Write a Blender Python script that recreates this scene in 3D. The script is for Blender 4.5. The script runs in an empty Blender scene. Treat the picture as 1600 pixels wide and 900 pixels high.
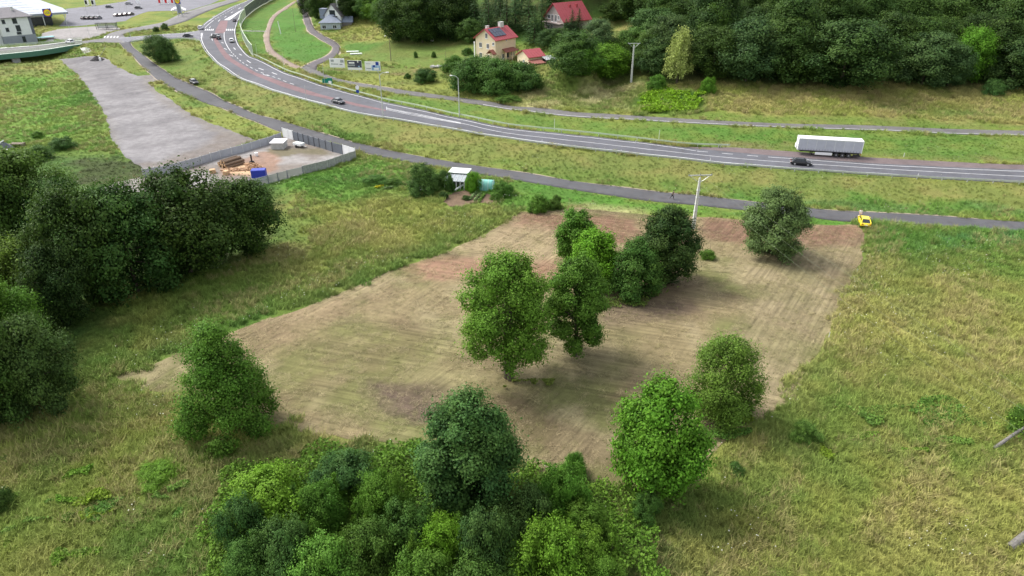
import bpy, bmesh, math, random
import numpy as np
from mathutils import Vector, Matrix, geometry

random.seed(7)
rng = np.random.default_rng(7)
SC = bpy.context.scene
COL = SC.collection
R = math.radians

# ------------------------------------------------------------------ camera
CAM_H, PITCH, FPX = 41.0, R(28.4), 1067.0
cam = bpy.data.cameras.new("camera")
cam.sensor_width = 36.0
cam.lens = FPX / 1600 * 36.0
cam.clip_start, cam.clip_end = 0.5, 6000
camo = bpy.data.objects.new("camera", cam)
camo.location = (0, 0, CAM_H)
camo.rotation_euler = (math.pi / 2 - PITCH, 0, 0)
COL.objects.link(camo)
SC.camera = camo

# ------------------------------------------------------------------ sky, sun, exposure
SUN_EL, SUN_AZ = R(50), R(-62)          # azimuth from +Y, clockwise (sun on the left, slightly beyond)
world = bpy.data.worlds.new("World")
SC.world = world
world.use_nodes = True
wn = world.node_tree
bg = wn.nodes["Background"]
sky = wn.nodes.new("ShaderNodeTexSky")
sky.sky_type = 'NISHITA'
sky.sun_disc = False
sky.sun_elevation = SUN_EL
sky.sun_rotation = SUN_AZ
sky.air_density, sky.dust_density, sky.ozone_density = 1.0, 3.0, 1.0
hsv = wn.nodes.new("ShaderNodeHueSaturation")
hsv.inputs['Saturation'].default_value = 0.28     # thin cloud greys the sky
wn.links.new(sky.outputs[0], hsv.inputs['Color'])
wn.links.new(hsv.outputs[0], bg.inputs['Color'])
bg.inputs['Strength'].default_value = 0.15
sun = bpy.data.lights.new("sun", 'SUN')
sun.energy = 1.3
sun.angle = R(20)
sun.color = (1.0, 0.955, 0.88)
suno = bpy.data.objects.new("sun", sun)
sd = Vector((math.sin(SUN_AZ) * math.cos(SUN_EL), math.cos(SUN_AZ) * math.cos(SUN_EL), math.sin(SUN_EL)))
suno.rotation_euler = sd.to_track_quat('Z', 'Y').to_euler()
suno.location = (0, 0, 120)
COL.objects.link(suno)
SC.view_settings.view_transform = 'Standard'
SC.view_settings.look = 'None'
SC.view_settings.exposure = 1.2
SC.view_settings.gamma = 1.0
SC.cycles.max_bounces = 6
SC.cycles.transparent_max_bounces = 8

# ------------------------------------------------------------------ noise + geometry helpers
_tab = np.random.default_rng(3).random((256, 256))
def vnoise(x, y):
    xi = np.floor(x).astype(int); yi = np.floor(y).astype(int)
    fx = x - xi; fy = y - yi
    fx = fx * fx * (3 - 2 * fx); fy = fy * fy * (3 - 2 * fy)
    a = _tab[xi & 255, yi & 255]; b = _tab[(xi + 1) & 255, yi & 255]
    c = _tab[xi & 255, (yi + 1) & 255]; d = _tab[(xi + 1) & 255, (yi + 1) & 255]
    return (a * (1 - fx) + b * fx) * (1 - fy) + (c * (1 - fx) + d * fx) * fy
def fbm(x, y, s, o=3, seed=0):
    x = np.asarray(x, float) / s + seed * 17.3; y = np.asarray(y, float) / s + seed * 9.7
    t = 0; a = 1; n = 0
    for k in range(o):
        t = t + a * vnoise(x, y); n += a; a *= .55; x = x * 2.03 + 5.1; y = y * 2.03 + 1.7
    return t / n
def sstep(a, b, x):
    t = np.clip((x - a) / (b - a), 0, 1); return t * t * (3 - 2 * t)

cs, sn = math.cos(PITCH), math.sin(PITCH)
def W(px, py, z=0.0):
    """point at height z seen at photo pixel (px, py)"""
    u = (np.asarray(px, float) - 800) / FPX; v = (np.asarray(py, float) - 450) / FPX
    t = (CAM_H - np.asarray(z, float)) / (sn + v * cs)
    return u * t, (cs - v * sn) * t, t
def proj(x, y, z):
    dz = CAM_H - z
    t = y * cs + dz * sn
    return 800 + FPX * x / t, 450 + FPX * (dz * cs - y * sn) / t, t

def catmull(P, n):
    P = np.asarray(P, float)
    d = np.r_[0, np.cumsum(np.sqrt(((P[1:, :2] - P[:-1, :2]) ** 2).sum(1)))]
    Q = np.vstack([2 * P[0] - P[1], P, 2 * P[-1] - P[-2]])
    out = []
    for s in np.linspace(0, d[-1], n):
        i = min(np.searchsorted(d, s, 'right') - 1, len(P) - 2); i = max(i, 0)
        t = (s - d[i]) / (d[i + 1] - d[i])
        p0, p1, p2, p3 = Q[i], Q[i + 1], Q[i + 2], Q[i + 3]
        h = d[i + 1] - d[i]
        m1 = (p2 - p0) / max(np.linalg.norm((p2 - p0)[:2]), 1e-6) * h * .95
        m2 = (p3 - p1) / max(np.linalg.norm((p3 - p1)[:2]), 1e-6) * h * .95
        t2, t3 = t * t, t * t * t
        out.append((2 * t3 - 3 * t2 + 1) * p1 + (t3 - 2 * t2 + t) * m1 + (-2 * t3 + 3 * t2) * p2 + (t3 - t2) * m2)
    return np.array(out)

# ------------------------------------------------------------------ road edges (photo pixels, height)
HW_NEAR = [(405,-6,3.2),(392,-1,3.2),(375,6,3.2),(360,11.5,3.2),(343,21,3.2),(328,30,3.2),(317,39,3.2),(313,50,3.1),(312,60,3.0),(314,68,3.0),(320,78,2.9),(329,89,2.8),
           (350,106.5,2.6),(400,132,2.3),(450,149,2.1),(505,164,1.9),(575,181,1.8),(625,188.5,1.7),(700,201.5,1.6),(800,218,1.6),
           (900,231.5,1.6),(975,240,1.6),(1050,248,1.6),(1110,255,1.6),(1200,262.5,1.6),(1300,269.5,1.6),(1400,276,1.6),(1500,281.5,1.6),(1600,287,1.6),(1720,294,1.6),(1900,306,1.6)]
HW_FAR = [(430,-8,3.2),(420,-3,3.2),(404,2,3.2),(392,8,3.2),(382,16,3.2),(376,26,3.2),(371,37,3.1),(368.5,48,3.0),(370,60,3.0),(374,70,2.9),(381,79,2.8),(391,88,2.8),
          (403,92,2.7),(428,104.5,2.5),(450,115,2.3),(500,132,2.1),(537,142.5,2.0),(600,159.5,1.9),(650,169.5,1.8),(725,186,1.7),(800,201,1.6),
          (900,211.5,1.6),(975,219.5,1.6),(1050,228.5,1.6),(1090,233,1.6),(1200,243,1.6),(1287,249.5,1.6),(1375,256,1.6),(1475,261,1.6),(1600,266,1.6),(1720,273,1.6),(1900,284,1.6)]
SV_LO = [(184,64,3.1),(190,71,2.8),(207,87,2.0),(235,115,1.3),(250,127,1.1),(295,150,.8),(350,170,.5),(400,191,.4),(440,207,.3),(535,230,.3),(560,237,.3),(625,251,.3),(700,264,.3),(750,272,.3),
         (800,280.5,.3),(900,297,.3),(1000,312,.3),(1082,320,.3),(1165,328,.3),(1240,336,.3),(1360,347,.3),(1500,357,.3),(1600,362,.3),(1740,370,.3),(1900,380,.3)]
SV_UP = [(203,63,3.1),(205,70,2.8),(214,79,2.0),(240,99,1.4),(275,122,1.1),(312,138,.8),(350,157,.5),(400,179,.4),(475,200,.3),(550,222,.3),(625,239,.3),(700,252,.3),(750,260,.3),(800,267.5,.3),
         (900,284,.3),(1000,296.5,.3),(1050,302,.3),(1165,314,.3),(1240,322,.3),(1360,332,.3),(1475,339,.3),(1600,347,.3),(1740,355,.3),(1900,365,.3)]
FR_UP = [(478,101,2.7),(495,110,2.6),(512,118,2.5),(560,130,2.3),(625,140,2.2),(700,150,2.1),(750,157,2.0),(800,166,2.0),(900,175,2.1),(1000,181.5,2.2),(1100,187.5,2.2),(1200,192,2.2),(1400,198,2.2),(1600,204,2.2),(1740,208,2.2),(1900,213,2.2)]
FR_LO = [(470,107,2.7),(482,114,2.6),(505,121,2.4),(562,136,2.2),(625,147,2.1),(700,156,2.0),(775,168,2.0),(800,172,2.0),(857,179,2.0),(1000,188.5,2.1),(1100,194,2.1),(1200,198.5,2.1),(1400,205.5,2.1),(1600,212.5,2.1),(1740,217,2.1),(1900,222,2.1)]
MN_UP = [(186,59,3.1),(205,57.5,3.1),(232,55.5,3.1),(255,53.5,3.1),(282,52,3.1),(305,49,3.1),(318,44,3.1)]
MN_LO = [(186,66,3.1),(207,65.5,3.1),(230,63,3.1),(280,61,3.1),(300,61.5,3.1),(314,64,3.0),(318,66,3.0)]
BR_UP = [(-140,88,3.2),(-60,82,3.2),(0,77,3.2),(60,72.5,3.2),(110,66.5,3.2),(150,62,3.1),(175,57,3.1),(194,55,3.1)]
BR_LO = [(-140,98,3.2),(-60,92,3.2),(0,86,3.2),(60,80,3.2),(122,70.5,3.2),(155,67,3.1),(186,68,3.1),(200,70,2.9)]
AC_UP = [(162,60,3.1),(168,54,3.1),(190,47,3.1),(215,42.5,3.1),(250,36,3.2),(280,23,3.2),(300,16,3.2),(325,8.5,3.2),(360,-1,3.2),(375,-6,3.2)]
AC_LO = [(200,60,3.1),(192,56,3.1),(203,51,3.1),(222,47.5,3.1),(257,43,3.2),(288,34,3.2),(310,24,3.2),(338,13,3.2),(384,-2,3.2),(400,-8,3.2)]
LR_UP = [(474,-8,3.3),(473,2,3.3),(478,14,3.3),(482,26,3.3),(487,38,3.2),(494,48,3.2),(506,56,3.1),(520,63,3.0),(530,71,2.9),(531,80,2.8),(524,89,2.8),(510,96,2.7),(498,101,2.7),(494,110,2.6)]
LR_LO = [(462,-8,3.3),(464,3,3.3),(471,15,3.3),(473,26,3.3),(477,39,3.2),(483,50,3.2),(495,58,3.1),(508,66,3.0),(519,73,2.9),(519,79,2.8),(512,86,2.8),(496,93,2.7),(480,101,2.7),(470,107,2.7)]
PA_UP = [(464,2,3.3),(452,11,3.3),(440,19,3.3),(431,27,3.2),(426,36,3.1),(423,46,3.0),(421.5,56,3.0),(421.5,64,2.9),(424,72,2.9),(432,82,2.8),(443,90,2.7),(455,98,2.7),(470,104,2.7)]
PA_LO = [(460,2,3.3),(447,10,3.3),(434,18.5,3.3),(424.5,27,3.2),(420,36,3.1),(417,46,3.0),(414,56,3.0),(413.5,65,2.9),(416,74,2.9),(423,84,2.8),(434,92.5,2.7),(447,101,2.7),(464,107,2.7)]
ROADS = dict(HW=(HW_NEAR, HW_FAR), SV=(SV_LO, SV_UP), FR=(FR_UP, FR_LO), MN=(MN_UP, MN_LO), BR=(BR_UP, BR_LO), AC=(AC_UP, AC_LO), LR=(LR_UP, LR_LO), PA=(PA_UP, PA_LO))

# ------------------------------------------------------------------ terrain: smooth surface through control points
ctrl = []
def cpx(*pts):
    for (px, py, z) in pts:
        x, y, t = W(px, py, z); ctrl.append((float(x), float(y), z))
for k in ('HW', 'SV', 'FR', 'MN', 'AC', 'LR', 'PA'):
    for e in ROADS[k]: cpx(*e)
cpx(*BR_UP[3:]); cpx(*BR_LO[4:])
for py in (345, 380, 430, 500, 600, 720, 900):
    for px in range(-300, 2000, 230):
        if py < 380 and (px < 880 or px > 1500): continue
        cpx((px, py, 0))
cpx((560,270,.1),(640,300,.0),(480,300,0),(700,310,.1),(760,300,.1),(430,240,.2),(350,262,.1),(380,225,.3),(290,270,.1),(240,268,.1),(210,250,.1),(440,290,0))
cpx((130,92,1.6),(160,92,1.7),(180,110,1.2),(220,120,1.1),(150,130,.8),(250,150,.7),(190,190,.4),(280,200,.4),(330,205,.4))
cpx((0,100,.7),(50,99,.7),(95,97,.9),(110,110,.6),(40,125,.2),(100,150,.2),(0,160,0),(-100,115,.4),(-150,150,0),(60,200,0),(150,220,0),(0,260,0),(100,300,0),(-120,230,0))
cpx((105,90,1.4),(125,84,2.0),(140,84,2.3),(160,78,2.6),(170,85,2.0),(-10,94,.6),(40,91.5,.6),(80,87.5,.6),(-80,99,.6))
cpx((40,83,.2),(90,77,.3),(0,86,.2),(-60,91,.2),(-100,94,.3))
cpx((62,62,3.2),(120,45,3.2),(0,72,3.2),(30,70,3.2),(0,40,3.2),(100,25,3.2),(200,10,3.2),(160,5,3.2),(60,2,3.2),(300,3,3.2),(-100,60,3.2),(-150,30,3.2),(230,28,3.2))
cpx((245,68,2.4),(260,85,1.8),(290,100,1.8),(310,120,1.6),(290,75,2.6),(225,72,2.3))
cpx((400,20,3.1),(400,60,2.8),(410,80,2.6),(450,50,2.6),(470,70,2.5),(450,30,3.0),(500,80,2.5),(480,90,2.6))
cpx((545,78,2.9),(560,64,3.4),(575,50,5.0),(600,40,6.6),(570,90,2.9),(530,55,3.2),(520,47,3.4),(545,48,3.6),(605,25,8.0),
    (640,62,5.6),(650,80,4.0),(600,80,3.4),(620,100,2.9),(680,104,3.2),(700,60,5.8),(720,75,5.0),(775,95,4.6),(742,93,4.6),(807,91,4.8),(720,110,3.6),(760,130,3.4),(690,125,2.8),(830,105,4.8),(855,105,4.6),(830,135,3.4),(800,158,2.4))
cpx((885,47,11.0),(930,45,11.0),(930,120,4.8),(990,128,4.0),(900,140,3.2),(1000,155,2.9),(860,160,2.6),(950,165,2.5))
for X in (20, 60, 100, 140, 185, 250, 330):
    for (Y, z) in ((150,2.4),(158,3.2),(168,4.6),(182,7.5),(200,12),(240,21),(300,35),(400,52),(470,56)):
        if X == 20 and Y < 180: continue
        ctrl.append((X, Y, z))
for (X, Y, z) in ((0,260,19),(0,300,29),(0,400,48),(0,470,53),(-35,262,12),(-35,300,22),(-40,400,44),(-50,470,48),(-75,330,14),(-85,400,30),(-75,300,8),(-110,300,3.6),(-120,400,8),(-130,470,9),(-100,275,3.3),
                  (-250,470,3.2),(-420,470,3.2),(-420,300,3),(-330,250,2),(-300,180,.5),(-260,120,0),(-260,60,0),(-220,0,0),(-90,0,0),(0,0,0),(90,0,0),(220,0,0),(260,60,0),(330,120,.2),(330,60,0),(-420,120,0),(-420,0,0),(430,0,0),
                  (450,150,2.4),(450,200,11),(450,300,33),(450,470,50),(330,112,.3),(300,128,1.6)):
    ctrl.append((X, Y, z))
C = np.array(ctrl)
# drop near duplicates
keep = []
for i in range(len(C)):
    if all((C[i, 0] - C[j, 0]) ** 2 + (C[i, 1] - C[j, 1]) ** 2 > 1.2 for j in keep): keep.append(i)
C = C[keep]
MQ = 5.0
def _phi(dx, dy): return np.sqrt(dx * dx + dy * dy + MQ * MQ)
A = _phi(C[:, None, 0] - C[None, :, 0], C[:, None, 1] - C[None, :, 1])
wts = np.linalg.solve(A + np.eye(len(C)) * 1e-3 * -1, C[:, 2])
def rbf(x, y):
    x = np.clip(x, -440, 440); y = np.clip(y, 0, 470)
    sh = np.shape(x); x = np.ravel(x); y = np.ravel(y)
    out = np.empty(len(x))
    for i in range(0, len(x), 20000):
        out[i:i + 20000] = _phi(x[i:i + 20000, None] - C[None, :, 0], y[i:i + 20000, None] - C[None, :, 1]) @ wts
    return out.reshape(sh)
gx = np.r_[-2600, -1400, -800, -550, -430, np.arange(-380, -150, 2.5), np.arange(-150, 150.1, 1.2), np.arange(152, 340, 2.5), 400, 550, 800, 1400, 2600]
gy = np.r_[-600, -200, -60, -10, np.arange(12, 150, 1.1), np.arange(150, 250, 1.6), np.arange(250, 400, 2.5), np.arange(400, 475, 6), 540, 700, 1000, 1800, 3000]
GX, GY = np.meshgrid(gx, gy, indexing='ij')
GZ = rbf(GX, GY)
_near = sstep(.0, 1, (fbm(GX, GY, 14, 3, 5)))
GZ = GZ + (fbm(GX, GY, 9, 3, 2) - .5) * .25
GZ = np.where((GX < -95) & (GY > 205), np.minimum(GZ, 3.25), GZ)
def hz(x, y):
    x = np.asarray(x, float); y = np.asarray(y, float)
    i = np.clip(np.searchsorted(gx, x) - 1, 0, len(gx) - 2); j = np.clip(np.searchsorted(gy, y) - 1, 0, len(gy) - 2)
    fx = np.clip((x - gx[i]) / (gx[i + 1] - gx[i]), 0, 1); fy = np.clip((y - gy[j]) / (gy[j + 1] - gy[j]), 0, 1)
    return (GZ[i, j] * (1 - fx) + GZ[i + 1, j] * fx) * (1 - fy) + (GZ[i, j + 1] * (1 - fx) + GZ[i + 1, j + 1] * fx) * fy
_ts = np.r_[np.arange(30, 160, .5), np.arange(160, 700, 1.0)]
def G(px, py):
    """photo pixel -> point on the terrain"""
    px = np.atleast_1d(np.asarray(px, float)); py = np.atleast_1d(np.asarray(py, float))
    u = (px - 800) / FPX; v = (py - 450) / FPX
    X = u[:, None] * _ts; Y = (cs - v * sn)[:, None] * _ts; Z = CAM_H - (sn + v * cs)[:, None] * _ts
    D = Z - hz(X, Y)
    k = np.argmax(D < 0, axis=1); k = np.where((D < 0).any(1), k, len(_ts) - 1); k = np.maximum(k, 1)
    r = np.arange(len(px)); a = D[r, k - 1]; b = D[r, k]
    f = np.clip(a / (a - b + 1e-9), 0, 1); t = _ts[k - 1] + f * (_ts[k] - _ts[k - 1])
    x = u * t; y = (cs - v * sn) * t
    return np.c_[x, y, hz(x, y)]
def g1(px, py):
    p = G(px, py)[0]; return Vector((float(p[0]), float(p[1]), float(p[2])))
def pip(x, y, P):
    inside = np.zeros(np.shape(x), bool)
    n = len(P); j = n - 1
    for i in range(n):
        xi, yi = P[i][0], P[i][1]; xj, yj = P[j][0], P[j][1]
        c = ((yi > y) != (yj > y))
        if yj != yi: inside ^= c & (x < (xj - xi) * (y - yi) / (yj - yi) + xi)
        j = i
    return inside
def gpoly(pix):
    """photo-pixel polygon -> world polygon on the terrain, densified"""
    pts = []
    for i in range(len(pix)):
        a = pix[i]; b = pix[(i + 1) % len(pix)]
        for s in np.linspace(0, 1, 4, endpoint=False): pts.append((a[0] + (b[0] - a[0]) * s, a[1] + (b[1] - a[1]) * s))
    pts = np.array(pts)
    return G(pts[:, 0], pts[:, 1])[:, :2]

# ------------------------------------------------------------------ object helpers
def tag(o, label=None, cat=None, group=None, kind=None):
    if label: o['label'] = label
    if cat: o['category'] = cat
    if group: o['group'] = group
    if kind: o['kind'] = kind
    return o
def link(o, parent=None):
    COL.objects.link(o)
    if parent is not None: o.parent = parent
    return o
def thing(name, label, cat, loc=(0, 0, 0), rz=0.0, group=None):
    o = bpy.data.objects.new(name, None); o.empty_display_size = .3
    COL.objects.link(o); o.location = loc; o.rotation_euler = (0, 0, rz)
    return tag(o, label, cat, group)
def np_mesh(name, V, F, mat=None, smooth=False):
    """V (n,3), F (m,k) with constant k"""
    V = np.asarray(V, np.float32); F = np.asarray(F, np.int32)
    me = bpy.data.meshes.new(name)
    me.vertices.add(len(V)); me.vertices.foreach_set('co', V.ravel())
    k = F.shape[1]
    me.loops.add(F.size); me.loops.foreach_set('vertex_index', F.ravel())
    me.polygons.add(len(F)); me.polygons.foreach_set('loop_start', np.arange(0, F.size, k, dtype=np.int32))
    try: me.polygons.foreach_set('loop_total', np.full(len(F), k, np.int32))
    except Exception: pass
    if smooth: me.polygons.foreach_set('use_smooth', np.ones(len(F), bool))
    me.update(calc_edges=True); me.validate()
    if mat: me.materials.append(mat)
    return me
def col_attr(me, rgb, name='col'):
    a = me.color_attributes.new(name, 'FLOAT_COLOR', 'POINT')
    c = np.ones((len(rgb), 4), np.float32); c[:, :3] = rgb
    a.data.foreach_set('color', c.ravel())
def obj(name, me, parent=None):
    return link(bpy.data.objects.new(name, me), parent)

class MB:
    """collects boxes, tubes and prisms into one mesh"""
    def __init__(s): s.v = []; s.f = []
    def add(s, vs, fs, M=None):
        b = len(s.v)
        for p in vs:
            p = Vector(p)
            s.v.append(tuple(M @ p) if M is not None else tuple(p))
        for f in fs: s.f.append([i + b for i in f])
        return s
    def box(s, x0, x1, y0, y1, z0, z1, M=None, bev=0.0):
        if bev <= 0:
            vs = [(x, y, z) for z in (z0, z1) for y in (y0, y1) for x in (x0, x1)]
            return s.add(vs, [(0, 2, 3, 1), (4, 5, 7, 6), (0, 1, 5, 4), (2, 6, 7, 3), (0, 4, 6, 2), (1, 3, 7, 5)], M)
        b = bev; rings = []
        for (z, i) in ((z0, b), (z0 + b, 0), (z1 - b, 0), (z1, b)):
            rings.append([(x0 + i + b, y0 + i, z), (x1 - i - b, y0 + i, z), (x1 - i, y0 + i + b, z), (x1 - i, y1 - i - b, z),
                          (x1 - i - b, y1 - i, z), (x0 + i + b, y1 - i, z), (x0 + i, y1 - i - b, z), (x0 + i, y0 + i + b, z)])
        return s.loft(rings, M=M)
    def loft(s, rings, closed=True, caps=True, M=None):
        n = len(rings[0]); vs = [p for r in rings for p in r]; fs = []
        for i in range(len(rings) - 1):
            for j in range(n if closed else n - 1):
                k = (j + 1) % n
                fs.append((i * n + j, i * n + k, (i + 1) * n + k, (i + 1) * n + j))
        if caps: fs.append(tuple(range(n - 1, -1, -1))); fs.append(tuple(range((len(rings) - 1) * n, len(rings) * n)))
        return s.add(vs, fs, M)
    def tube(s, pts, rad, n=8, M=None):
        pts = [Vector(p) for p in pts]
        rr = rad if isinstance(rad, (list, tuple)) else [rad] * len(pts)
        rings = []
        for i, p in enumerate(pts):
            d = (pts[min(i + 1, len(pts) - 1)] - pts[max(i - 1, 0)])
            d = d.normalized() if d.length > 1e-9 else Vector((0, 0, 1))
            a = d.orthogonal() if abs(d.z) > .95 else d.cross(Vector((0, 0, 1)))
            a.normalize(); b = d.cross(a)
            rings.append([tuple(p + rr[i] * (math.cos(2 * math.pi * k / n) * a + math.sin(2 * math.pi * k / n) * b)) for k in range(n)])
        return s.loft(rings, M=M)
    def poly(s, pts, M=None): return s.add(pts, [tuple(range(len(pts)))], M)
    def build(s, name, mat, parent=None, smooth=False):
        me = bpy.data.meshes.new(name); me.from_pydata(s.v, [], s.f); me.update()
        bm = bmesh.new(); bm.from_mesh(me); bmesh.ops.recalc_face_normals(bm, faces=bm.faces); bm.to_mesh(me); bm.free()
        if mat: me.materials.append(mat)
        if smooth:
            for p in me.polygons: p.use_smooth = True
        return obj(name, me, parent)

# ------------------------------------------------------------------ materials
MATS = {}
def nodes(name):
    m = bpy.data.materials.new(name); m.use_nodes = True
    nt = m.node_tree; return m, nt, nt.nodes['Principled BSDF']
def N(nt, t, **kw):
    n = nt.nodes.new(t)
    for k, v in kw.items(): setattr(n, k, v)
    return n
def noise(nt, vec, scale, detail=4, rough=.6):
    n = N(nt, 'ShaderNodeTexNoise'); n.inputs['Scale'].default_value = scale; n.inputs['Detail'].default_value = detail; n.inputs['Roughness'].default_value = rough
    nt.links.new(vec, n.inputs['Vector']); return n.outputs['Fac']
def ramp(nt, fac, a, b, lo, hi):
    n = N(nt, 'ShaderNodeMapRange'); nt.links.new(fac, n.inputs[0])
    for i, v in enumerate((a, b, lo, hi)): n.inputs[i + 1].default_value = v
    return n.outputs[0]
def mul(nt, col, fac):
    n = N(nt, 'ShaderNodeVectorMath', operation='SCALE'); nt.links.new(col, n.inputs[0]); nt.links.new(fac, n.inputs['Scale']); return n.outputs[0]
def mathn(nt, op, a, b):
    n = N(nt, 'ShaderNodeMath', operation=op)
    for i, x in enumerate((a, b)):
        if isinstance(x, (int, float)): n.inputs[i].default_value = x
        else: nt.links.new(x, n.inputs[i])
    return n.outputs[0]
def mix(nt, fac, a, b):
    n = N(nt, 'ShaderNodeMix', data_type='RGBA')
    for s, x in ((0, fac), (6, a), (7, b)):
        if isinstance(x, (int, float)): n.inputs[s].default_value = x
        elif isinstance(x, tuple): n.inputs[s].default_value = (*x, 1)
        else: nt.links.new(x, n.inputs[s])
    return n.outputs[2]
def bump(nt, b, h, dist, strength=1.0):
    n = N(nt, 'ShaderNodeBump'); n.inputs['Distance'].default_value = dist; n.inputs['Strength'].default_value = strength
    nt.links.new(h, n.inputs['Height']); nt.links.new(n.outputs[0], b.inputs['Normal'])
def geopos(nt): return N(nt, 'ShaderNodeNewGeometry').outputs['Position']
def scaled(nt, vec, s, rot=0.0):
    n = N(nt, 'ShaderNodeMapping', vector_type='TEXTURE'); s = tuple(1 / q for q in s); n.inputs['Scale'].default_value = s; n.inputs['Rotation'].default_value = (0, 0, rot); nt.links.new(vec, n.inputs[0]); return n.outputs[0]

def mat(name, color, rough=.6, metal=0.0, var=.12, scale=3.0, spec=.4, objpos=True):
    if name in MATS: return MATS[name]
    m, nt, b = nodes(name)
    v = N(nt, 'ShaderNodeTexCoord').outputs['Object']
    f = ramp(nt, noise(nt, v, scale, 5), .3, .7, 1 - var, 1 + var)
    rgb = N(nt, 'ShaderNodeRGB'); rgb.outputs[0].default_value = (*color, 1)
    nt.links.new(mul(nt, rgb.outputs[0], f), b.inputs['Base Color'])
    r = ramp(nt, noise(nt, v, scale * 2.3, 3), .3, .7, rough * .85, min(1, rough * 1.15)); nt.links.new(r, b.inputs['Roughness'])
    b.inputs['Metallic'].default_value = metal; b.inputs['Specular IOR Level'].default_value = spec
    MATS[name] = m; return m
def ground_mat(name, streak=None, rot=0.0, amt=.35, bumpd=.12, fine=5.0):
    m, nt, b = nodes(name)
    c = N(nt, 'ShaderNodeAttribute', attribute_name='col').outputs['Color']
    p = geopos(nt)
    f = ramp(nt, noise(nt, p, .8, 6, .7), .25, .75, 1 - amt, 1 + amt)
    f2 = ramp(nt, noise(nt, p, fine, 4, .7), .25, .75, 1 - amt * .9, 1 + amt * .9)
    f = mathn(nt, 'MULTIPLY', f, f2)
    h = f2
    if streak:
        pv = scaled(nt, p, streak, rot)
        s = noise(nt, pv, 1.0, 5, .65)
        s2 = noise(nt, scaled(nt, p, streak, rot - R(72)), 1.0, 5, .65)
        w = ramp(nt, noise(nt, p, .035, 2), .45, .55, 0, 1)
        s = mathn(nt, 'ADD', mathn(nt, 'MULTIPLY', s, w), mathn(nt, 'MULTIPLY', s2, mathn(nt, 'SUBTRACT', 1.0, w)))
        f = mathn(nt, 'MULTIPLY', f, ramp(nt, s, .3, .7, .58, 1.42)); h = mathn(nt, 'ADD', h, s)
    nt.links.new(mul(nt, c, f), b.inputs['Base Color'])
    b.inputs['Roughness'].default_value = .95; b.inputs['Specular IOR Level'].default_value = .15
    bump(nt, b, h, bumpd, .8)
    return m
def asphalt_mat(name, color, var=.14, warm=(0.09, 0.07, 0.055)):
    m, nt, b = nodes(name)
    p = geopos(nt)
    big = noise(nt, p, .12, 5, .6); mid = noise(nt, p, 1.3, 5, .7); fin = noise(nt, p, 14, 3, .7)
    c = mix(nt, ramp(nt, big, .35, .7, 0, .8), color, tuple(x * 1.35 for x in color))
    st = noise(nt, p, .45, 6, .75); c = mix(nt, ramp(nt, st, .5, .64, 0, .65), c, tuple(x * .7 for x in color))
    c = mix(nt, ramp(nt, mid, .5, .75, 0, .5), c, warm)
    c = mul(nt, c, ramp(nt, fin, .25, .75, 1 - var, 1 + var))
    nt.links.new(c, b.inputs['Base Color']); b.inputs['Roughness'].default_value = .88; b.inputs['Specular IOR Level'].default_value = .3
    bump(nt, b, fin, .01)
    return m
# ------------------------------------------------------------------ sheets: world polygons
def road_edges(k, step=2.0):
    a, b = ROADS[k]
    Pa = np.array([[*map(float, W(p[0], p[1], p[2])[:2])] for p in a]); Pb = np.array([[*map(float, W(p[0], p[1], p[2])[:2])] for p in b])
    L = np.sqrt(((Pa[1:] - Pa[:-1]) ** 2).sum(1)).sum()
    n = max(8, int(L / step))
    return catmull(Pa, n), catmull(Pb, n)
RE = {k: road_edges(k) for k in ROADS}
ROADPOLY = {k: np.vstack([RE[k][0], RE[k][1][::-1]]) for k in RE}

GRAVEL_PX = [(92,93),(112,91),(130,88),(150,88),(165,91),(178,102),(198,112),(214,119),(238,117),(250,127),(231,129),(247,143),(262,153),(300,180),(350,200),(398,219),(372,231),(345,243),(300,257),(262,268),(228,268),(213,256),(190,240),(180,225),(172,210),(165,180),(150,155),(135,135),(120,115)]
YARD_PX = [(455,212),(500,224),(537,236),(555,243),(545,251),(500,266),(475,272),(440,281),(400,290),(330,300),(250,300),(200,300),(165,305),(150,300),(180,285),(225,276),(262,270),(300,260),(345,246),(400,230),(443,214)]
FIELD_PX = [(815,331),(790,348),(760,364),(700,393),(620,420),(540,455),(470,483),(400,505),(350,524),(300,545),(250,564),(184,589),(217,609),(290,614),(360,640),(440,665),(480,676),(520,681),(600,691),(650,695),(740,715),(820,730),(850,738),(900,748),(950,762),(1000,768),(1060,770),(1092,750),(1108,712),(1150,680),(1195,652),(1238,628),(1262,585),(1290,530),(1312,480),(1340,420),(1353,368),(1342,352),(1290,352),(1250,351),(1180,346),(1100,340),(1000,335),(900,325),(860,330)]
CARPARK_PX = [(92,41),(103,30),(103,14),(140,10),(158,8),(196,2),(212,-4),(300,-6),(350,-3),(330,6),(310,12),(290,18),(262,17),(232,18),(222,21),(206,27),(196,33),(150,38),(120,41)]
PAVING_PX = [(62,66),(66,52),(90,46),(120,43),(176,39.5),(190,45.5),(168,51),(155,56),(140,60),(118,63),(95,66)]
LAYBY_PX = [(1070,230),(1100,230.5),(1150,231),(1200,234.5),(1270,239.5),(1350,246),(1450,251.5),(1530,255.5),(1600,258),(1740,263),(1740,276),(1600,268),(1500,263),(1375,257),(1287,251),(1200,244.5),(1120,237)]
PLOT_PX = [(690,312),(712,300),(735,297),(745,305),(760,303),(778,308),(768,318),(740,316),(722,324),(700,322)]
LOT_POLY = {k: gpoly(v) for k, v in dict(gravel=GRAVEL_PX, yard=YARD_PX, field=FIELD_PX, carpark=CARPARK_PX, paving=PAVING_PX, layby=LAYBY_PX, plot=PLOT_PX).items()}

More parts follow.
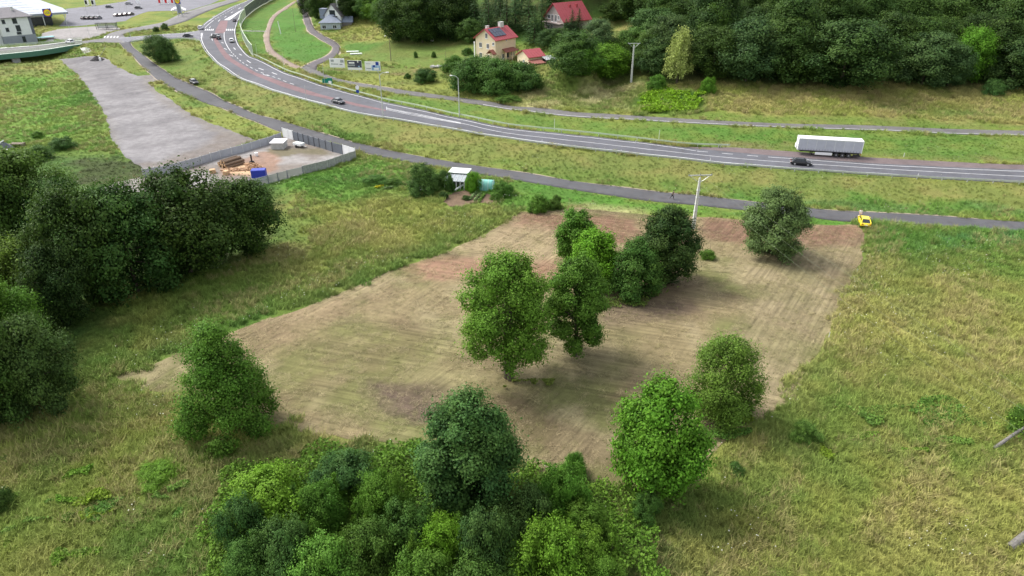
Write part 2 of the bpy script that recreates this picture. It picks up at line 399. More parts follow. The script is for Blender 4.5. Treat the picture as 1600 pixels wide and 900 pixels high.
# ------------------------------------------------------------------ ground colours (albedo) by region
GREEN = (.085, .125, .022); YEL = (.15, .155, .035); TAN = (.205, .165, .062); LUSH = (.045, .115, .016); DARKG = (.04, .085, .018); LIME = (.115, .19, .012)
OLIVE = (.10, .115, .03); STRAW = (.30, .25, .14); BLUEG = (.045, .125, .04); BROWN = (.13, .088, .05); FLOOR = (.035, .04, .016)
REGIONS = [  # pixels, colour a, colour b, strength, grass height, jitter
    ([(1070,118),(1300,118),(1600,132),(1740,138),(1740,200),(1600,197),(1400,191),(1200,186),(1085,180),(1040,172),(1090,150)], TAN, YEL, .9, .8, 3),
    ([(1150,178),(1330,182),(1600,196),(1740,200),(1740,206),(1600,202),(1200,191),(1000,181),(1000,172)], OLIVE, GREEN, .8, .3, 1.5),
    ([(800,165),(840,142),(880,132),(960,128),(1010,132),(1000,172),(900,172)], STRAW, OLIVE, .85, .7, 3),
    ([(1350,165),(1440,168),(1600,178),(1600,188),(1420,180)], LUSH, OLIVE, .6, .6, 3),
    ([(1000,176),(996,158),(1016,142),(1060,138),(1100,146),(1095,176),(1040,178)], LIME, LUSH, .95, .9, 2),
    ([(0,160),(0,96),(95,96),(150,160),(190,240),(215,262),(160,300),(0,300)], (.07,.15,.018), (.11,.15,.025), .9, .45, 4),
    ([(-100,96),(95,94),(92,112),(40,118),(-100,124)], TAN, OLIVE, .8, .5, 2.5),
    ([(95,98),(112,110),(150,156),(165,185),(172,212),(188,240),(214,258),(180,275),(150,250),(140,190),(110,140)], LUSH, GREEN, .85, .5, 2.5),
    ([(425,286),(480,268),(555,248),(640,255),(720,272),(800,288),(860,310),(900,322),(860,330),(820,330),(760,320),(640,312),(560,308),(480,320)], LUSH, (.06,.14,.018), .85, .5, 3),
    ([(480,330),(640,320),(780,335),(740,365),(620,410),(480,450),(380,470),(420,400)], TAN, YEL, .45, .7, 5),
    ([(470,478),(560,440),(700,388),(790,342),(812,330),(780,330),(690,378),(560,430),(420,480),(300,525),(120,580),(120,610),(220,580),(300,546),(400,505)], LUSH, GREEN, .65, .8, 1.5),
    ([(425,20),(460,12),(472,22),(480,45),(505,66),(518,76),(505,92),(478,100),(445,88),(426,70),(424,45)], (.05,.135,.02), LUSH, .9, .25, 1.5),
    ([(372,40),(405,15),(450,-6),(462,-6),(440,14),(424,25),(417,48),(414,66),(420,82),(400,86),(378,62)], (.055,.125,.02), LUSH, .8, .25, 1.5),
    ([(540,66),(600,62),(640,64),(735,66),(740,92),(690,105),(600,96),(540,90)], OLIVE, (.09,.13,.03), .85, .2, 2),
    ([(560,70),(545,58),(560,44),(600,28),(612,40),(605,60)], TAN, YEL, .85, .6, 2),
    ([(530,72),(560,66),(600,68),(580,80),(545,84)], LUSH, LUSH, .8, .3, 1),
    ([(500,100),(540,102),(600,106),(690,108),(690,118),(600,116),(520,112)], BROWN, OLIVE, .75, .3, 1.5),
    ([(520,112),(600,116),(690,120),(820,158),(760,156),(640,140),(560,128)], YEL, OLIVE, .7, .4, 2),
    ([(630,66),(735,64),(735,70),(630,72)], TAN, OLIVE, .7, .3, 1),
    ([(330,92),(350,108),(400,134),(500,165),(620,190),(800,219),(1000,244),(1200,264),(1400,277),(1600,288),(1740,295),(1740,330),(1600,318),(1400,305),(1200,295),(1000,278),(800,250),(620,222),(500,195),(400,168),(320,130)], (.15,.13,.045), OLIVE, .8, .35, 2.5),
    ([(620,222),(800,250),(1000,278),(1200,295),(1400,305),(1600,318),(1740,330),(1740,354),(1600,346),(1400,334),(1200,318),(1000,296),(800,267),(620,238)], LUSH, OLIVE, .65, .4, 2.5),
    ([(1240,312),(1600,322),(1740,330),(1740,350),(1600,344),(1240,320)], LUSH, BLUEG, .6, .5, 2),
    ([(600,160),(700,178),(800,200),(900,210),(1100,228),(1200,232),(1400,246),(1600,256),(1740,262),(1740,220),(1600,214),(1400,208),(1200,200),(1000,190),(850,180),(700,158),(600,146)], GREEN, LUSH, .7, .3, 2),
    ([(1100,216),(1240,222),(1240,234),(1120,228)], BROWN, OLIVE, .6, .3, 1.5),
    ([(1100,228),(1350,235),(1740,255),(1740,264),(1350,246),(1200,233)], BROWN, OLIVE, .5, .2, 1),
    ([(800,282),(900,298),(1000,314),(1165,329),(1330,346),(1330,354),(1240,352),(1100,338),(1000,334),(900,322),(840,312)], (.05,.14,.015), LUSH, .85, .3, 1.2),
    ([(1355,352),(1450,358),(1600,366),(1740,372),(1740,396),(1600,388),(1480,395),(1370,395)], BLUEG, LUSH, .8, .8, 2),
    ([(880,318),(1000,328),(1000,337),(880,330)], STRAW, BROWN, .7, .3, 1.2),
    ([(200,66),(240,98),(300,128),(340,150),(310,120),(305,80),(290,68),(240,66)], (.075,.125,.022), OLIVE, .6, .3, 3),
    ([(232,132),(300,152),(400,188),(436,206),(400,214),(350,198),(300,178),(250,145)], (.065,.125,.02), YEL, .7, .35, 2),
    ([(165,76),(190,78),(232,116),(212,118),(190,104),(165,88)], (.075,.11,.02), OLIVE, .7, .3, 1.5),
    ([(160,43),(200,34),(240,24),(285,22),(286,30),(250,36),(215,42)], YEL, GREEN, .8, .3, 1.5),
    ([(222,18),(262,15),(300,16),(330,4),(300,-2),(224,8)], GREEN, LUSH, .7, .2, 1.5),
    ([(63,46),(90,41),(176,37),(178,40),(120,44),(90,46)], OLIVE, GREEN, .8, .2, 1),
    ([(1000,640),(1240,640),(1600,600),(1740,600),(1740,1000),(900,1000)], (.19,.165,.045), (.105,.135,.028), .55, .7, 6),
    ([(1250,470),(1330,420),(1450,450),(1600,440),(1740,450),(1740,600),(1450,620),(1300,590)], TAN, (.17,.16,.045), .55, .75, 6),
    ([(1380,395),(1600,400),(1600,440),(1400,430)], OLIVE, LUSH, .5, .7, 4),
    ([(1300,700),(1600,760),(1740,800),(1740,1000),(1200,1000)], TAN, (.21,.17,.04), .4, .6, 8),
    ([(1120,650),(1260,640),(1500,690),(1600,680),(1600,730),(1300,720),(1130,700)], (.06,.12,.025), GREEN, .6, .7, 4),
    ([(-100,680),(200,630),(420,690),(640,700),(560,800),(300,950),(-100,950)], (.13,.15,.028), (.105,.15,.022), .5, .7, 6),
    ([(200,640),(300,615),(400,650),(640,700),(640,712),(420,700),(220,660)], TAN, YEL, .6, .7, 3),
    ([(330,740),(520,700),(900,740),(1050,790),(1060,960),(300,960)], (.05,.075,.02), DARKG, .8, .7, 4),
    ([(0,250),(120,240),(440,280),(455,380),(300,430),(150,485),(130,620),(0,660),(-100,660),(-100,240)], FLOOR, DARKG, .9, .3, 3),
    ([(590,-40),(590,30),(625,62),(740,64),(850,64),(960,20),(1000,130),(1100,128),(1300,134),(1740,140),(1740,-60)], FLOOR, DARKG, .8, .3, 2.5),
    ([(900,40),(985,30),(1000,60),(985,72),(900,70)], TAN, OLIVE, .8, .4, 1.5),
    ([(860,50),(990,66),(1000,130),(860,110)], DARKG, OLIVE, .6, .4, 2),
]
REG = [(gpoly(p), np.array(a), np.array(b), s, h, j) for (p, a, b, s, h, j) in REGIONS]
def ground_colour(x, y):
    n1 = fbm(x, y, 16, 4, 1); n2 = fbm(x, y, 6, 4, 2); n3 = fbm(x, y, 2.3, 3, 3)
    c = np.outer(1 - sstep(.35, .62, n1), GREEN) + np.outer(sstep(.35, .62, n1), YEL)
    k = sstep(.50, .75, n2)[:, None] * .5; c = c * (1 - k) + np.array(TAN) * k
    k = sstep(.55, .72, fbm(x, y, 9, 3, 6))[:, None] * .5; c = c * (1 - k) + np.array(LUSH) * k
    h = np.full(len(x), .65)
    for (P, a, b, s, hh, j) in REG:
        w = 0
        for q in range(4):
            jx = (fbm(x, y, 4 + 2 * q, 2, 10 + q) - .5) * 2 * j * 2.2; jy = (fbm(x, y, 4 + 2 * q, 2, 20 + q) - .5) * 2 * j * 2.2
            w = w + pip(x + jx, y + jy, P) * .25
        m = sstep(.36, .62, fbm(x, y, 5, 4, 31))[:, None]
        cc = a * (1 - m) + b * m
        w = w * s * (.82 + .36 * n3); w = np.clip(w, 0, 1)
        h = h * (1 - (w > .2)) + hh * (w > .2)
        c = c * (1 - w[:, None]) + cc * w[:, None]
    c = c * (1.12 + .36 * n3)[:, None]
    lum = (c @ np.array((.25, .65, .10)))[:, None]; c = c * .88 + lum * .12 * np.array((1.12, 1.0, .55))
    return c * np.array((1.07, 1.175, 1.0)), h
GRASS_MAT = ground_mat('meadow_ground', amt=.28, bumpd=.15, fine=4.0)

# terrain mesh, sunk where a sheet covers it
xs, ys = GX.ravel(), GY.ravel()
zs = GZ.ravel().copy()
cover = np.zeros(len(xs), bool)
for k, P in ROADPOLY.items():
    if k != 'BR': cover |= pip(xs, ys, P)
for k in ('gravel', 'yard', 'field', 'carpark', 'paving', 'layby'): cover |= pip(xs, ys, LOT_POLY[k])
def inner(P, d=1.7):
    m = pip(xs, ys, P)
    for dx, dy in ((d, 0), (-d, 0), (0, d), (0, -d), (.7 * d, .7 * d), (-.7 * d, .7 * d), (.7 * d, -.7 * d), (-.7 * d, -.7 * d)): m &= pip(xs + dx, ys + dy, P)
    return m
cover[:] = False
for k, P in ROADPOLY.items():
    if k != 'BR': cover |= inner(P, 1.3)
for k in ('gravel', 'yard', 'field', 'carpark', 'paving', 'layby'): cover |= inner(LOT_POLY[k])
zs[cover] -= .12
ii, jj = np.meshgrid(np.arange(len(gx) - 1), np.arange(len(gy) - 1), indexing='ij')
a = (ii * len(gy) + jj).ravel()
Fq = np.c_[a, a + len(gy), a + len(gy) + 1, a + 1]
gm = np_mesh('ground', np.c_[xs, ys, zs], Fq, GRASS_MAT, smooth=True)
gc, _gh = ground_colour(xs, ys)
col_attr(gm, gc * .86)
ground = tag(obj('ground', gm), kind='structure')

# ------------------------------------------------------------------ sheet builders
def strip(name, k, m, off, nw=6, kind='structure'):
    A_, B_ = RE[k]
    V = []; n = len(A_)
    for s in np.linspace(0, 1, nw + 1):
        p = A_ * (1 - s) + B_ * s
        V.append(np.c_[p, hz(p[:, 0], p[:, 1]) + off])
    V = np.array(V)  # (nw+1, n, 3)
    F = []
    for w in range(nw):
        i = np.arange(n - 1); F.append(np.c_[w * n + i, w * n + i + 1, (w + 1) * n + i + 1, (w + 1) * n + i])
    # earth skirt below both edges, so that the road has a thickness
    b0 = V.shape[0] * n; S0 = V[0] - np.array([0, 0, .4]); S1 = V[-1] - np.array([0, 0, .4]); i = np.arange(n - 1); w0 = (V.shape[0] - 1) * n
    F.append(np.c_[b0 + i, b0 + i + 1, i + 1, i]); F.append(np.c_[w0 + i, w0 + i + 1, b0 + n + i + 1, b0 + n + i])
    F = np.vstack(F)
    me = np_mesh(name, np.vstack([V.reshape(-1, 3), S0, S1]), F, m, smooth=False)
    o = obj(name, me); tag(o, kind=kind)
    return o
def up(me):
    bm = bmesh.new(); bm.from_mesh(me)
    for f in bm.faces:
        if f.normal.z < 0: f.normal_flip()
    bm.to_mesh(me); bm.free()
def sheet(name, P, m, off, d=2.0, jit=.0, colf=None, parent=None, kind='structure', seed=1):
    P = np.asarray(P)
    pts = []
    for i in range(len(P)):
        q = P[(i + 1) % len(P)] - P[i]; L = np.linalg.norm(q); k = max(1, int(L / d))
        for s in range(k): pts.append(P[i] + q * s / k)
    B = np.array(pts)
    if jit:
        B = B + np.c_[fbm(B[:, 0], B[:, 1], 2.2, 3, seed) - .5, fbm(B[:, 0], B[:, 1], 2.2, 3, seed + 1) - .5] * 2 * jit
    x0, y0 = B.min(0); x1, y1 = B.max(0)
    ax, ay = np.meshgrid(np.arange(x0, x1, d), np.arange(y0, y1, d), indexing='ij')
    ax = ax.ravel() + rng.uniform(-.2, .2, ax.size) * d; ay = ay.ravel() + rng.uniform(-.2, .2, ay.size) * d
    ins = pip(ax, ay, B)
    for dx, dy in ((.4, 0), (-.4, 0), (0, .4), (0, -.4)): ins &= pip(ax + dx * d, ay + dy * d, B)
    allv = [Vector(p) for p in B] + [Vector((x, y)) for x, y in zip(ax[ins], ay[ins])]
    v, e, f, *_ = geometry.delaunay_2d_cdt(allv, [], [list(range(len(B)))], 1, 1e-5)
    V = np.array([(p.x, p.y) for p in v]); F = np.array([t for t in f if len(t) == 3])
    me = np_mesh(name, np.c_[V, hz(V[:, 0], V[:, 1]) + off], F, m, smooth=True)
    up(me)
    if colf is not None: col_attr(me, colf(V[:, 0], V[:, 1]))
    o = obj(name, me, parent)
    if parent is None: tag(o, kind=kind)
    return o
def lerp_regions(x, y, base, regs):
    c = base
    for (P, a, s, j) in regs:
        w = 0
        for q in range(4):
            jx = (fbm(x, y, 3 + 2 * q, 2, 40 + q) - .5) * 4 * j; jy = (fbm(x, y, 3 + 2 * q, 2, 50 + q) - .5) * 4 * j
            w = w + pip(x + jx, y + jy, P) * .25
        w = (w * s * (.7 + .6 * fbm(x, y, 2.0, 3, 61)))[:, None].clip(0, 1); c = c * (1 - w) + np.array(a) * w
    return c
F_TAN = np.array((.205, .165, .090)); F_GRN = np.array((.135, .135, .052)); F_STR = np.array((.27, .225, .13)); F_BRN = np.array((.125, .088, .056))
field_regs = [(gpoly(p), c, s, j) for (p, c, s, j) in [
    ([(815,334),(1000,340),(1000,366),(985,384),(940,370),(800,356)], (.175,.104,.068), 1.0, 1.2),
    ([(1090,343),(1345,352),(1335,375),(1270,388),(1150,380),(1090,372)], (.165,.10,.066), 1.0, 1.2),
    ([(640,412),(720,400),(870,404),(860,440),(760,438),(650,436)], (.235,.142,.094), 1.0, 1.2),
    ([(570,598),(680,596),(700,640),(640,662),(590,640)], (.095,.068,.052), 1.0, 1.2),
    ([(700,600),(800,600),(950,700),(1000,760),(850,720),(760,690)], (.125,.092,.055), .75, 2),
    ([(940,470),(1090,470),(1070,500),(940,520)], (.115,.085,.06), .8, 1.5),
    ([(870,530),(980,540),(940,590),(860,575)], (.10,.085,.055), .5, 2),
    ([(1130,400),(1330,380),(1250,600),(1190,650),(1120,560),(1180,470)], (.215,.172,.105), .6, 2),
    ([(400,560),(600,500),(760,540),(760,600),(560,600),(480,660),(420,640)], (.155,.14,.06), .5, 3),
    ([(860,520),(1080,500),(1100,600),(960,620)], (.165,.135,.07), .4, 3),
    ([(700,380),(820,345),(960,375),(880,405),(720,402)], (.27,.205,.125), .7, 2),
    ([(300,545),(400,505),(540,458),(620,440),(560,490),(420,560),(330,600)], (.22,.16,.098), .6, 2)]]
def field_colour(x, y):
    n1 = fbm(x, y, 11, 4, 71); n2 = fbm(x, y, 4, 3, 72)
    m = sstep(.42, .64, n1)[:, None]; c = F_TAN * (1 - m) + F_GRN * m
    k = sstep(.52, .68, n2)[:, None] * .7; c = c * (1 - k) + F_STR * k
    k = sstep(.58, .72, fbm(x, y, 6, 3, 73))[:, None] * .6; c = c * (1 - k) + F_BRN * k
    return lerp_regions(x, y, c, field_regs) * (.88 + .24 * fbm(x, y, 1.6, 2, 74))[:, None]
FIELD_MAT = ground_mat('mown_field', streak=(.07, 2.1, 1), rot=R(56), amt=.2, bumpd=.035, fine=7)
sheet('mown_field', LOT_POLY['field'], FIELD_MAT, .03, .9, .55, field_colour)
def gravel_colour(x, y):
    n = fbm(x, y, 12, 4, 81)[:, None]; m = sstep(.4, .65, n)
    c = np.array((.172, .164, .168)) * (1 - m) + np.array((.222, .212, .215)) * m
    k = sstep(.48, .66, fbm(x * .8 + y * .6, (y * .8 - x * .6) * 3.2, 9, 4, 82))[:, None] * .45; c = c * (1 - k) + np.array((.118, .11, .114)) * k
    k = sstep(.55, .7, fbm(x, y, 3.2, 3, 83))[:, None] * .5; c = c * (1 - k) + np.array((.25, .24, .24)) * k
    return lerp_regions(x, y, c, [(gpoly(p), q, s, 1.2) for (p, q, s) in [
        ([(228,268),(213,256),(260,250),(320,225),(345,205),(398,219),(345,245),(262,270)], (.165,.142,.125), .85),
        ([(230,116),(250,127),(262,153),(300,180),(350,200),(398,219),(370,216),(330,205),(250,160),(215,120)], (.185,.165,.145), .7),
        ([(92,93),(100,93),(135,135),(165,180),(185,230),(175,222),(150,170),(120,120)], (.2,.18,.15), .5)]])
GRAVEL_MAT = ground_mat('packed_gravel', amt=.26, bumpd=.05, fine=7)
sheet('gravel_lot', LOT_POLY['gravel'], GRAVEL_MAT, .035, 1.1, .7, gravel_colour)
def yard_colour(x, y):
    n = fbm(x, y, 6, 4, 91)[:, None]; m = sstep(.4, .65, n)
    c = np.array((.19, .165, .145)) * (1 - m) + np.array((.27, .255, .245)) * m
    return lerp_regions(x, y, c, [(gpoly(p), q, s, .5) for (p, q, s) in [
        ([(345,262),(400,240),(425,236),(440,250),(430,268),(395,276),(350,276)], (.26,.155,.105), .8),
        ([(350,264),(378,254),(392,258),(412,264),(395,274),(360,272)], (.52,.36,.22), .95),
        ([(420,232),(455,232),(500,232),(520,244),(470,240),(440,246),(420,240)], (.13,.115,.065), .75)]])
sheet('yard', LOT_POLY['yard'], GRAVEL_MAT, .04, 1.0, .15, yard_colour)
def soil_colour(x, y): return np.array((.15, .105, .07)) * (.7 + .6 * fbm(x, y, 1.5, 3, 95))[:, None]
sheet('vegetable_bed_soil', LOT_POLY['plot'], GRAVEL_MAT, .05, .8, .4, soil_colour)

HW_MAT = asphalt_mat('highway_asphalt', (.092, .094, .108))
SV_MAT = asphalt_mat('service_asphalt', (.076, .076, .082))
FR_MAT = asphalt_mat('worn_asphalt', (.118, .114, .112))
AC_MAT = asphalt_mat('pale_asphalt', (.15, .145, .145))
LOT_MAT = asphalt_mat('carpark_asphalt', (.155, .155, .175))
PAVE_MAT = asphalt_mat('paving_concrete', (.23, .215, .21))
PATH_MAT = asphalt_mat('dirt_path', (.23, .175, .14))
LR_MAT = asphalt_mat('local_road_asphalt', (.095, .085, .09))
LAY_MAT = asphalt_mat('layby_asphalt', (.135, .105, .105))
RED_MAT = asphalt_mat('red_road_surface', (.165, .10, .105))
VERGE_MAT = asphalt_mat('sandy_verge', (.27, .225, .165), var=.25)
PAINT = mat('road_paint', (.52, .52, .53), .6, var=.16, scale=1.2)
sheet('car_park', LOT_POLY['carpark'], LOT_MAT, .04, 2.2)
sheet('paving', LOT_POLY['paving'], PAVE_MAT, .045, 2.2)
highway = strip('highway', 'HW', HW_MAT, .10, 10)
sheet('layby', LOT_POLY['layby'], LAY_MAT, .075, 1.6)
service_road = strip('service_road', 'SV', SV_MAT, .07, 5)
far_road = strip('side_road', 'FR', FR_MAT, .06, 4)
minor_road = strip('junction_road', 'MN', LOT_MAT, .08, 4)
access_road = strip('access_road', 'AC', AC_MAT, .065, 4)
local_road = strip('local_road', 'LR', LR_MAT, .055, 4)
path = strip('footpath', 'PA', PATH_MAT, .05, 3)

def pxline(pts, n=None, close=False):
    P = G([p[0] for p in pts], [p[1] for p in pts])
    L = np.sqrt(((P[1:, :2] - P[:-1, :2]) ** 2).sum(1)).sum()
    return catmull(P[:, :2], n or max(3, int(L / 1.5)))
def ribbon_mesh(name, lines, w, off, m, parent):
    V = []; F = []
    for L in lines:
        L = np.asarray(L)
        d = np.gradient(L, axis=0); d /= np.linalg.norm(d, axis=1)[:, None] + 1e-9
        nrm = np.c_[-d[:, 1], d[:, 0]] * w / 2
        b = len(V); n = len(L)
        for q in (L + nrm, L - nrm):
            V += list(np.c_[q, hz(q[:, 0], q[:, 1]) + off])
        for i in range(n - 1): F.append((b + i, b + n + i, b + n + i + 1, b + i + 1))
    me = np_mesh(name, V, F, m); up(me)
    return obj(name, me, parent)
def dashes(line, on, gap, phase=0):
    L = np.asarray(line); s = np.r_[0, np.cumsum(np.linalg.norm(np.diff(L, axis=0), axis=1))]
    out = []; t = phase
    while t + on < s[-1]:
        q = np.linspace(t, t + on, 4); out.append(np.c_[np.interp(q, s, L[:, 0]), np.interp(q, s, L[:, 1])]); t += on + gap
    return out
# lines of the highway
def edge_at(k, f, i0=0, i1=None):
    A_, B_ = RE[k]; p = A_ * (1 - f) + B_ * f
    return p[i0:i1]
MO = .125
def clipx(line, xa, xb):
    px = proj(line[:, 0], line[:, 1], hz(line[:, 0], line[:, 1]))[0]
    return line[(px >= xa) & (px <= xb)]
near_line = pxline([(395,-2),(380,4.5),(362,12),(345,21.5),(330,30.5),(318.5,39.5)])
near_line2 = pxline([(317,52),(315,60),(317,68),(322,77),(331,88),(351,105),(400,130.3),(450,147.3),(505,162),(575,179),(625,186.4),(700,199.4),(800,215.7),(900,229.2),(975,237.4),(1050,245.4),(1110,252.4),(1200,260),(1300,267),(1400,273.4),(1500,279),(1600,284.3),(1730,292)])
far_line = pxline([(414,-2),(402,3.5),(390,10),(379.5,17),(374.5,27),(369.5,37.5),(367,47),(368,60),(371.5,70),(378.5,79.5),(389,89.5),(401,94),(426,106.5),(450,117.5),(500,134.5),(537,145),(600,162),(650,172.3),(725,188.6),(800,203.5),(900,214),(975,222),(1050,231),(1087,236.5)])
far_line2 = pxline([(1200,246.3),(1287,252.7),(1375,259),(1475,264),(1587,268.3),(1730,276)])
mid_line = pxline([(606,171.5),(650,180),(725,194.2),(800,209.8),(900,221.2),(975,229.7),(1050,238),(1110,244.5),(1200,252.4),(1300,259.5),(1400,266),(1500,271.5),(1600,276.5),(1730,284)])
ribbon_mesh('edge_line', [near_line, near_line2, far_line, far_line2], .22, MO, PAINT, highway)
ribbon_mesh('centre_line', [mid_line, pxline([(604,170),(650,178.2),(690,187),(720,192.6)])], .2, MO, PAINT, highway)
lane = [pxline([(350.5,51),(350.3,58),(352,66),(356,74),(360,80)])]
lane += dashes(pxline([(361,81.5),(375,95),(392,106),(425,120),(450,129.5),(468,135)]), 2.0, 2.0)
lane += [pxline([(320.5,44),(326,38.5),(334,32)])] + dashes(pxline([(336,30.5),(347,24),(356,19),(365,13),(375,7)]), 2.4, 2.6) + [pxline([(331,53),(331,58),(332,64)])]
lane += dashes(pxline([(1089,237),(1120,239.7),(1160,243),(1199,246.2)]), 2.0, 2.6)
ribbon_mesh('lane_line', lane, .22, MO, PAINT, highway)
arrows = []
for a_, b_ in (((326,33.5),(331,31.2)),((341,34),(344,31)),((332,26.4),(337,25)),((351,27.6),(354,25.5)),((361,20.6),(364,18.8)),((372,14.5),(376,12)),((346,66.5),(349.5,68)),((350,76),(354.5,78)),((358,86),(364.5,88.5)),((365,75),(368,78)),((374,85),(378,87)),((386,95),(392,99)),((404,107),(412,110)),((411,117),(420,119)),((425,114),(433,117)),((327,44),(329,42))):
    arrows.append(pxline([a_, b_], 3))
ribbon_mesh('lane_arrow', arrows, .3, MO, PAINT, highway)
zebra = [pxline([(x - .5, 48.3), (x + .5, 45.8)], 3) for x in (321, 324, 327, 330, 333)] + [pxline([(x - .3, 48.3), (x + .3, 45.8)], 3) for x in (354, 357, 360, 363, 366)]
ribbon_mesh('zebra_crossing', zebra, .42, MO, PAINT, highway)
red1 = gpoly([(345,32.5),(356,32.5),(355,40),(353,47),(350.5,52.5),(336,52.5),(337,47)]); red2 = gpoly([(333,60),(338,60),(345,70),(353,82),(364,93),(380,102.5),(400,114),(440,128),(500,148),(560,163),(604,172.5),(602,174),(560,167),(520,157),(480,148),(440,135.5),(400,119),(375,106.5),(352,92),(343,80),(336,68)])
sheet('red_median', red1, RED_MAT, .115, 1.5, parent=highway); sheet('red_median', red2, RED_MAT, .115, 1.5, parent=highway)
sheet('white_island', gpoly([(350,31.8),(359,31.8),(368,25),(381,14),(370,20)]), PAINT, .118, 1.5, parent=highway)
isl = [pxline([(605,169.5),(640,178),(680,186.5),(720,193.5)]), pxline([(605,172.5),(640,180),(680,187.5),(720,194)]), pxline([(604,167.5),(604.5,172.5)])]
ribbon_mesh('island_outline', isl, .16, MO, PAINT, highway)
ribbon_mesh('edge_line', [pxline([(320,191),(320.1,191.1)], 2)][:0] + [edge_at('FR', .86)[int(len(RE['FR'][0]) * .32):]], .22, .082, PAINT, far_road)
ribbon_mesh('edge_line', [pxline([(210,58.2),(233,56),(255,54),(280,52.9),(292,51.2),(304,49.2)]), pxline([(208,65),(230,62.4),(280,60.5),(300,61),(313,63.4)]), pxline([(186,66.3),(203,65)])], .34, .105, PAINT, minor_road)
ribbon_mesh('centre_line', [pxline([(213,60.3),(232,59.6)]), pxline([(218,59.4),(232,58.6)])] + dashes(pxline([(236,58.6),(262,57.4),(300,56.6)]), 4, 0.4) + [pxline([(314.5,52),(314.5,60)])], .3, .105, PAINT, minor_road)
ribbon_mesh('zebra_crossing', [pxline([(x, 59.6), (x + 1.6, 56.8)], 3) for x in (163, 168, 173, 178, 183)], .5, .115, PAINT, access_road)
# pale sandy verges along the service road and the field path
for (k, f0, f1, i0, i1) in (('SV', -.12, 0.0, .02, .30), ('SV', -.10, 0.0, .36, .56), ('SV', 1.0, 1.10, .02, .9), ('FR', -.16, 0, .0, .22), ('LR', -.25, 0, .0, .9), ('LR', 1.0, 1.22, .5, 1), ('PA', 1.0, 1.35, 0, 1)):
    A_, B_ = RE[k]; n = len(A_); a0, a1 = int(n * i0), int(n * i1)
    wv = np.clip(fbm(np.arange(n) * 1.0, np.zeros(n), 5, 3, 5) * 2.0 - .25, .12, 1.5)
    q0 = A_ + (B_ - A_) * (f0 if abs(f0) > 1e-6 and f0 < 0 else f0); q1 = A_ + (B_ - A_) * f1
    outer, inner = (q0, q1) if f0 < 0 else (q1, q0)
    outer = inner + (outer - inner) * wv[:, None]
    P = np.vstack([inner[a0:a1], outer[a0:a1][::-1]])
    V = []; F = []; m_ = a1 - a0
    for s in (0, .5, 1):
        q = inner[a0:a1] * (1 - s) + outer[a0:a1] * s; V.append(np.c_[q, hz(q[:, 0], q[:, 1]) + .05 - .015 * s])
    V = np.vstack(V)
    for w in range(2):
        i = np.arange(m_ - 1); F.append(np.c_[w * m_ + i, w * m_ + i + 1, (w + 1) * m_ + i + 1, (w + 1) * m_ + i])
    me = np_mesh('road_verge', V, np.vstack(F), VERGE_MAT); up(me); tag(obj('road_verge', me), kind='structure')
cross_path = pxline([(368,48.2),(390,48.6),(417,49.4)])
o = ribbon_mesh('pavement', [cross_path], 2.0, .06, PAVE_MAT, None); tag(o, kind='structure')
# ------------------------------------------------------------------ foliage
def leaf_material(name, trans=.26, rough=.62):
    m, nt, b = nodes(name)
    oi = N(nt, 'ShaderNodeObjectInfo').outputs['Color']
    tone = N(nt, 'ShaderNodeAttribute', attribute_name='tone').outputs['Fac']
    hue = N(nt, 'ShaderNodeAttribute', attribute_name='hue').outputs['Fac']
    c = mix(nt, mathn(nt, 'MULTIPLY', hue, .55), oi, mix(nt, .5, oi, (.16, .19, .03)))
    vm = N(nt, 'ShaderNodeVectorMath', operation='MULTIPLY'); nt.links.new(c, vm.inputs[0]); vm.inputs[1].default_value = (1.12, 1.22, .95)
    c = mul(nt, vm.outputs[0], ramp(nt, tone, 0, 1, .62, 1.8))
    nt.links.new(c, b.inputs['Base Color']); b.inputs['Roughness'].default_value = rough; b.inputs['Specular IOR Level'].default_value = .14
    t = N(nt, 'ShaderNodeBsdfTranslucent'); nt.links.new(c, t.inputs['Color'])
    ms = N(nt, 'ShaderNodeMixShader'); ms.inputs[0].default_value = trans
    nt.links.new(b.outputs[0], ms.inputs[1]); nt.links.new(t.outputs[0], ms.inputs[2])
    nt.links.new(ms.outputs[0], nt.nodes['Material Output'].inputs['Surface'])
    return m
LEAF = leaf_material('foliage')
BARK = mat('bark', (.085, .068, .05), .9, var=.35, scale=5)
BIRCH = mat('pale_bark', (.30, .28, .25), .85, var=.4, scale=4)

def envelope(kind, u):
    """crown radius at height fraction u (0 bottom, 1 top)"""
    if kind == 'oval': return np.clip(np.sin(np.pi * np.clip(u, 0, 1) ** .85 * .93 + .12), 0, 1) ** .75
    if kind == 'egg': return np.clip(1 - (np.abs(u - .36) / .66) ** 2.0, 0.03, 1) ** .62
    if kind == 'cone': return np.clip(.72 + 1.6 * u, 0, 1) * np.clip(1.02 - u, 0, 1) ** .66 * 1.1
    if kind == 'round': return np.clip(1 - (2 * u - 1) ** 2, 0.02, 1) ** .5
    if kind == 'bush': return np.clip(1 - u ** 2.2, 0.02, 1) ** .6
    if kind == 'column': return np.clip(1 - (np.abs(u - .42) / .62) ** 2.6, 0.02, 1) ** .6
    return np.ones_like(u)
def leaf_quads(P, Nrm, size, rg, aspect=.62):
    n = len(P)
    Nrm = Nrm / (np.linalg.norm(Nrm, axis=1)[:, None] + 1e-9)
    a = rg.normal(size=(n, 3)); a -= (a * Nrm).sum(1)[:, None] * Nrm; a /= np.linalg.norm(a, axis=1)[:, None] + 1e-9
    b = np.cross(Nrm, a)
    s = size[:, None]
    V = np.stack([P - a * s * .5, P + b * s * aspect * .5 + Nrm * s * .06, P + a * s * .5, P - b * s * aspect * .5 + Nrm * s * .06], 1).reshape(-1, 3)
    F = np.arange(n * 4).reshape(n, 4)
    return V, F
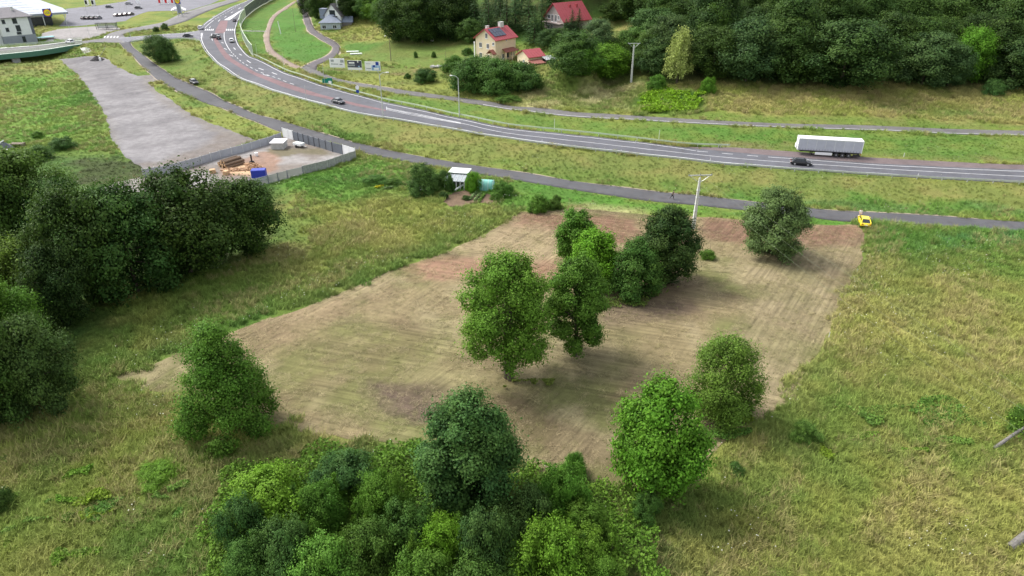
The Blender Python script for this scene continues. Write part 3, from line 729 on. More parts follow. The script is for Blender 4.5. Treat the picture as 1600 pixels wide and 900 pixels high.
def face_attr(me, name, v):
    a = me.attributes.new(name, 'FLOAT', 'FACE'); a.data.foreach_set('value', np.asarray(v, np.float32))
def crown_mesh(H, Rr, b, kind, n, leaf, seed, nl=26, lobe=.40, nc=340, cs=None, solid=.5, inner=.16, shoot=.22, rough=.16):
    """leaf-sized faces in small sprays, the sprays on overlapping boughs; returns mesh and bough centres"""
    rg = np.random.default_rng(seed)
    hc = H * (1 - b); cs = cs or .045 * Rr + .13
    u = (np.arange(nl) + rg.uniform(0, 1, nl)) / nl; u = u ** .9
    ang = np.arange(nl) * 2.399963 + rg.uniform(-.5, .5, nl)
    env = envelope(kind, u); er = env * Rr * rg.uniform(1 - rough, 1 + rough * .8, nl)
    lr = np.clip(lobe * Rr * rg.uniform(.7, 1.2, nl) * (.45 + .55 * env), .14 * Rr, None)
    rr = np.maximum(er - lr * rg.uniform(.75, 1.0, nl), 0)
    lc = np.c_[np.cos(ang) * rr, np.sin(ang) * rr, H * b + u * hc]
    lc[:, 2] = np.clip(lc[:, 2], H * b + lr * (.35 if b < .08 else .85), H - lr * .8)
    sk = rg.uniform(-.10, .10, 2) * Rr; lc[:, 0] += sk[0] * np.sin(u * 3); lc[:, 1] += sk[1] * np.sin(u * 3)
    # sprays: small leafy clumps on the bough surfaces, some reaching out as shoots
    w = lr ** 2 / (lr ** 2).sum(); li = rg.choice(nl, nc * 3, p=w)
    d = rg.normal(size=(nc * 3, 3)); d /= np.linalg.norm(d, axis=1)[:, None]
    o = lc[li] * np.array([1, 1, 0]); o /= np.linalg.norm(o, axis=1)[:, None] + 1e-6
    d = d + .5 * o + np.array([0, 0, .3]); d /= np.linalg.norm(d, axis=1)[:, None]
    ext = np.where(rg.random(nc * 3) < shoot, rg.uniform(1.0, 1.28, nc * 3), rg.uniform(.72, 1.02, nc * 3))
    cc = lc[li] + d * (lr[li] * ext)[:, None] * np.array([1, 1, .9])
    dd = ((cc[:, None, :] - lc[None]) / (lr[None, :, None] * np.array([1, 1, .9]))); deep = (dd ** 2).sum(2); deep[np.arange(len(cc)), li] = 9
    keep = np.nonzero((deep.min(1) > .62) & (cc[:, 2] > .1 + .03 * H))[0][:nc]
    cc, cd, cl_ = cc[keep], d[keep], li[keep]; nc = len(cc)
    ci = rg.integers(0, nc, n); csz = cs * rg.uniform(.6, 1.5, nc)
    g = rg.normal(size=(n, 3)) * csz[ci][:, None] * np.array([1, 1, .7]); g += cd[ci] * (np.abs(rg.normal(size=n)) * csz[ci] * .35)[:, None]
    P = cc[ci] + g; D = cd[ci] + g / (np.linalg.norm(g, axis=1)[:, None] + 1e-6) * .6
    # body of the boughs, so that little shows through
    m = int(n * solid); lj = rg.choice(nl, m, p=w); e = rg.normal(size=(m, 3)); e /= np.linalg.norm(e, axis=1)[:, None]
    Q = lc[lj] + e * (lr[lj] * rg.uniform(.45, .95, m) ** .7)[:, None] * np.array([1, 1, .9])
    core = rg.random(m) < inner; uc = rg.random(m); ac = rg.uniform(0, 6.283, m); rc = envelope(kind, uc) * Rr * rg.uniform(.05, .6, m)
    Q = np.where(core[:, None], np.c_[np.cos(ac) * rc, np.sin(ac) * rc, H * b + uc * hc * .92], Q)
    P = np.vstack([P, Q]); D = np.vstack([D, e])
    tone = np.r_[np.clip(rg.uniform(.2, .9, nc)[ci] * .55 + rg.uniform(0, .3, n) + .10 * (g[:, 2] > 0), 0, 1), rg.uniform(0, .4, m)]  # upper spray leaves lighter, bough-body leaves darker: light and shade put into tone
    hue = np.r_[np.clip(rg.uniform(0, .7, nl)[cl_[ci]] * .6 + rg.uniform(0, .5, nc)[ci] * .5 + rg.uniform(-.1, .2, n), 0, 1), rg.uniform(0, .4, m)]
    k = P[:, 2] > .06; P, D, tone, hue = P[k], D[k], tone[k], hue[k]
    nrm = D * .8 + rg.normal(size=P.shape) * .5 + np.array([0, 0, .4])
    sz = leaf * rg.uniform(.6, 1.4, len(P)); sz[n:] *= 1.25
    V, F = leaf_quads(P, nrm, sz, rg)
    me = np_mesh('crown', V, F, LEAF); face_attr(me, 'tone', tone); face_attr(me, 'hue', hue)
    return me, lc
def trunk_mesh(H, b, lc, seed, r0, m=None, stems=1):
    rg = random.Random(seed); mb = MB()
    top = H * (b + (1 - b) * .62)
    for s in range(stems):
        ox, oy = (rg.uniform(-.25, .25), rg.uniform(-.25, .25)) if stems > 1 else (0, 0)
        pts = [(ox * 1.2, oy * 1.2, -.35), (ox, oy, .25), (ox * 1.4 + rg.uniform(-.1, .1), oy * 1.4 + rg.uniform(-.1, .1), top * .4), (ox * 2 + rg.uniform(-.25, .25), oy * 2 + rg.uniform(-.25, .25), top * .75), (ox * 2.4 + rg.uniform(-.3, .3), oy * 2.4, top)]
        mb.tube(pts, [r0 * 1.35, r0, r0 * .8, r0 * .5, r0 * .18], 8)
    if len(lc):
        for q in lc[::3]:
            z0 = max(H * b * .8, min(q[2] - .8, top * .85)); mid = Vector((q[0] * .5, q[1] * .5, (z0 + q[2]) / 2 + .1))
            mb.tube([(0, 0, z0), mid, tuple(q)], [r0 * .38, r0 * .24, r0 * .07], 5)
    o = mb.build('trunk', m or BARK, None, True); me = o.data
    bpy.data.objects.remove(o); return me
def put_tree(name, label, group, loc, tm, cm, color, scale=(1, 1, 1), rz=0.0, cat='tree'):
    t = thing(name, label, cat, loc, rz, group); t.scale = scale
    if tm: obj('trunk', tm, t)
    c = obj('crown', cm, t); c.color = (*color, 1)
    return t
def solve_h(p, pytop):
    lo, hi = .3, 40
    for _ in range(40):
        m = (lo + hi) / 2
        if proj(p[0], p[1], p[2] + m)[1] > pytop: lo = m
        else: hi = m
    return lo
def dims(px, pyb, pyt, wpx):
    p = g1(px, pyb); H = solve_h(p, pyt); t = proj(p.x, p.y, p.z + H * .5)[2]
    return p, H, wpx / 2 * float(t) / FPX

# --- trees of the mown field: each its own mesh
C_MID = (.078, .155, .020); C_BRIGHT = (.085, .20, .014); C_DARK = (.024, .054, .013); C_BLUE = (.032, .080, .026); C_OLV = (.078, .135, .024); C_DEEP = (.018, .042, .013); C_GREY = (.070, .105, .05); C_LIME = (.10, .19, .018)
FIELD_TREES = [
 ('alder_tree','tall broad mid green tree with a dark trunk in the middle of the mown field', 795,592,402,146,.22,'egg',C_MID,15000,.30,1),
 ('alder_tree','dense mid green tree close behind the right side of the tall middle tree', 898,556,402,94,.14,'egg',(.058,.125,.019),11000,.30,2),
 ('maple_tree','bright green pointed tree between the leaning tree and the rounded bush tree', 925,448,360,74,.05,'egg',C_BRIGHT,7000,.33,3),
 ('poplar_tree','slim green tree leaning right at the back of the field clump', 898,408,331,58,.05,'column',(.05,.125,.016),6000,.32,4),
 ('rounded_tree','low rounded dark green bush tree at the foot of the biggest dark tree', 986,460,376,82,.02,'bush',(.038,.092,.02),7000,.30,5),
 ('oak_tree','large very dark green tree beside the concrete power pole', 1035,440,327,98,.04,'oval',C_DEEP,11000,.34,6),
 ('willow_tree','silvery green bushy tree by the back right corner of the field', 1203,396,296,92,.01,'egg',(.085,.125,.055),9000,.34,7),
 ('hornbeam_tree','mid green cone shaped tree alone at the lower left corner of the field', 362,672,508,158,.01,'cone',(.056,.125,.018),13000,.28,8),
 ('birch_tree','small olive green loose tree at the lower right edge of the field', 1127,652,530,114,.03,'egg',C_OLV,9000,.25,9),
 ('walnut_tree','bright green large leaved tree in the foreground right of centre', 1020,762,597,146,.08,'oval',(.062,.155,.014),9000,.36,10),
 ('oak_tree','dark bluish green oak rising from the front thicket', 735,795,622,152,.02,'oval',C_BLUE,13000,.32,11),
]
for (nm, lab, px, pb, pt, w, b, kind, colr, n, leaf, sd) in FIELD_TREES:
    p, H, Rr = dims(px, pb, pt, w)
    fine = nm in ('hornbeam_tree', 'birch_tree', 'alder_tree')
    Rr *= 1.0
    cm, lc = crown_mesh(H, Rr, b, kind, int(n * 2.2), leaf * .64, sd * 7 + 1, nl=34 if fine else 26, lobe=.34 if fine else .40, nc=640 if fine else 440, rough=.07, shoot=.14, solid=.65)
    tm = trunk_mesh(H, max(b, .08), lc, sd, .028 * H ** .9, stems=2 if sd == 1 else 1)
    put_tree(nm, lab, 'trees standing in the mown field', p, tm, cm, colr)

# --- shared prototypes for woods and thickets
def proto(H, Rr, b, kind, n, leaf, seed, **kw):
    cm, lc = crown_mesh(H, Rr, b, kind, n, leaf, seed, **kw)
    return (trunk_mesh(H, max(b, .08), lc, seed, .026 * H ** .9), cm, H, Rr)
BROAD = [proto(14, 6.5, .05, k, 12500, .35, 100 + i, nl=24, lobe=.37, nc=330, cs=.58, solid=.9) for i, k in enumerate(('round', 'oval', 'egg', 'round', 'oval', 'egg'))]
BUSH = [proto(4, 3.0, .0, ('bush', 'egg')[i % 2], 13000, .17, 200 + i, nl=14, lobe=.42, nc=230, cs=.25, shoot=.45, rough=.3) for i in range(6)]
def conifer(H, Rr, seed, n=34, m=12):
    rg = np.random.default_rng(seed); P = []; Nn = []; T = []
    for i in range(n):
        u = i / n; z = H * (.05 + .93 * u); r = Rr * (1 - u) ** .85 + .12
        for j in range(m if u < .7 else 7):
            a = rg.uniform(0, 2 * math.pi); L = r * rg.uniform(.75, 1.1); k = max(3, int(L / .20)); tn = rg.uniform(.1, .9)
            for s in np.linspace(.25, 1, k):
                q = np.array([math.cos(a) * L * s, math.sin(a) * L * s, z - .45 * L * s + .18 * L * s * s]) + rg.normal(size=3) * .08
                P.append(q); Nn.append([math.cos(a) * .5 + rg.normal() * .35, math.sin(a) * .5 + rg.normal() * .35, .7]); T.append(tn * .6 + rg.uniform(0, .4))
    P = np.array(P); V, F = leaf_quads(P, np.array(Nn), rg.uniform(.3, .6, len(P)), rg, .45)
    me = np_mesh('crown', V, F, LEAF); face_attr(me, 'tone', T); face_attr(me, 'hue', rg.uniform(0, .3, len(P)))
    mb = MB(); mb.tube([(0, 0, -.4), (0, 0, H * .5), (0, 0, H * .97)], [H * .016, H * .010, .02], 7); o = mb.build('trunk', BARK); tm = o.data; bpy.data.objects.remove(o)
    return (tm, me, H, Rr)
CONI = [conifer(18, 3.6, 300 + i) for i in range(3)]
def weeping(H, Rr, seed, n=9000):
    rg = np.random.default_rng(seed); P = []; T = []
    for i in range(150):
        a = rg.uniform(0, 6.283); u = rg.uniform(.25, 1); r = Rr * math.sqrt(rg.uniform(.05, 1)) * (1.15 - u * .75); z = H * u * rg.uniform(.9, 1.0); L = rg.uniform(.2, .5) * H * u; t = rg.uniform(0, 1)
        k = n // 150
        s = rg.uniform(0, 1, k); q = np.c_[np.cos(a) * r * (1 + .15 * s), np.sin(a) * r * (1 + .15 * s), np.maximum(z - L * s, .3)] + rg.normal(size=(k, 3)) * np.array([.35, .35, .25])
        P.append(q); T += list(np.clip(t * .5 + rg.uniform(0, .5, k), 0, 1))
    P = np.vstack(P); nr = np.c_[P[:, :2] * .2, np.full(len(P), .2)] + rg.normal(size=P.shape) * .6
    V, F = leaf_quads(P, nr, rg.uniform(.25, .55, len(P)), rg, .5)
    me = np_mesh('crown', V, F, LEAF); face_attr(me, 'tone', T); face_attr(me, 'hue', rg.uniform(0, .8, len(P)))
    return me
def put(proto_, name, label, group, px, pb, pt, w, color, cat='tree', seed=0):
    p, H, Rr = dims(px, pb, pt, w)
    tm, cm, h0, r0 = proto_
    rg = random.Random(int(px * 13 + pb * 7))
    j = rg.uniform(.9, 1.12)
    col_ = tuple(c * j * rg.uniform(.94, 1.06) for c in color)
    return put_tree(name, label, group, p, tm, cm, col_, (Rr / r0, Rr / r0, H / h0), rg.uniform(0, 6.28), cat)

# left grove
GL = 'trees of the dense grove on the left'
for i, (px, pb, pt, w, colr, lab) in enumerate([
 (388,396,284,118,C_DARK,'dark green tree at the right end of the left grove by the log yard fence'),
 (298,425,268,160,C_DARK,'biggest dark green tree of the left grove in front of the grey yard fence'),
 (215,455,290,150,(.026,.062,.018),'dark tree at the lower front of the left grove over the long grass'),
 (150,472,300,130,C_DARK,'dark tree in the middle of the left grove below the gravel corner'),
 (115,398,282,104,(.032,.075,.022),'dark tree at the back of the left grove just below the green meadow'),
 (60,385,238,150,(.055,.105,.022),'lighter olive green tree at the back left of the left grove'),
 (5,410,236,130,(.045,.09,.02),'broad olive tree cut by the left picture edge, below the tarp heap'),
 (58,500,378,120,(.075,.125,.02),'yellowish green tree in the middle of the left grove'),
 (5,480,360,110,C_DARK,'dark green tree cut by the left picture edge beside the yellowish one'),
 (108,508,385,96,C_DEEP,'small very dark tree in the shade behind the yellowish green one'),
 (22,575,440,118,(.06,.13,.02),'bright leafed tree low on the left picture edge'),
 (80,640,500,108,(.04,.078,.024),'grey green tree at the lowest right corner of the left grove'),
 (8,668,490,120,(.034,.072,.02),'dark green tree at the lowest left corner of the picture grove'),
 (175,370,300,70,(.034,.075,.028),'small dark tree between the two tall crowns at the back of the left grove'),
 (-60,430,250,120,C_DARK,None),(-70,600,400,140,C_DARK,None)]):
    put(BROAD[i % 6], 'grove_tree', lab or 'dark tree of the left grove past the left picture edge', GL, px, pb, pt, w, colr)

# front thicket: bushes
GT = 'bushes of the front thicket'
TH = [(430,815,728,150,C_LIME,'large lime green bush at the back left of the front thicket'),
 (392,855,765,92,C_BLUE,'dark bluish bush at the left end of the front thicket'),
 (388,905,835,80,(.055,.115,.03),'mid green bush at the lower left end of the front thicket'),
 (545,768,700,110,C_BLUE,'dark green bush at the back of the thicket near the straw coloured grass'),
 (505,825,745,90,(.05,.11,.02),'mid green bush right of the large lime one'),
 (602,815,722,90,(.07,.15,.02),'fresh green upright sapling left of the dark oak'),
 (450,900,800,110,(.035,.08,.024),'dark bush below the large lime bush at the picture bottom'),
 (515,925,830,120,(.08,.16,.03),'pale green bush at the bottom edge below the fresh sapling'),
 (585,890,800,110,(.05,.10,.022),'mid green bush between the fresh sapling and the picture bottom'),
 (640,865,780,100,(.038,.085,.02),'dark green low bush left under the oak'),
 (665,935,850,120,(.06,.125,.02),'grass green bush at the picture bottom left of centre'),
 (690,880,800,90,C_LIME,'small lime bush low in front of the oak'),
 (765,905,770,110,(.036,.08,.026),'dark bush in front of the oak right of the small lime one'),
 (745,950,860,120,(.05,.105,.022),'mid green bush at the bottom edge below the oak'),
 (825,835,745,100,(.034,.075,.026),'dark grey green bush touching the right side of the oak'),
 (880,800,712,90,(.055,.13,.018),'green bush in front of the bare brown field corner'),
 (897,745,700,40,(.05,.125,.02),'thin upright sapling at the edge of the brown field'),
 (860,925,805,130,(.085,.175,.018),'light green leafy bush at the right end of the picture bottom thicket'),
 (905,905,822,104,(.09,.16,.02),'yellow green bush furthest right at the picture bottom'),
 (912,850,782,88,(.065,.13,.018),'feathery green bush below the bright walnut tree on its left'),
 (938,935,865,84,(.07,.14,.02),'light green bush in the bottom thicket beside the dry grass'),
 (1008,812,760,50,(.05,.10,.025),'small bush right under the bright walnut tree'),
 (800,925,850,90,(.05,.115,.02),'low green bush at the bottom between the dark one and the light one'),
 (1255,690,655,46,(.085,.16,.035),'small round bush in the grass right of the olive birch'),
 (1150,738,722,30,(.05,.105,.03),'low grey green tuft bush below the olive birch'),
 (250,750,729,76,(.095,.18,.02),'low spreading green bush alone in the left foreground grass'),
 (690,668,650,34,(.06,.125,.02),'small green bush behind the dark oak at the field edge'),
 (2,795,760,46,C_DARK,'dark bush cut by the left picture edge in the foreground grass')]
for i, (px, pb, pt, w, colr, lab) in enumerate(TH):
    put(BUSH[i % 6], 'thicket_bush', lab, GT, px, pb, pt + (pb - pt) * .24, w * .86, tuple(c * .98 for c in colr), 'bush')
SAP = [proto(5, 1.1, .0, 'cone', 2600, .16, 400 + i, nl=12, lobe=.45, nc=90, cs=.16, shoot=.5, rough=.3) for i in range(3)]
for i, (px, pb, h_) in enumerate(((430,790,58),(470,822,64),(530,800,60),(565,850,70),(622,842,66),(650,905,72),(720,860,60),(780,868,66),(840,882,70),(893,862,60),(905,900,64),(955,880,58),(500,880,70),(410,890,62))):
    put(SAP[i % 3], 'sapling', 'slender upright sapling poking out of the front thicket', 'saplings in the front thicket', px, pb, pb - h_, 26, ((.06, .125, .018), (.045, .10, .02), (.08, .155, .02))[i % 3], 'sapling')
# wooded hillside
GH = 'trees of the wooded hillside'
HL = [(1112,122,44,86,C_DARK,'dark tree left in the front row of the wood, behind the pale willow'),
 (1165,126,30,100,(.03,.066,.026),None),(1220,124,30,104,C_DARK,None),
 (1312,136,34,140,(.025,.056,.019),'broad dark tree reaching lowest in the middle of the wood edge'),
 (1378,112,20,90,C_DEEP,'deep dark tree in the gap of the wood edge'),
 (1440,131,52,104,(.036,.070,.032),'greyish green tree at the wood edge left of the bright green one'),
 (1508,126,46,66,(.065,.155,.014),'bright green tree in the right part of the dark wood'),
 (1575,138,62,92,(.026,.056,.021),'dark grey green tree at the wood edge right of the bright green one'),
 (1640,138,60,100,C_DARK,None),(1720,142,60,120,C_DARK,None),
 (1262,122,50,80,C_DARK,None),(1480,134,70,60,(.036,.078,.034),None),(1420,112,30,90,C_DARK,None),(1545,120,30,90,C_DARK,None),
 (1110,90,6,60,(.055,.12,.02),'light green tree inside the wood above the pale willow')]
FOREST = 'dark broadleaf tree in the closed wood on the hillside'
for i, (px, pb, pt, w, colr, lab) in enumerate(HL):
    put(BROAD[i % 6], 'wood_tree', lab or FOREST, GH, px, pb, pt, w, colr)
rr_ = random.Random(5)
for row, Y in enumerate((183, 193, 204, 216, 229, 243)):
    x = (1035 - 800) / FPX * Y * .98 + (row % 2) * 4; xe = 1700 / FPX * .5 * Y * 1.25
    while x < xe:
        X = x + rr_.uniform(-2, 2); YY = Y + rr_.uniform(-3, 3)
        s = rr_.uniform(.68, 1.18); tm, cm, h0, r0 = BROAD[rr_.randrange(6)]
        c0 = rr_.choice([C_DARK, C_DARK, (.024, .056, .018), (.028, .062, .018), (.034, .074, .02), C_DEEP, (.045, .088, .022), (.05, .10, .018), (.036, .066, .028)])
        tone_ = {C_DARK: 'dark green', C_DEEP: 'very dark', (.045, .088, .022): 'mid green', (.05, .10, .018): 'light green', (.036, .066, .028): 'greyish green'}.get(c0, 'dull green')
        fx = proj(X, YY, float(hz(X, YY)) + 6)[0]; side_ = 'left' if fx < 1220 else ('middle' if fx < 1400 else 'right')
        lab_ = f"{tone_} broadleaf tree in the {('front', 'front', 'middle', 'middle', 'upper', 'upper')[row]} rows of the hillside wood, {side_} part"
        put_tree('wood_tree', lab_, GH, (X, YY, float(hz(X, YY)) - .2), tm, cm, c0, (s * .95, s * .95, s * rr_.uniform(.85, 1.1)), rr_.uniform(0, 6.28))
        x += rr_.uniform(8.5, 11.5)
# middle hillside and around the houses
GM = 'trees around the houses on the slope'
MID = [(BROAD[1],'garden_tree',900,118,50,84,(.042,.088,.024),'tall mid green tree below the upper red roofed house'),
 (BROAD[3],'garden_tree',908,118,72,70,(.062,.135,.018),'bright green rounded tree on the slope left of the pole'),
 (BROAD[0],'garden_tree',942,121,70,84,(.075,.17,.016),'bright green rounded tree nearest the white pole'),
 (BROAD[2],'garden_tree',934,78,30,52,(.062,.10,.05),'silvery green tree on the slope right of the upper house'),
 (BROAD[4],'garden_tree',959,33,1,44,C_DARK,'dark rounded tree alone in the clearing by the upper house'),
 (BROAD[5],'garden_tree',1013,112,50,56,(.05,.10,.022),'green tree behind the white pole on the slope'),
 (BROAD[1],'garden_tree',1028,116,58,70,(.03,.068,.024),'dark tree touching the left of the pale willow'),
 (BROAD[3],'garden_tree',1020,70,14,90,(.035,.075,.026),FOREST),(BROAD[2],'garden_tree',990,92,44,62,(.045,.095,.022),'green tree left behind the white pole'),
 (BROAD[0],'garden_tree',1050,60,2,80,C_DARK,FOREST),
 (BROAD[0],'garden_tree',622,64,-8,64,C_DARK,'dark tree at the left end of the wood above the lawn'),(BROAD[1],'garden_tree',660,66,-12,70,C_DARK,'dark tree above the white box at the lawn edge'),
 (BROAD[2],'garden_tree',700,62,-14,70,C_DEEP,'very dark tree in the wood left of the conifers'),(BROAD[3],'garden_tree',640,52,-20,60,C_DARK,FOREST),(BROAD[4],'garden_tree',720,50,-20,60,C_DEEP,FOREST),(BROAD[1],'garden_tree',735,66,30,44,(.045,.09,.024),'small olive tree at the lawn edge left of the yellow house'),
 (BROAD[5],'garden_tree',590,32,-6,46,(.075,.145,.018),'light green tree at the top of the grassy bank'),(BROAD[3],'garden_tree',576,30,-14,40,(.04,.09,.024),'tree on top of the grassy bank behind the light green one'),
 (BROAD[0],'garden_tree',600,40,2,40,(.05,.11,.02),'green bushy tree at the right side of the grassy bank'),
 (BROAD[2],'garden_tree',486,24,-14,34,C_DEEP,'very dark tree left of the white gabled house by the lane'),(BROAD[4],'garden_tree',497,30,-10,30,C_DARK,'dark tree against the left wall side of the white gabled house'),
 (BROAD[1],'garden_tree',545,30,-14,40,C_DEEP,'very dark tree right behind the white gabled house'),(BROAD[3],'garden_tree',560,24,-16,40,C_DARK,FOREST),(BROAD[5],'garden_tree',505,14,-20,36,C_DEEP,FOREST),(BROAD[5],'garden_tree',530,8,-24,40,C_DARK,FOREST),
 (BROAD[4],'garden_tree',872,66,44,34,(.035,.078,.028),'small dark tree below the upper house gable'),(BROAD[2],'garden_tree',856,74,46,36,(.03,.07,.026),'dark tree right behind the yellow house'),
 (BUSH[0],'garden_bush',735,140,92,70,(.036,.085,.02),'leafy dark bush at the left of the hedge row below the yellow house'),(BUSH[1],'garden_bush',775,144,96,76,(.040,.092,.022),'leafy dark bush in the middle of the hedge row below the yellow house'),
 (BUSH[2],'garden_bush',815,140,100,64,(.030,.075,.022),'leafy dark bush at the right of the hedge row below the garage'),(BUSH[3],'garden_bush',756,120,90,60,(.045,.10,.022),'bush right against the front of the yellow house'),
 (BUSH[4],'garden_bush',712,112,88,34,(.045,.105,.02),'small bush at the hedge end on the lawn'),(BUSH[1],'garden_bush',664,128,108,36,(.032,.078,.02),'small dark bush left of the hedge row beside the grey rubble'),
 (BUSH[2],'garden_bush',637,123,115,10,(.035,.08,.02),'tiny round bush left of the small dark bush'),(BUSH[0],'garden_bush',731,86,75,16,(.04,.095,.022),'little bush by the left wall of the yellow house'),
 (BUSH[3],'garden_bush',1105,146,122,22,(.06,.145,.014),'small green bush right of the lime ground cover'),(BUSH[4],'garden_bush',1028,140,118,28,(.05,.12,.018),'small green bush at the top of the lime ground cover'),
 (BUSH[0],'garden_bush',1552,148,126,34,(.04,.09,.028),'low dark bush in the dry grass at the right wood edge'),(BUSH[1],'garden_bush',795,158,150,40,(.05,.10,.02),'flat bush at the foot of the lane to the garage'),
 (BROAD[0],'roadside_tree',252,97,56,46,(.052,.10,.036),'rounded bushy tree on the grass between the junction and the service road'),(BUSH[1],'roadside_bush',262,96,66,34,(.055,.105,.038),'lower bushy shoulder right of the rounded roadside tree'),
 (BUSH[2],'roadside_bush',258,47,37,13,(.05,.075,.03),'dark bush in the junction grass strip, right of two'),(BUSH[3],'roadside_bush',245,50,42,9,(.05,.085,.03),'smaller dark bush in the junction grass strip, left of two'),
 (BUSH[0],'allotment_bush',665,300,260,52,(.036,.082,.024),'big round dark bush in the allotment left of the shed'),(BUSH[3],'allotment_bush',740,299,270,24,(.07,.15,.014),'green vine covered bush between shed and polytunnel'),
 (BUSH[2],'allotment_bush',694,290,268,30,(.034,.078,.02),'dark hedge bush left of the allotment shed'),(BUSH[4],'allotment_bush',704,300,275,14,(.03,.07,.022),'narrow dark bush against the shed'),
 (BUSH[1],'allotment_bush',588,286,276,40,(.04,.09,.018),'low hedge bush at the left of the allotment'),(BUSH[0],'allotment_bush',612,288,280,30,(.045,.1,.018),'low leafy bush beside the yellow flowers'),(BUSH[3],'allotment_bush',785,305,286,30,(.045,.10,.02),'bush right of the polytunnel'),
 (BUSH[2],'allotment_bush',776,312,302,22,(.05,.11,.02),'low bush in front of the polytunnel on its right'),(BUSH[1],'allotment_bush',693,310,300,16,(.03,.065,.02),'small dark bush in front of the allotment beds'),(BUSH[4],'allotment_bush',728,312,306,14,(.03,.065,.02),'tiny dark bush at the front of the allotment soil'),
 (BUSH[0],'allotment_bush',843,330,308,32,(.05,.12,.016),'green bush at the top left corner of the mown field'),(BUSH[2],'allotment_bush',868,326,306,22,(.05,.10,.024),'greyer bush beside the top left field corner bush'),
 (BUSH[1],'allotment_bush',1106,404,392,24,(.065,.125,.02),'little round tuft bush right of the big dark tree in the field'),
 (BUSH[3],'meadow_bush',98,232,216,34,(.04,.095,.024),'dark green patch bush in the left meadow'),(BUSH[4],'meadow_bush',65,248,228,40,(.05,.105,.03),'low grey green bush in the left meadow right of the tarp heap'),
 (BUSH[2],'meadow_bush',60,215,206,18,(.045,.10,.014),'tiny dark tuft bush in the left meadow above the tarp heap'),(BUSH[1],'meadow_bush',1592,672,638,46,(.05,.11,.018),'leafy bush at the right picture edge by the leaning trunk'),
 (BUSH[0],'lawn_bush',650,90,81,7,(.04,.085,.02),'left of two tiny saplings on the house lawn'),(BUSH[4],'lawn_bush',678,90,81,7,(.04,.085,.02),'right of two tiny saplings on the house lawn'),
]
for (pr, nm, px, pb, pt, w, colr, lab) in MID:
    put(pr, nm, lab, GH if lab == FOREST else GM, px, pb, pt, w, colr, 'bush' if 'bush' in nm else 'tree')
for i, (px, pb, pt, w, lab) in enumerate([(742,52,-18,34,None),(760,50,-24,38,None),(782,46,-26,36,None),(805,46,-24,40,None),(826,50,-16,38,None),(846,54,-6,34,'tall conifer right of the yellow house, nearest the upper house'),(792,58,-8,40,'tall conifer standing right behind the yellow house roof'),(835,66,6,40,'dark conifer above the red garage roof'),(764,60,-6,36,'conifer behind the left chimney of the yellow house'),
                                          (893,53,14,26,'dark spruce in front of the upper house gable'),(904,50,12,26,'second dark spruce in front of the upper house, right one'),(884,56,28,24,'short spruce at the front of the upper house spruces'),(815,20,-50,40,None),(860,10,-60,44,None),(775,20,-50,40,None),(735,24,-50,40,None)]):
    put(CONI[i % 3], 'spruce_tree', lab or 'dark conifer in the closed stand behind the yellow house', 'conifers on the slope', px, pb, pt, w, (.030, .062, .024))
for px, pb in ((880,-12),(905,-10),(940,-14),(980,0),(1000,30),(840,-16),(690,20),(655,20),(620,10),(600,-4),(670,-10),(1010,-8)):
    p = g1(px, pb); s = rr_.uniform(.8, 1.1); tm, cm, h0, r0 = BROAD[rr_.randrange(6)]
    put_tree('wood_tree', FOREST, GH, p, tm, cm, rr_.choice([C_DARK, C_DEEP, (.04, .085, .026)]), (s, s, s), rr_.uniform(0, 6))
p, H, Rr = dims(1057, 131, 37, 50)
put_tree('weeping_willow', 'pale yellow green weeping tree standing out against the dark wood', 'trees of the wooded hillside', p, trunk_mesh(H, .2, np.zeros((0, 3)), 9, .25), weeping(H, Rr, 5), (.24, .26, .10))
for i, (px, pb, pt) in enumerate(((1322,20,-6),(1360,14,-8),(1405,16,-6),(1465,12,-8),(1503,14,-8),(1218,26,-4))):
    p, H, Rr = dims(px, pb, pt, 14)
    mb = MB(); mb.tube([(0, 0, -6), (.1, .1, H * .5), (.3, 0, H + 3)], [.22, .16, .06], 6)
    t = thing('bare_trunk', ['pale bare trunk at the top of the wood, second from the left', 'pale bare trunk at the top of the wood, third from the left', 'pale bare trunk at the top of the wood, fourth from the left', 'pale bare trunk at the top of the wood, second from the right', 'pale bare trunk at the top of the wood, furthest right', 'pale bare trunk at the top of the wood, furthest left'][i], 'tree', p, 0, 'pale trunks in the wood'); mb.build('trunk', BIRCH, t)

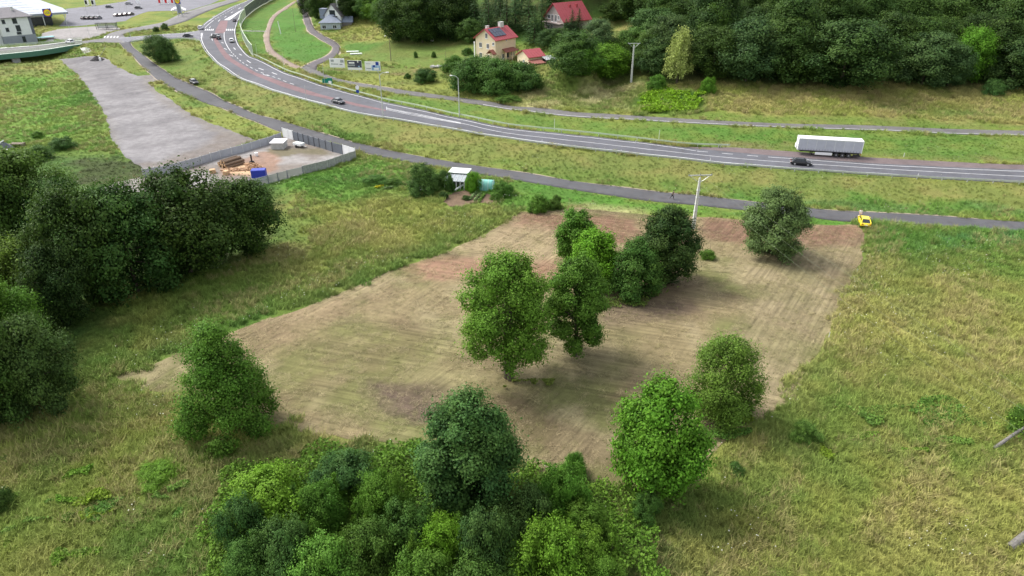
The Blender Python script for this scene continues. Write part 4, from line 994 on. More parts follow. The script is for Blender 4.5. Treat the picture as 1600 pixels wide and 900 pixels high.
# ------------------------------------------------------------------ grass: tufts scattered on the ground
def grass_mat(name):
    m, nt, b = nodes(name)
    c = N(nt, 'ShaderNodeAttribute', attribute_name='col', attribute_type='INSTANCER').outputs['Color']
    r = N(nt, 'ShaderNodeObjectInfo').outputs['Random']
    t = N(nt, 'ShaderNodeAttribute', attribute_name='tone').outputs['Fac']
    c = mul(nt, c, mathn(nt, 'MULTIPLY', ramp(nt, r, 0, 1, .97, 1.36), ramp(nt, t, 0, 1, .86, 1.26)))
    nt.links.new(c, b.inputs['Base Color']); b.inputs['Roughness'].default_value = .7; b.inputs['Specular IOR Level'].default_value = .2
    gn = N(nt, 'ShaderNodeNewGeometry').outputs['Normal']; va = N(nt, 'ShaderNodeVectorMath', operation='MULTIPLY_ADD'); nt.links.new(gn, va.inputs[0]); va.inputs[1].default_value = (.45, .45, .45); va.inputs[2].default_value = (0, 0, .75)
    vn = N(nt, 'ShaderNodeVectorMath', operation='NORMALIZE'); nt.links.new(va.outputs[0], vn.inputs[0]); nt.links.new(vn.outputs[0], b.inputs['Normal'])
    tr = N(nt, 'ShaderNodeBsdfTranslucent'); nt.links.new(c, tr.inputs['Color'])
    ms = N(nt, 'ShaderNodeMixShader'); ms.inputs[0].default_value = .15
    nt.links.new(b.outputs[0], ms.inputs[1]); nt.links.new(tr.outputs[0], ms.inputs[2]); nt.links.new(ms.outputs[0], nt.nodes['Material Output'].inputs['Surface'])
    return m
BLADE = grass_mat('grass_blades')
def tuft(seed, n, spread, hgt, wid, lean):
    rg = np.random.default_rng(seed); V = []; F = []; T = []
    for i in range(n):
        a = rg.uniform(0, 6.283); r = spread * math.sqrt(rg.random()); x, y = r * math.cos(a), r * math.sin(a)
        h = hgt * rg.uniform(.5, 1.1); la = rg.uniform(0, 6.283); l = lean * h * rg.uniform(.2, 1.2); w = wid * rg.uniform(.7, 1.3); wa = rg.uniform(0, 3.14)
        wx, wy = math.cos(wa) * w / 2, math.sin(wa) * w / 2; b = len(V)
        V += [(x - wx, y - wy, -.06), (x + wx, y + wy, -.06), (x + wx * .8 + l * .35 * math.cos(la), y + wy * .8 + l * .35 * math.sin(la), h * .6), (x - wx * .8 + l * .35 * math.cos(la), y - wy * .8 + l * .35 * math.sin(la), h * .6), (x + l * math.cos(la), y + l * math.sin(la), h)]
        F += [(b, b + 1, b + 2), (b, b + 2, b + 3), (b + 3, b + 2, b + 4)]; t = rg.random(); T += [t, t, min(1, t + .2)]
    me = np_mesh('grass_tuft', V, F, BLADE); face_attr(me, 'tone', T); return me
TUFTS = bpy.data.collections.new('grass_tufts')
for i in range(4):
    TUFTS.objects.link(bpy.data.objects.new('grass_tuft', tuft(i, 30, .45, 1.0, .055, .8)))
def scatter_group(name, coll):
    ng = bpy.data.node_groups.new(name, 'GeometryNodeTree')
    ng.interface.new_socket('Geometry', in_out='INPUT', socket_type='NodeSocketGeometry'); ng.interface.new_socket('Geometry', in_out='OUTPUT', socket_type='NodeSocketGeometry')
    gi = ng.nodes.new('NodeGroupInput'); go = ng.nodes.new('NodeGroupOutput'); ip = ng.nodes.new('GeometryNodeInstanceOnPoints'); ci = ng.nodes.new('GeometryNodeCollectionInfo')
    ci.inputs['Collection'].default_value = coll; ci.inputs['Separate Children'].default_value = True; ci.inputs['Reset Children'].default_value = True
    def na(n, t):
        a = ng.nodes.new('GeometryNodeInputNamedAttribute'); a.data_type = t; a.inputs['Name'].default_value = n; return a.outputs[0]
    L = ng.links.new
    L(gi.outputs[0], ip.inputs['Points']); L(ci.outputs[0], ip.inputs['Instance']); ip.inputs['Pick Instance'].default_value = True
    L(na('pick', 'INT'), ip.inputs['Instance Index']); L(na('rot', 'FLOAT_VECTOR'), ip.inputs['Rotation']); L(na('siz', 'FLOAT_VECTOR'), ip.inputs['Scale'])
    L(ip.outputs[0], go.inputs[0]); return ng
def scatter(name, P, rot, siz, col, coll, label_kind='stuff'):
    me = bpy.data.meshes.new(name); me.vertices.add(len(P)); me.vertices.foreach_set('co', np.asarray(P, np.float32).ravel())
    for nm, v in (('rot', rot), ('siz', siz)):
        a = me.attributes.new(nm, 'FLOAT_VECTOR', 'POINT'); a.data.foreach_set('vector', np.asarray(v, np.float32).ravel())
    a = me.attributes.new('pick', 'INT', 'POINT'); a.data.foreach_set('value', rng.integers(0, len(coll.objects), len(P)).astype(np.int32))
    a = me.attributes.new('col', 'FLOAT_COLOR', 'POINT'); c = np.ones((len(P), 4), np.float32); c[:, :3] = col; a.data.foreach_set('color', c.ravel())
    o = obj(name, me); tag(o, kind=label_kind)
    md = o.modifiers.new('scatter', 'NODES'); md.node_group = scatter_group(name, coll)
    return o
def in_any(x, y, keys):
    m = np.zeros(len(x), bool)
    for k in keys: m |= pip(x, y, ROADPOLY[k] if k in ROADPOLY else LOT_POLY[k])
    return m
def sample(n, y0, y1, margin=8):
    y = rng.uniform(y0, y1, n); x = rng.uniform(-1, 1, n) * (y1 * .80 + margin); k = np.abs(x) < (y + CAM_H * .5) * .80 + margin
    return x[k], y[k]
bands = [(24, 60, 8.0), (60, 95, 5.5), (95, 140, 3.6), (140, 200, 1.8), (200, 290, .7)]
PX, PY = [], []
for (a_, b_, dn) in bands:
    n = int(dn * (b_ - a_) * 2 * (b_ * .80 + 8)); x, y = sample(n, a_, b_); PX.append(x); PY.append(y)
PX = np.concatenate(PX); PY = np.concatenate(PY)
k = ~in_any(PX, PY, list(ROADPOLY) + ['gravel', 'yard', 'carpark', 'paving', 'layby', 'plot'])
ex = (fbm(PX, PY, 3, 3, 141) - .5) * 5; ey = (fbm(PX, PY, 3, 3, 142) - .5) * 5
k &= ~(pip(PX + ex, PY + ey, LOT_POLY['field'])) & ~(pip(PX, PY, LOT_POLY['field']) & (rng.random(len(PX)) < .55)); PX, PY = PX[k], PY[k]
cl, hg = ground_colour(PX, PY)
k = ~((hg < .42) & (np.hypot(PX, PY) > 95) & (rng.random(len(PX)) < .6)); PX, PY, cl, hg = PX[k], PY[k], cl[k], hg[k]
dry = rng.random(len(PX)) < .02 + .5 * sstep(.46, .66, fbm(PX * .6 + PY * .8, (PY * .6 - PX * .8) * 2.6, 11, 3, 145)) * (hg > .42)
cl[dry] = cl[dry] * .45 + np.array((.27, .22, .10)) * .55; hg = np.where(dry, hg * 1.15, hg)
n = len(PX); dist = np.hypot(PX, PY)
hh = hg * rng.uniform(.65, 1.2, n) * (.75 + .5 * fbm(PX, PY, 3, 3, 77)); ww = np.clip(hh * 1.1, .35, 1.0) * np.where(dist > 140, 1.25, 1.0)
lean = (fbm(PX, PY, 8, 2, 78) - .5) * .9
scatter('meadow_grass', np.c_[PX, PY, hz(PX, PY)], np.c_[lean + rng.normal(0, .12, n), rng.normal(.12, .15, n), rng.uniform(-.6, .6, n)], np.c_[ww, ww, hh], cl * 1.22, TUFTS)
print('tufts', n)
# cut straw lying on the mown field
P = LOT_POLY['field']; x0, y0 = P.min(0); x1, y1 = P.max(0)
x = rng.uniform(x0, x1, 26000); y = rng.uniform(y0, y1, 26000); k = pip(x, y, P) & (fbm(x, y, 3, 3, 79) > rng.uniform(.2, .75, 26000)); x, y = x[k], y[k]; n = len(x)
hh = rng.uniform(.03, .07, n); ww = rng.uniform(.5, .9, n)
fc = field_colour(x, y); fc = fc * (1 - .35) + np.where((rng.random(n) < .3)[:, None], F_GRN, F_STR) * .35; fc = fc * 1.25
scatter('cut_straw', np.c_[x, y, hz(x, y) + .03], np.c_[rng.normal(0, .1, n), rng.normal(0, .1, n), rng.uniform(0, 6.28, n)], np.c_[ww, ww, hh], fc, TUFTS)
print('straw', n)
# ------------------------------------------------------------------ paints and building materials
WHITE = mat('white_paint', (.78, .78, .78), .5, var=.05); CREAM = mat('cream_render', (.72, .60, .42), .8, var=.06, scale=1.5); WALLW = mat('white_render', (.74, .75, .76), .8, var=.06, scale=1.2)
GREYW = mat('grey_render', (.27, .29, .33), .8, var=.08, scale=1.2); DGREY = mat('dark_grey_render', (.13, .14, .175), .8, var=.1)
GLASS = mat('window_glass', (.03, .036, .044), .16, var=.3, scale=.8, spec=.4); DARK = mat('dark_void', (.015, .015, .016), .8); BLACK = mat('black_plastic', (.02, .02, .022), .5)
REDROOF = mat('red_metal_roof', (.35, .065, .075), .45, var=.1, scale=1.0); BRNROOF = mat('brown_tile_roof', (.24, .085, .065), .7, var=.18, scale=3); GREYROOF = mat('grey_blue_roof', (.17, .20, .26), .5, var=.1, scale=1.2)
SLATE = mat('slate_grey_roof', (.15, .14, .15), .7, var=.15, scale=2); PALEROOF = mat('pale_sheet_roof', (.27, .30, .35), .5, var=.1, scale=.6); TIN = mat('corrugated_tin', (.36, .37, .38), .5, var=.2, scale=2)
CONC = mat('concrete', (.42, .42, .40), .85, var=.16, scale=2); PALECONC = mat('pale_concrete', (.58, .59, .55), .85, var=.12, scale=2); STEEL = mat('galvanised_steel', (.56, .58, .58), .45, .5, var=.12); WOOD = mat('weathered_wood', (.17, .135, .10), .85, var=.3, scale=4)
RAW = mat('fresh_cut_wood', (.52, .34, .19), .8, var=.2, scale=4); LOGBARK = mat('log_bark', (.155, .105, .07), .9, var=.35, scale=6); RUBBER = mat('tyre_rubber', (.022, .022, .023), .85); RIM = mat('wheel_rim', (.42, .42, .43), .35, .6)
GREENM = mat('green_fascia', (.06, .16, .115), .5, var=.12); RAILG = mat('pale_green_rail', (.50, .58, .42), .5, var=.1); BLUE = mat('blue_paint', (.02, .04, .33), .5, var=.12); SIGNB = mat('sign_blue', (.01, .045, .30), .4); YELLOWP = mat('sign_yellow', (.82, .68, .01), .4); REDP = mat('sign_red', (.60, .02, .02), .4); SIGNG = mat('sign_green', (.0, .19, .12), .4)
REDLAMP = mat('tail_lamp', (.35, .01, .01), .25); CLEARLAMP = mat('head_lamp', (.62, .62, .62), .2); STRAP = mat('dark_strap', (.10, .10, .11), .6); CURTAIN = mat('trailer_curtain', (.42, .43, .48), .55, var=.10, scale=.5)
POLY = mat('polytunnel_film', (.18, .46, .40), .35, var=.18, scale=1.5); PALEPLAST = mat('pale_plastic', (.62, .66, .62), .5, var=.15); TARP = mat('dark_tarpaulin', (.10, .11, .13), .5, var=.25); SKIN = mat('skin', (.50, .30, .22), .6, var=.06); HAIR = mat('dark_hair', (.025, .018, .014), .7)
COAL = mat('dark_heap', (.03, .028, .03), .95, var=.35, scale=3)
def noiseglass(name, c, alpha):
    m, nt, b = nodes(name); b.inputs['Base Color'].default_value = (*c, 1); b.inputs['Roughness'].default_value = .15
    t = N(nt, 'ShaderNodeBsdfTransparent'); ms = N(nt, 'ShaderNodeMixShader'); ms.inputs[0].default_value = alpha
    nt.links.new(t.outputs[0], ms.inputs[1]); nt.links.new(b.outputs[0], ms.inputs[2]); nt.links.new(ms.outputs[0], nt.nodes['Material Output'].inputs['Surface']); return m
CLEARPANEL = noiseglass('clear_barrier_sheet', (.42, .47, .45), .45); DARKPANEL = mat('dark_barrier_sheet', (.03, .038, .065), .65, var=.2)
MESHF = noiseglass('mesh_fence_sheet', (.38, .40, .41), .5)
def paintmat():
    m, nt, b = nodes('car_paint'); c = N(nt, 'ShaderNodeObjectInfo').outputs['Color']
    v = N(nt, 'ShaderNodeTexCoord').outputs['Object']
    nt.links.new(mul(nt, c, ramp(nt, noise(nt, v, 2.0, 4), .3, .7, .88, 1.1)), b.inputs['Base Color']); b.inputs['Roughness'].default_value = .28; b.inputs['Coat Weight'].default_value = .5; return m
CARPAINT = paintmat()
def yaw(a, b): return math.atan2(b[1] - a[1], b[0] - a[0])
def hv(x, y): return float(hz(x, y))
def boxpart(name, m, parent, *bx, bev=0.0, smooth=False):
    mb = MB(); mb.box(*bx, bev=bev); return mb.build(name, m, parent, smooth)

def window(parent, o, u, n, w, h, frame=WHITE, glass=GLASS, mull=1, name='window'):
    """frame proud of the wall at centre o; u along the wall, n outward"""
    u = Vector(u).normalized(); n = Vector(n).normalized(); z = Vector((0, 0, 1)); M = Matrix.Translation(Vector(o)) @ Matrix((u, n, z)).transposed().to_4x4()
    t = .09; mb = MB()
    mb.box(-w/2, w/2, -.05, .07, -h/2, -h/2 + t, M); mb.box(-w/2, w/2, -.05, .07, h/2 - t, h/2, M)
    mb.box(-w/2, -w/2 + t, -.05, .068, -h/2 + t, h/2 - t, M); mb.box(w/2 - t, w/2, -.05, .068, -h/2 + t, h/2 - t, M)
    for k in range(mull):
        x = -w/2 + w * (k + 1) / (mull + 1); mb.box(x - .035, x + .035, -.05, .066, -h/2 + t, h/2 - t, M)
    f = mb.build(name, frame, parent)
    g = MB(); g.box(-w/2 + .03, w/2 - .03, -.04, .035, -h/2 + .03, h/2 - .03, M); g.build('pane', glass, f)
    s = MB(); s.box(-w/2 - .06, w/2 + .06, -.05, .14, -h/2 - .07, -h/2 - .003, M); s.build('sill', frame, f)
    return f
def gable_walls(parent, L, Wd, h, rh, m, name='wall', x0=0, y0=0):
    """x along the ridge (L), y across (Wd)"""
    mb = MB(); prof = [(-Wd/2, -.6), (Wd/2, -.6), (Wd/2, h), (0, h + rh), (-Wd/2, h)]
    mb.loft([[(x0 - L/2, y0 + y, z) for y, z in prof], [(x0 + L/2, y0 + y, z) for y, z in prof]]); return mb.build(name, m, parent)
def gable_roof(parent, L, Wd, h, rh, m, ov=.5, th=.16, name='roof', x0=0, y0=0):
    k = rh / (Wd/2); mb = MB(); e = Wd/2 + ov; ze = h - k * ov
    prof = [(-e, ze + .02), (0, h + rh + .02), (e, ze + .02), (e, ze + .02 + th), (0, h + rh + .02 + th), (-e, ze + .02 + th)]
    mb.loft([[(x0 - L/2 - ov, y0 + y, z) for y, z in prof], [(x0 + L/2 + ov, y0 + y, z) for y, z in prof]])
    r = mb.build(name, m, parent)
    # standing ribs of the sheeting
    rb = MB(); n = int((L + 2 * ov) / .9)
    for i in range(n + 1):
        x = x0 - L/2 - ov + (L + 2 * ov) * i / n
        for sgn in (-1, 1):
            rb.add([(x - .03, y0, h + rh + .021 + th), (x + .03, y0, h + rh + .021 + th), (x + .03, y0 + sgn * e, ze + .021 + th), (x - .03, y0 + sgn * e, ze + .021 + th),
                    (x - .03, y0, h + rh + .07 + th), (x + .03, y0, h + rh + .07 + th), (x + .03, y0 + sgn * e, ze + .07 + th), (x - .03, y0 + sgn * e, ze + .07 + th)],
                   [(4, 5, 6, 7), (0, 1, 5, 4), (2, 3, 7, 6), (1, 2, 6, 5), (3, 0, 4, 7)])
    o = rb.build('roof_rib', m, r); o['kind'] = 'stuff'
    return r
def chimney(parent, x, y, z0, z1, m, s=.5):
    c = boxpart('chimney', m, parent, x - s, x + s, y - s * .6, y + s * .6, z0, z1); boxpart('chimney_cap', CONC, c, x - s - .08, x + s + .08, y - s * .6 - .08, y + s * .6 + .08, z1 + .003, z1 + .12); return c

# --- yellow house: gable to the left front
A_, B_, C_ = [Vector([float(q) for q in W(px, py, 4.6)[:2]] + [4.6]) for px, py in ((742, 93.5), (777.5, 97), (807.5, 90.5))]
rid = (C_ - B_); rid.z = 0; LY = rid.length; rid.normalize(); WY = (B_ - A_).length
ctr = (A_ + C_) / 2
yh = thing('yellow_house', 'three storey yellow house with red roof and solar panels above the hedge', 'house', (ctr.x, ctr.y, 4.6), math.atan2(rid.y, rid.x))
LY += .3; WY = max(WY, 7.6); H1, RH = 6.2, 2.5
gable_walls(yh, LY, WY, H1, RH, CREAM); rf = gable_roof(yh, LY, WY, H1, RH, REDROOF, .55)
k = RH / (WY / 2)
def slope_box(parent, name, m, x0, x1, s0, s1, th=.09, side=-1, h=H1, rh=RH, Wd=WY, lift=.30):
    kk = rh / (Wd / 2); V = []
    for dz in (0, th):
        for x, s in ((x0, s0), (x1, s0), (x1, s1), (x0, s1)): V.append((x, side * s, h + rh - kk * s + lift + dz))
    mb = MB(); mb.add(V, [(0, 1, 2, 3), (4, 5, 6, 7), (0, 1, 5, 4), (1, 2, 6, 5), (2, 3, 7, 6), (3, 0, 4, 7)]); return mb.build(name, m, parent)
SOLAR = mat('solar_panel', (.045, .055, .085), .2, var=.15, spec=.6)
for i in range(4):
    for j in range(2): slope_box(rf, 'solar_panel', SOLAR, -LY/2 + .5 + i * 1.28, -LY/2 + .5 + i * 1.28 + 1.2, .55 + j * 1.35, .55 + j * 1.35 + 1.28)
chimney(yh, LY/2 - 2.2, .0, H1 + RH - .6, H1 + RH + 1.25, PALECONC, .75); chimney(yh, -LY/2 + 2.2, 1.2, H1 + RH - 1.2, H1 + RH + .55, PALECONC, .5)
gx_ = -LY/2   # gable wall toward camera-left: outward normal -x ; u along -y -> y
for (yy, zz, w, h_) in ((1.9, 4.3, 1.1, 1.4), (-.9, 4.2, 1.0, 1.4), (-3.0, 5.0, .8, .9), (1.9, 1.5, 1.1, 1.4), (-.9, 1.2, 1.1, 1.5), (-.4, 7.0, .9, 1.5)):
    window(yh, (gx_, yy, zz), (0, 1, 0), (-1, 0, 0), w, h_)
sy_ = -WY/2
window(yh, (.9, sy_, 1.6), (1, 0, 0), (0, -1, 0), .9, 1.6, DGREY, mull=0, name='door'); window(yh, (2.9, sy_, 1.7), (1, 0, 0), (0, -1, 0), 1.2, 1.4); window(yh, (-1.2, sy_, 1.3), (1, 0, 0), (0, -1, 0), 1.0, 1.4); window(yh, (.3, sy_, 5.6), (1, 0, 0), (0, -1, 0), .5, .5, mull=0)
mb = MB(); mb.add([(-1.6, sy_, 3.4), (3.4, sy_, 3.4), (3.9, sy_ - 1.9, 2.7), (-2.1, sy_ - 1.9, 2.7), (-1.6, sy_, 3.25), (3.4, sy_, 3.25), (3.9, sy_ - 1.9, 2.58), (-2.1, sy_ - 1.9, 2.58)], [(0, 1, 2, 3), (4, 5, 6, 7), (0, 1, 5, 4), (1, 2, 6, 5), (2, 3, 7, 6), (3, 0, 4, 7)]); mb.build('porch_roof', BRNROOF, yh)
for x in (-1.8, 1.0, 3.6): boxpart('porch_post', CREAM, yh, x - .12, x + .12, sy_ - 1.75, sy_ - 1.5, -.4, 2.7)
mb = MB(); prof = [(-1.3, 2.3), (0, 3.4), (1.3, 2.3), (1.3, 2.45), (0, 3.56), (-1.3, 2.45)]
mb.loft([[(gx_ - 1.6, -2.9 + y, z) for y, z in prof], [(gx_, -2.9 + y, z) for y, z in prof]]); mb.build('porch_roof', BRNROOF, yh)
for y in (-3.9, -1.9): boxpart('porch_post', CREAM, yh, gx_ - 1.5, gx_ - 1.3, y - .1, y + .1, -.4, 2.5)
boxpart('balcony_screen', WHITE, yh, gx_ - .3, gx_ - .1, WY/2 + .2, WY/2 + .5, .2, 5.0)
# --- garage
p = g1(829, 101); ga = thing('garage', 'small yellow garage with bright red roof and a grey tin lean-to', 'garage', (p.x, p.y, p.z), math.atan2(rid.y, rid.x) - .28)
gable_walls(ga, 5.2, 5.6, 2.6, 1.5, CREAM); gable_roof(ga, 5.2, 5.6, 2.6, 1.5, REDROOF, .35)
mb = MB(); mb.add([(1.6, -2.9, 2.55), (4.9, -2.9, 2.55), (5.2, -5.6, 1.95), (1.3, -5.6, 1.95), (1.6, -2.9, 2.45), (4.9, -2.9, 2.45), (5.2, -5.6, 1.85), (1.3, -5.6, 1.85)], [(0, 1, 2, 3), (4, 5, 6, 7), (0, 1, 5, 4), (1, 2, 6, 5), (2, 3, 7, 6), (3, 0, 4, 7)]); mb.build('lean_to_roof', TIN, ga)
for x, y in ((1.6, -5.3), (4.9, -5.3), (4.9, -3.1)): boxpart('post', WOOD, ga, x - .1, x + .1, y - .1, y + .1, -.5, 2.0)
boxpart('dark_bay', DARK, ga, 2.0, 4.6, -3.5, -3.0, -.5, 2.3)
mb = MB(); mb.add([(-3.0, -2.9, 1.9), (.9, -2.9, 1.9), (1.1, -5.9, 1.35), (-3.3, -5.9, 1.35), (-3.0, -2.9, 1.78), (.9, -2.9, 1.78), (1.1, -5.9, 1.23), (-3.3, -5.9, 1.23)], [(0, 1, 2, 3), (4, 5, 6, 7), (0, 1, 5, 4), (1, 2, 6, 5), (2, 3, 7, 6), (3, 0, 4, 7)]); mb.build('carport_roof', BRNROOF, ga)
for x in (-2.9, .8): boxpart('post', WOOD, ga, x - .1, x + .1, -5.7, -5.5, -.6, 1.3)
window(ga, (-2.6, -.4, 1.4), (0, 1, 0), (-1, 0, 0), .7, .7)
# --- upper house
p = g1(886, 46); ang = R(38)
uh = thing('upper_house', 'stone coloured house with red roof half hidden by spruces up the slope', 'house', (p.x, p.y + 3, p.z - .3), ang)
PINK = mat('pinkish_render', (.36, .30, .28), .85, var=.14, scale=2)
gable_walls(uh, 10.5, 9.0, 3.4, 4.3, PINK); r_ = gable_roof(uh, 10.5, 9.0, 3.4, 4.3, REDROOF, .7)
for y, w, h_ in ((2.2, 1.2, 1.3), (.7, 1.0, 2.1), (-.9, 1.0, 2.1), (-2.2, .8, 1.3)): window(uh, (-5.25, y, 3.9 if h_ < 2 else 3.6), (0, 1, 0), (-1, 0, 0), w, h_)
boxpart('balcony', PINK, uh, -6.5, -5.26, -4.2, 4.2, 2.2, 2.45); window(uh, (-5.25, 2.4, 1.0), (0, 1, 0), (-1, 0, 0), 1.0, 1.4); window(uh, (-5.25, .8, 1.0), (0, 1, 0), (-1, 0, 0), 1.0, 1.4)
for x in (-.2, 2.6): boxpart('dormer_stack', REDROOF, uh, x - .3, x + .3, -1.6, -1.0, 5.6, 7.3)
boxpart('side_wing', PALECONC, uh, 5.26, 7.6, -3.2, 2.5, -.6, 2.6)
# --- white gabled house and bungalow
p = g1(524, 46); wh = thing('white_house', 'tall white gabled house with dark roof behind the grey roofed bungalow', 'house', (p.x, p.y + 7.5, p.z), R(74))
gable_walls(wh, 9, 6.8, 4.8, 3.9, WALLW); gable_roof(wh, 9, 6.8, 4.8, 3.9, SLATE, .5); chimney(wh, -2.0, -1.2, 7.0, 9.8, WALLW, .45)
window(wh, (-4.5, 0, 5.6), (0, 1, 0), (-1, 0, 0), 2.4, 1.9, BLACK, mull=2); boxpart('balcony', BLACK, wh, -5.5, -4.51, -2.0, 2.0, 3.6, 4.5); window(wh, (-4.5, 0, 2.9), (0, 1, 0), (-1, 0, 0), 3.0, 1.3, BLACK, mull=2)
mb = MB(); mb.box(-3.2, -.6, 3.5, 6.3, 3.2, 6.8); mb.build('side_dormer', GREYROOF, wh)
p = g1(519, 47); bu = thing('bungalow', 'low house with blue grey hipped roof and pale walls in front of the white gable', 'house', (p.x, p.y + 3.6, p.z), R(4))
PALEB = mat('pale_blue_render', (.42, .47, .52), .8, var=.08)
boxpart('wall', PALEB, bu, -4.6, 3.0, -3.2, 3.0, -.6, 2.6); boxpart('side_wing', mat('stone_wall', (.27, .25, .27), .9, var=.25), bu, 3.01, 7.0, -.6, 3.0, -.6, 2.5)
mb = MB(); mb.add([(-5.2, -3.8, 2.5), (3.6, -3.8, 2.5), (3.6, 3.6, 2.5), (-5.2, 3.6, 2.5), (-1.4, 0, 5.2), (.2, 0, 5.2), (-5.2, -3.8, 2.62), (3.6, -3.8, 2.62), (3.6, 3.6, 2.62), (-5.2, 3.6, 2.62)], [(0, 1, 2, 3), (6, 7, 5, 4), (7, 8, 5), (8, 9, 4, 5), (9, 6, 4), (0, 1, 7, 6), (1, 2, 8, 7), (2, 3, 9, 8), (3, 0, 6, 9)]); rr2 = mb.build('roof', GREYROOF, bu)
mb = MB(); mb.add([(1.5, 1.2, 4.6), (7.4, 1.2, 4.4), (7.6, -1.2, 2.4), (3.0, -1.2, 2.4), (7.4, 3.6, 2.4), (1.5, 3.6, 2.4)], [(0, 1, 2, 3), (1, 0, 5, 4), (1, 4, 2), (0, 3, 5), (2, 4, 5, 3)]); mb.build('wing_roof', GREYROOF, bu)
for x in (-3.2, .8): window(bu, (x, -3.2, 1.1), (1, 0, 0), (0, -1, 0), 1.5, 1.3)
boxpart('skylight', GLASS, rr2, -3.6, -2.9, -1.6, -.8, 3.75, 4.0)
# --- office block at the left edge
pA = Vector([float(q) for q in W(8, 68.5, 3.0)]); pB = Vector([float(q) for q in W(59, 63.5, 3.0)])
a_ = yaw(pA, pB); ob = thing('office_building', 'white and grey three storey office block with slate roof beside the bridge', 'building', (pA.x, pA.y, 3.0), a_)
Lo = (Vector((pB.x, pB.y, 0)) - Vector((pA.x, pA.y, 0))).length; D_ = 13
boxpart('basement_wall', GREYW, ob, 0, Lo, 0, D_, -1.5, 2.3); boxpart('wall', WALLW, ob, .02, Lo - .9, .02, D_ - .3, 2.301, 8.0); boxpart('corner_wall', DGREY, ob, Lo - .9, Lo + .015, -.0, D_ + .01, 2.303, 8.02)
boxpart('left_wing', WALLW, ob, -7.5, -.01, 2.2, D_ - 1, -1.5, 7.8)
mb = MB(); x0, x1, y0, y1, z = -8.2, Lo + .7, -.8, D_ + .8, 8.03
mb.add([(x0, y0, z), (x1, y0, z), (x1, y1, z), (x0, y1, z), (x0 + 5, D_ * .5, z + 2.9), (x1 - 4.5, D_ * .5, z + 2.9), (x0, y0, z + .18), (x1, y0, z + .18), (x1, y1, z + .18), (x0, y1, z + .18)], [(0, 3, 2, 1), (6, 7, 5, 4), (7, 8, 5), (8, 9, 4, 5), (9, 6, 4), (0, 1, 7, 6), (1, 2, 8, 7), (2, 3, 9, 8), (3, 0, 6, 9)]); rfo = mb.build('roof', SLATE, ob)
for x in (-1.5, 1.2, 6.0): chimney(ob, x, 4.2, 9.0, 11.0, PALECONC, .35)
for x, zc, h_ in ((1.6, 7.0, 1.3), (2.0, 4.4, 1.3), (4.9, 7.0, 1.7), (5.3, 4.6, 2.0), (5.1, 3.0, .8)): window(ob, (x, .02, zc), (1, 0, 0), (0, -1, 0), 1.0 if x < 3 else 1.4, h_, DGREY, mull=0)
window(ob, (6.0, 0, .9), (1, 0, 0), (0, -1, 0), 1.1, 2.0, DGREY, mull=0, name='door')
window(ob, (-4, 2.2, 4.6), (1, 0, 0), (0, -1, 0), 1.2, 1.4, DGREY); window(ob, (-4, 2.2, 1.4), (1, 0, 0), (0, -1, 0), 1.2, 1.2, DGREY)
p = g1(72, 60.5); aw = thing('blue_awning', 'flat turquoise canopy beside the office block and the bridge', 'canopy', (p.x, p.y, p.z), a_); boxpart('cover', mat('turquoise_sheet', (.16, .42, .44), .5), aw, -2.6, 2.6, -1.4, 1.4, .5, .62)
for x in (-2.4, 2.4):
    for y in (-1.2, 1.2): boxpart('leg', STEEL, aw, x - .05, x + .05, y - .05, y + .05, -.2, .5)
# --- supermarket
s0 = Vector([float(q) for q in W(38, 43, 3.2)]); s1 = Vector([float(q) for q in W(98, 38.5, 3.2)]); a2 = yaw(s0, s1); Ls = (s1 - s0).length
sm = thing('supermarket', 'large low shop with pale sheet roof, dark glass front and a logo sign', 'shop', (s0.x, s0.y, 3.2), a2)
boxpart('wall', WALLW, sm, -22, Ls - 6, .6, 44, -.4, 4.0); boxpart('glass_front', GLASS, sm, -18, Ls - 5, .2, .59, -.2, 3.4)
mb = MB(); mb.add([(-24, -1.2, 4.0), (Ls + 1, -1.2, 4.0), (Ls + 1, 9, 4.6), (Ls - 5, 46, 6.6), (-24, 46, 6.6)] + [(-24, -1.2, 4.75), (Ls + 1, -1.2, 4.75), (Ls + 1, 9, 5.35), (Ls - 5, 46, 7.2), (-24, 46, 7.2)], [(0, 4, 3, 2, 1), (5, 6, 7, 8, 9), (0, 1, 6, 5), (1, 2, 7, 6), (2, 3, 8, 7), (3, 4, 9, 8), (4, 0, 5, 9)]); rs = mb.build('roof', PALEROOF, sm)
for i in range(6):
    y = 3 + i * 7; z = 4.0 + (y + 1.2) / 47.2 * 2.5 + .78; boxpart('roof_seam', WALLW, rs, -23, Ls - 6.5 - i, y - .12, y + .12, z - .15, z + .06)
for x in (Ls - .5, Ls - 8): boxpart('pillar', STEEL, sm, x - .15, x + .15, -.9, -.6, -.4, 4.0)
for i in range(7): boxpart('front_post', WALLW, sm, -16 + i * 2.4, -15.85 + i * 2.4, .05, .19, -.2, 3.4)
def text_mesh(txt, size, m, name, parent, M):
    cu = bpy.data.curves.new(name, 'FONT'); cu.body = txt; cu.size = size; cu.extrude = .02; cu.align_x = 'CENTER'; cu.align_y = 'CENTER'
    o = bpy.data.objects.new(name, cu); COL.objects.link(o); dg = bpy.context.evaluated_depsgraph_get(); me = bpy.data.meshes.new_from_object(o.evaluated_get(dg)); bpy.data.objects.remove(o)
    me.materials.clear(); me.materials.append(m); q = obj(name, me, parent); q.matrix_local = M; return q
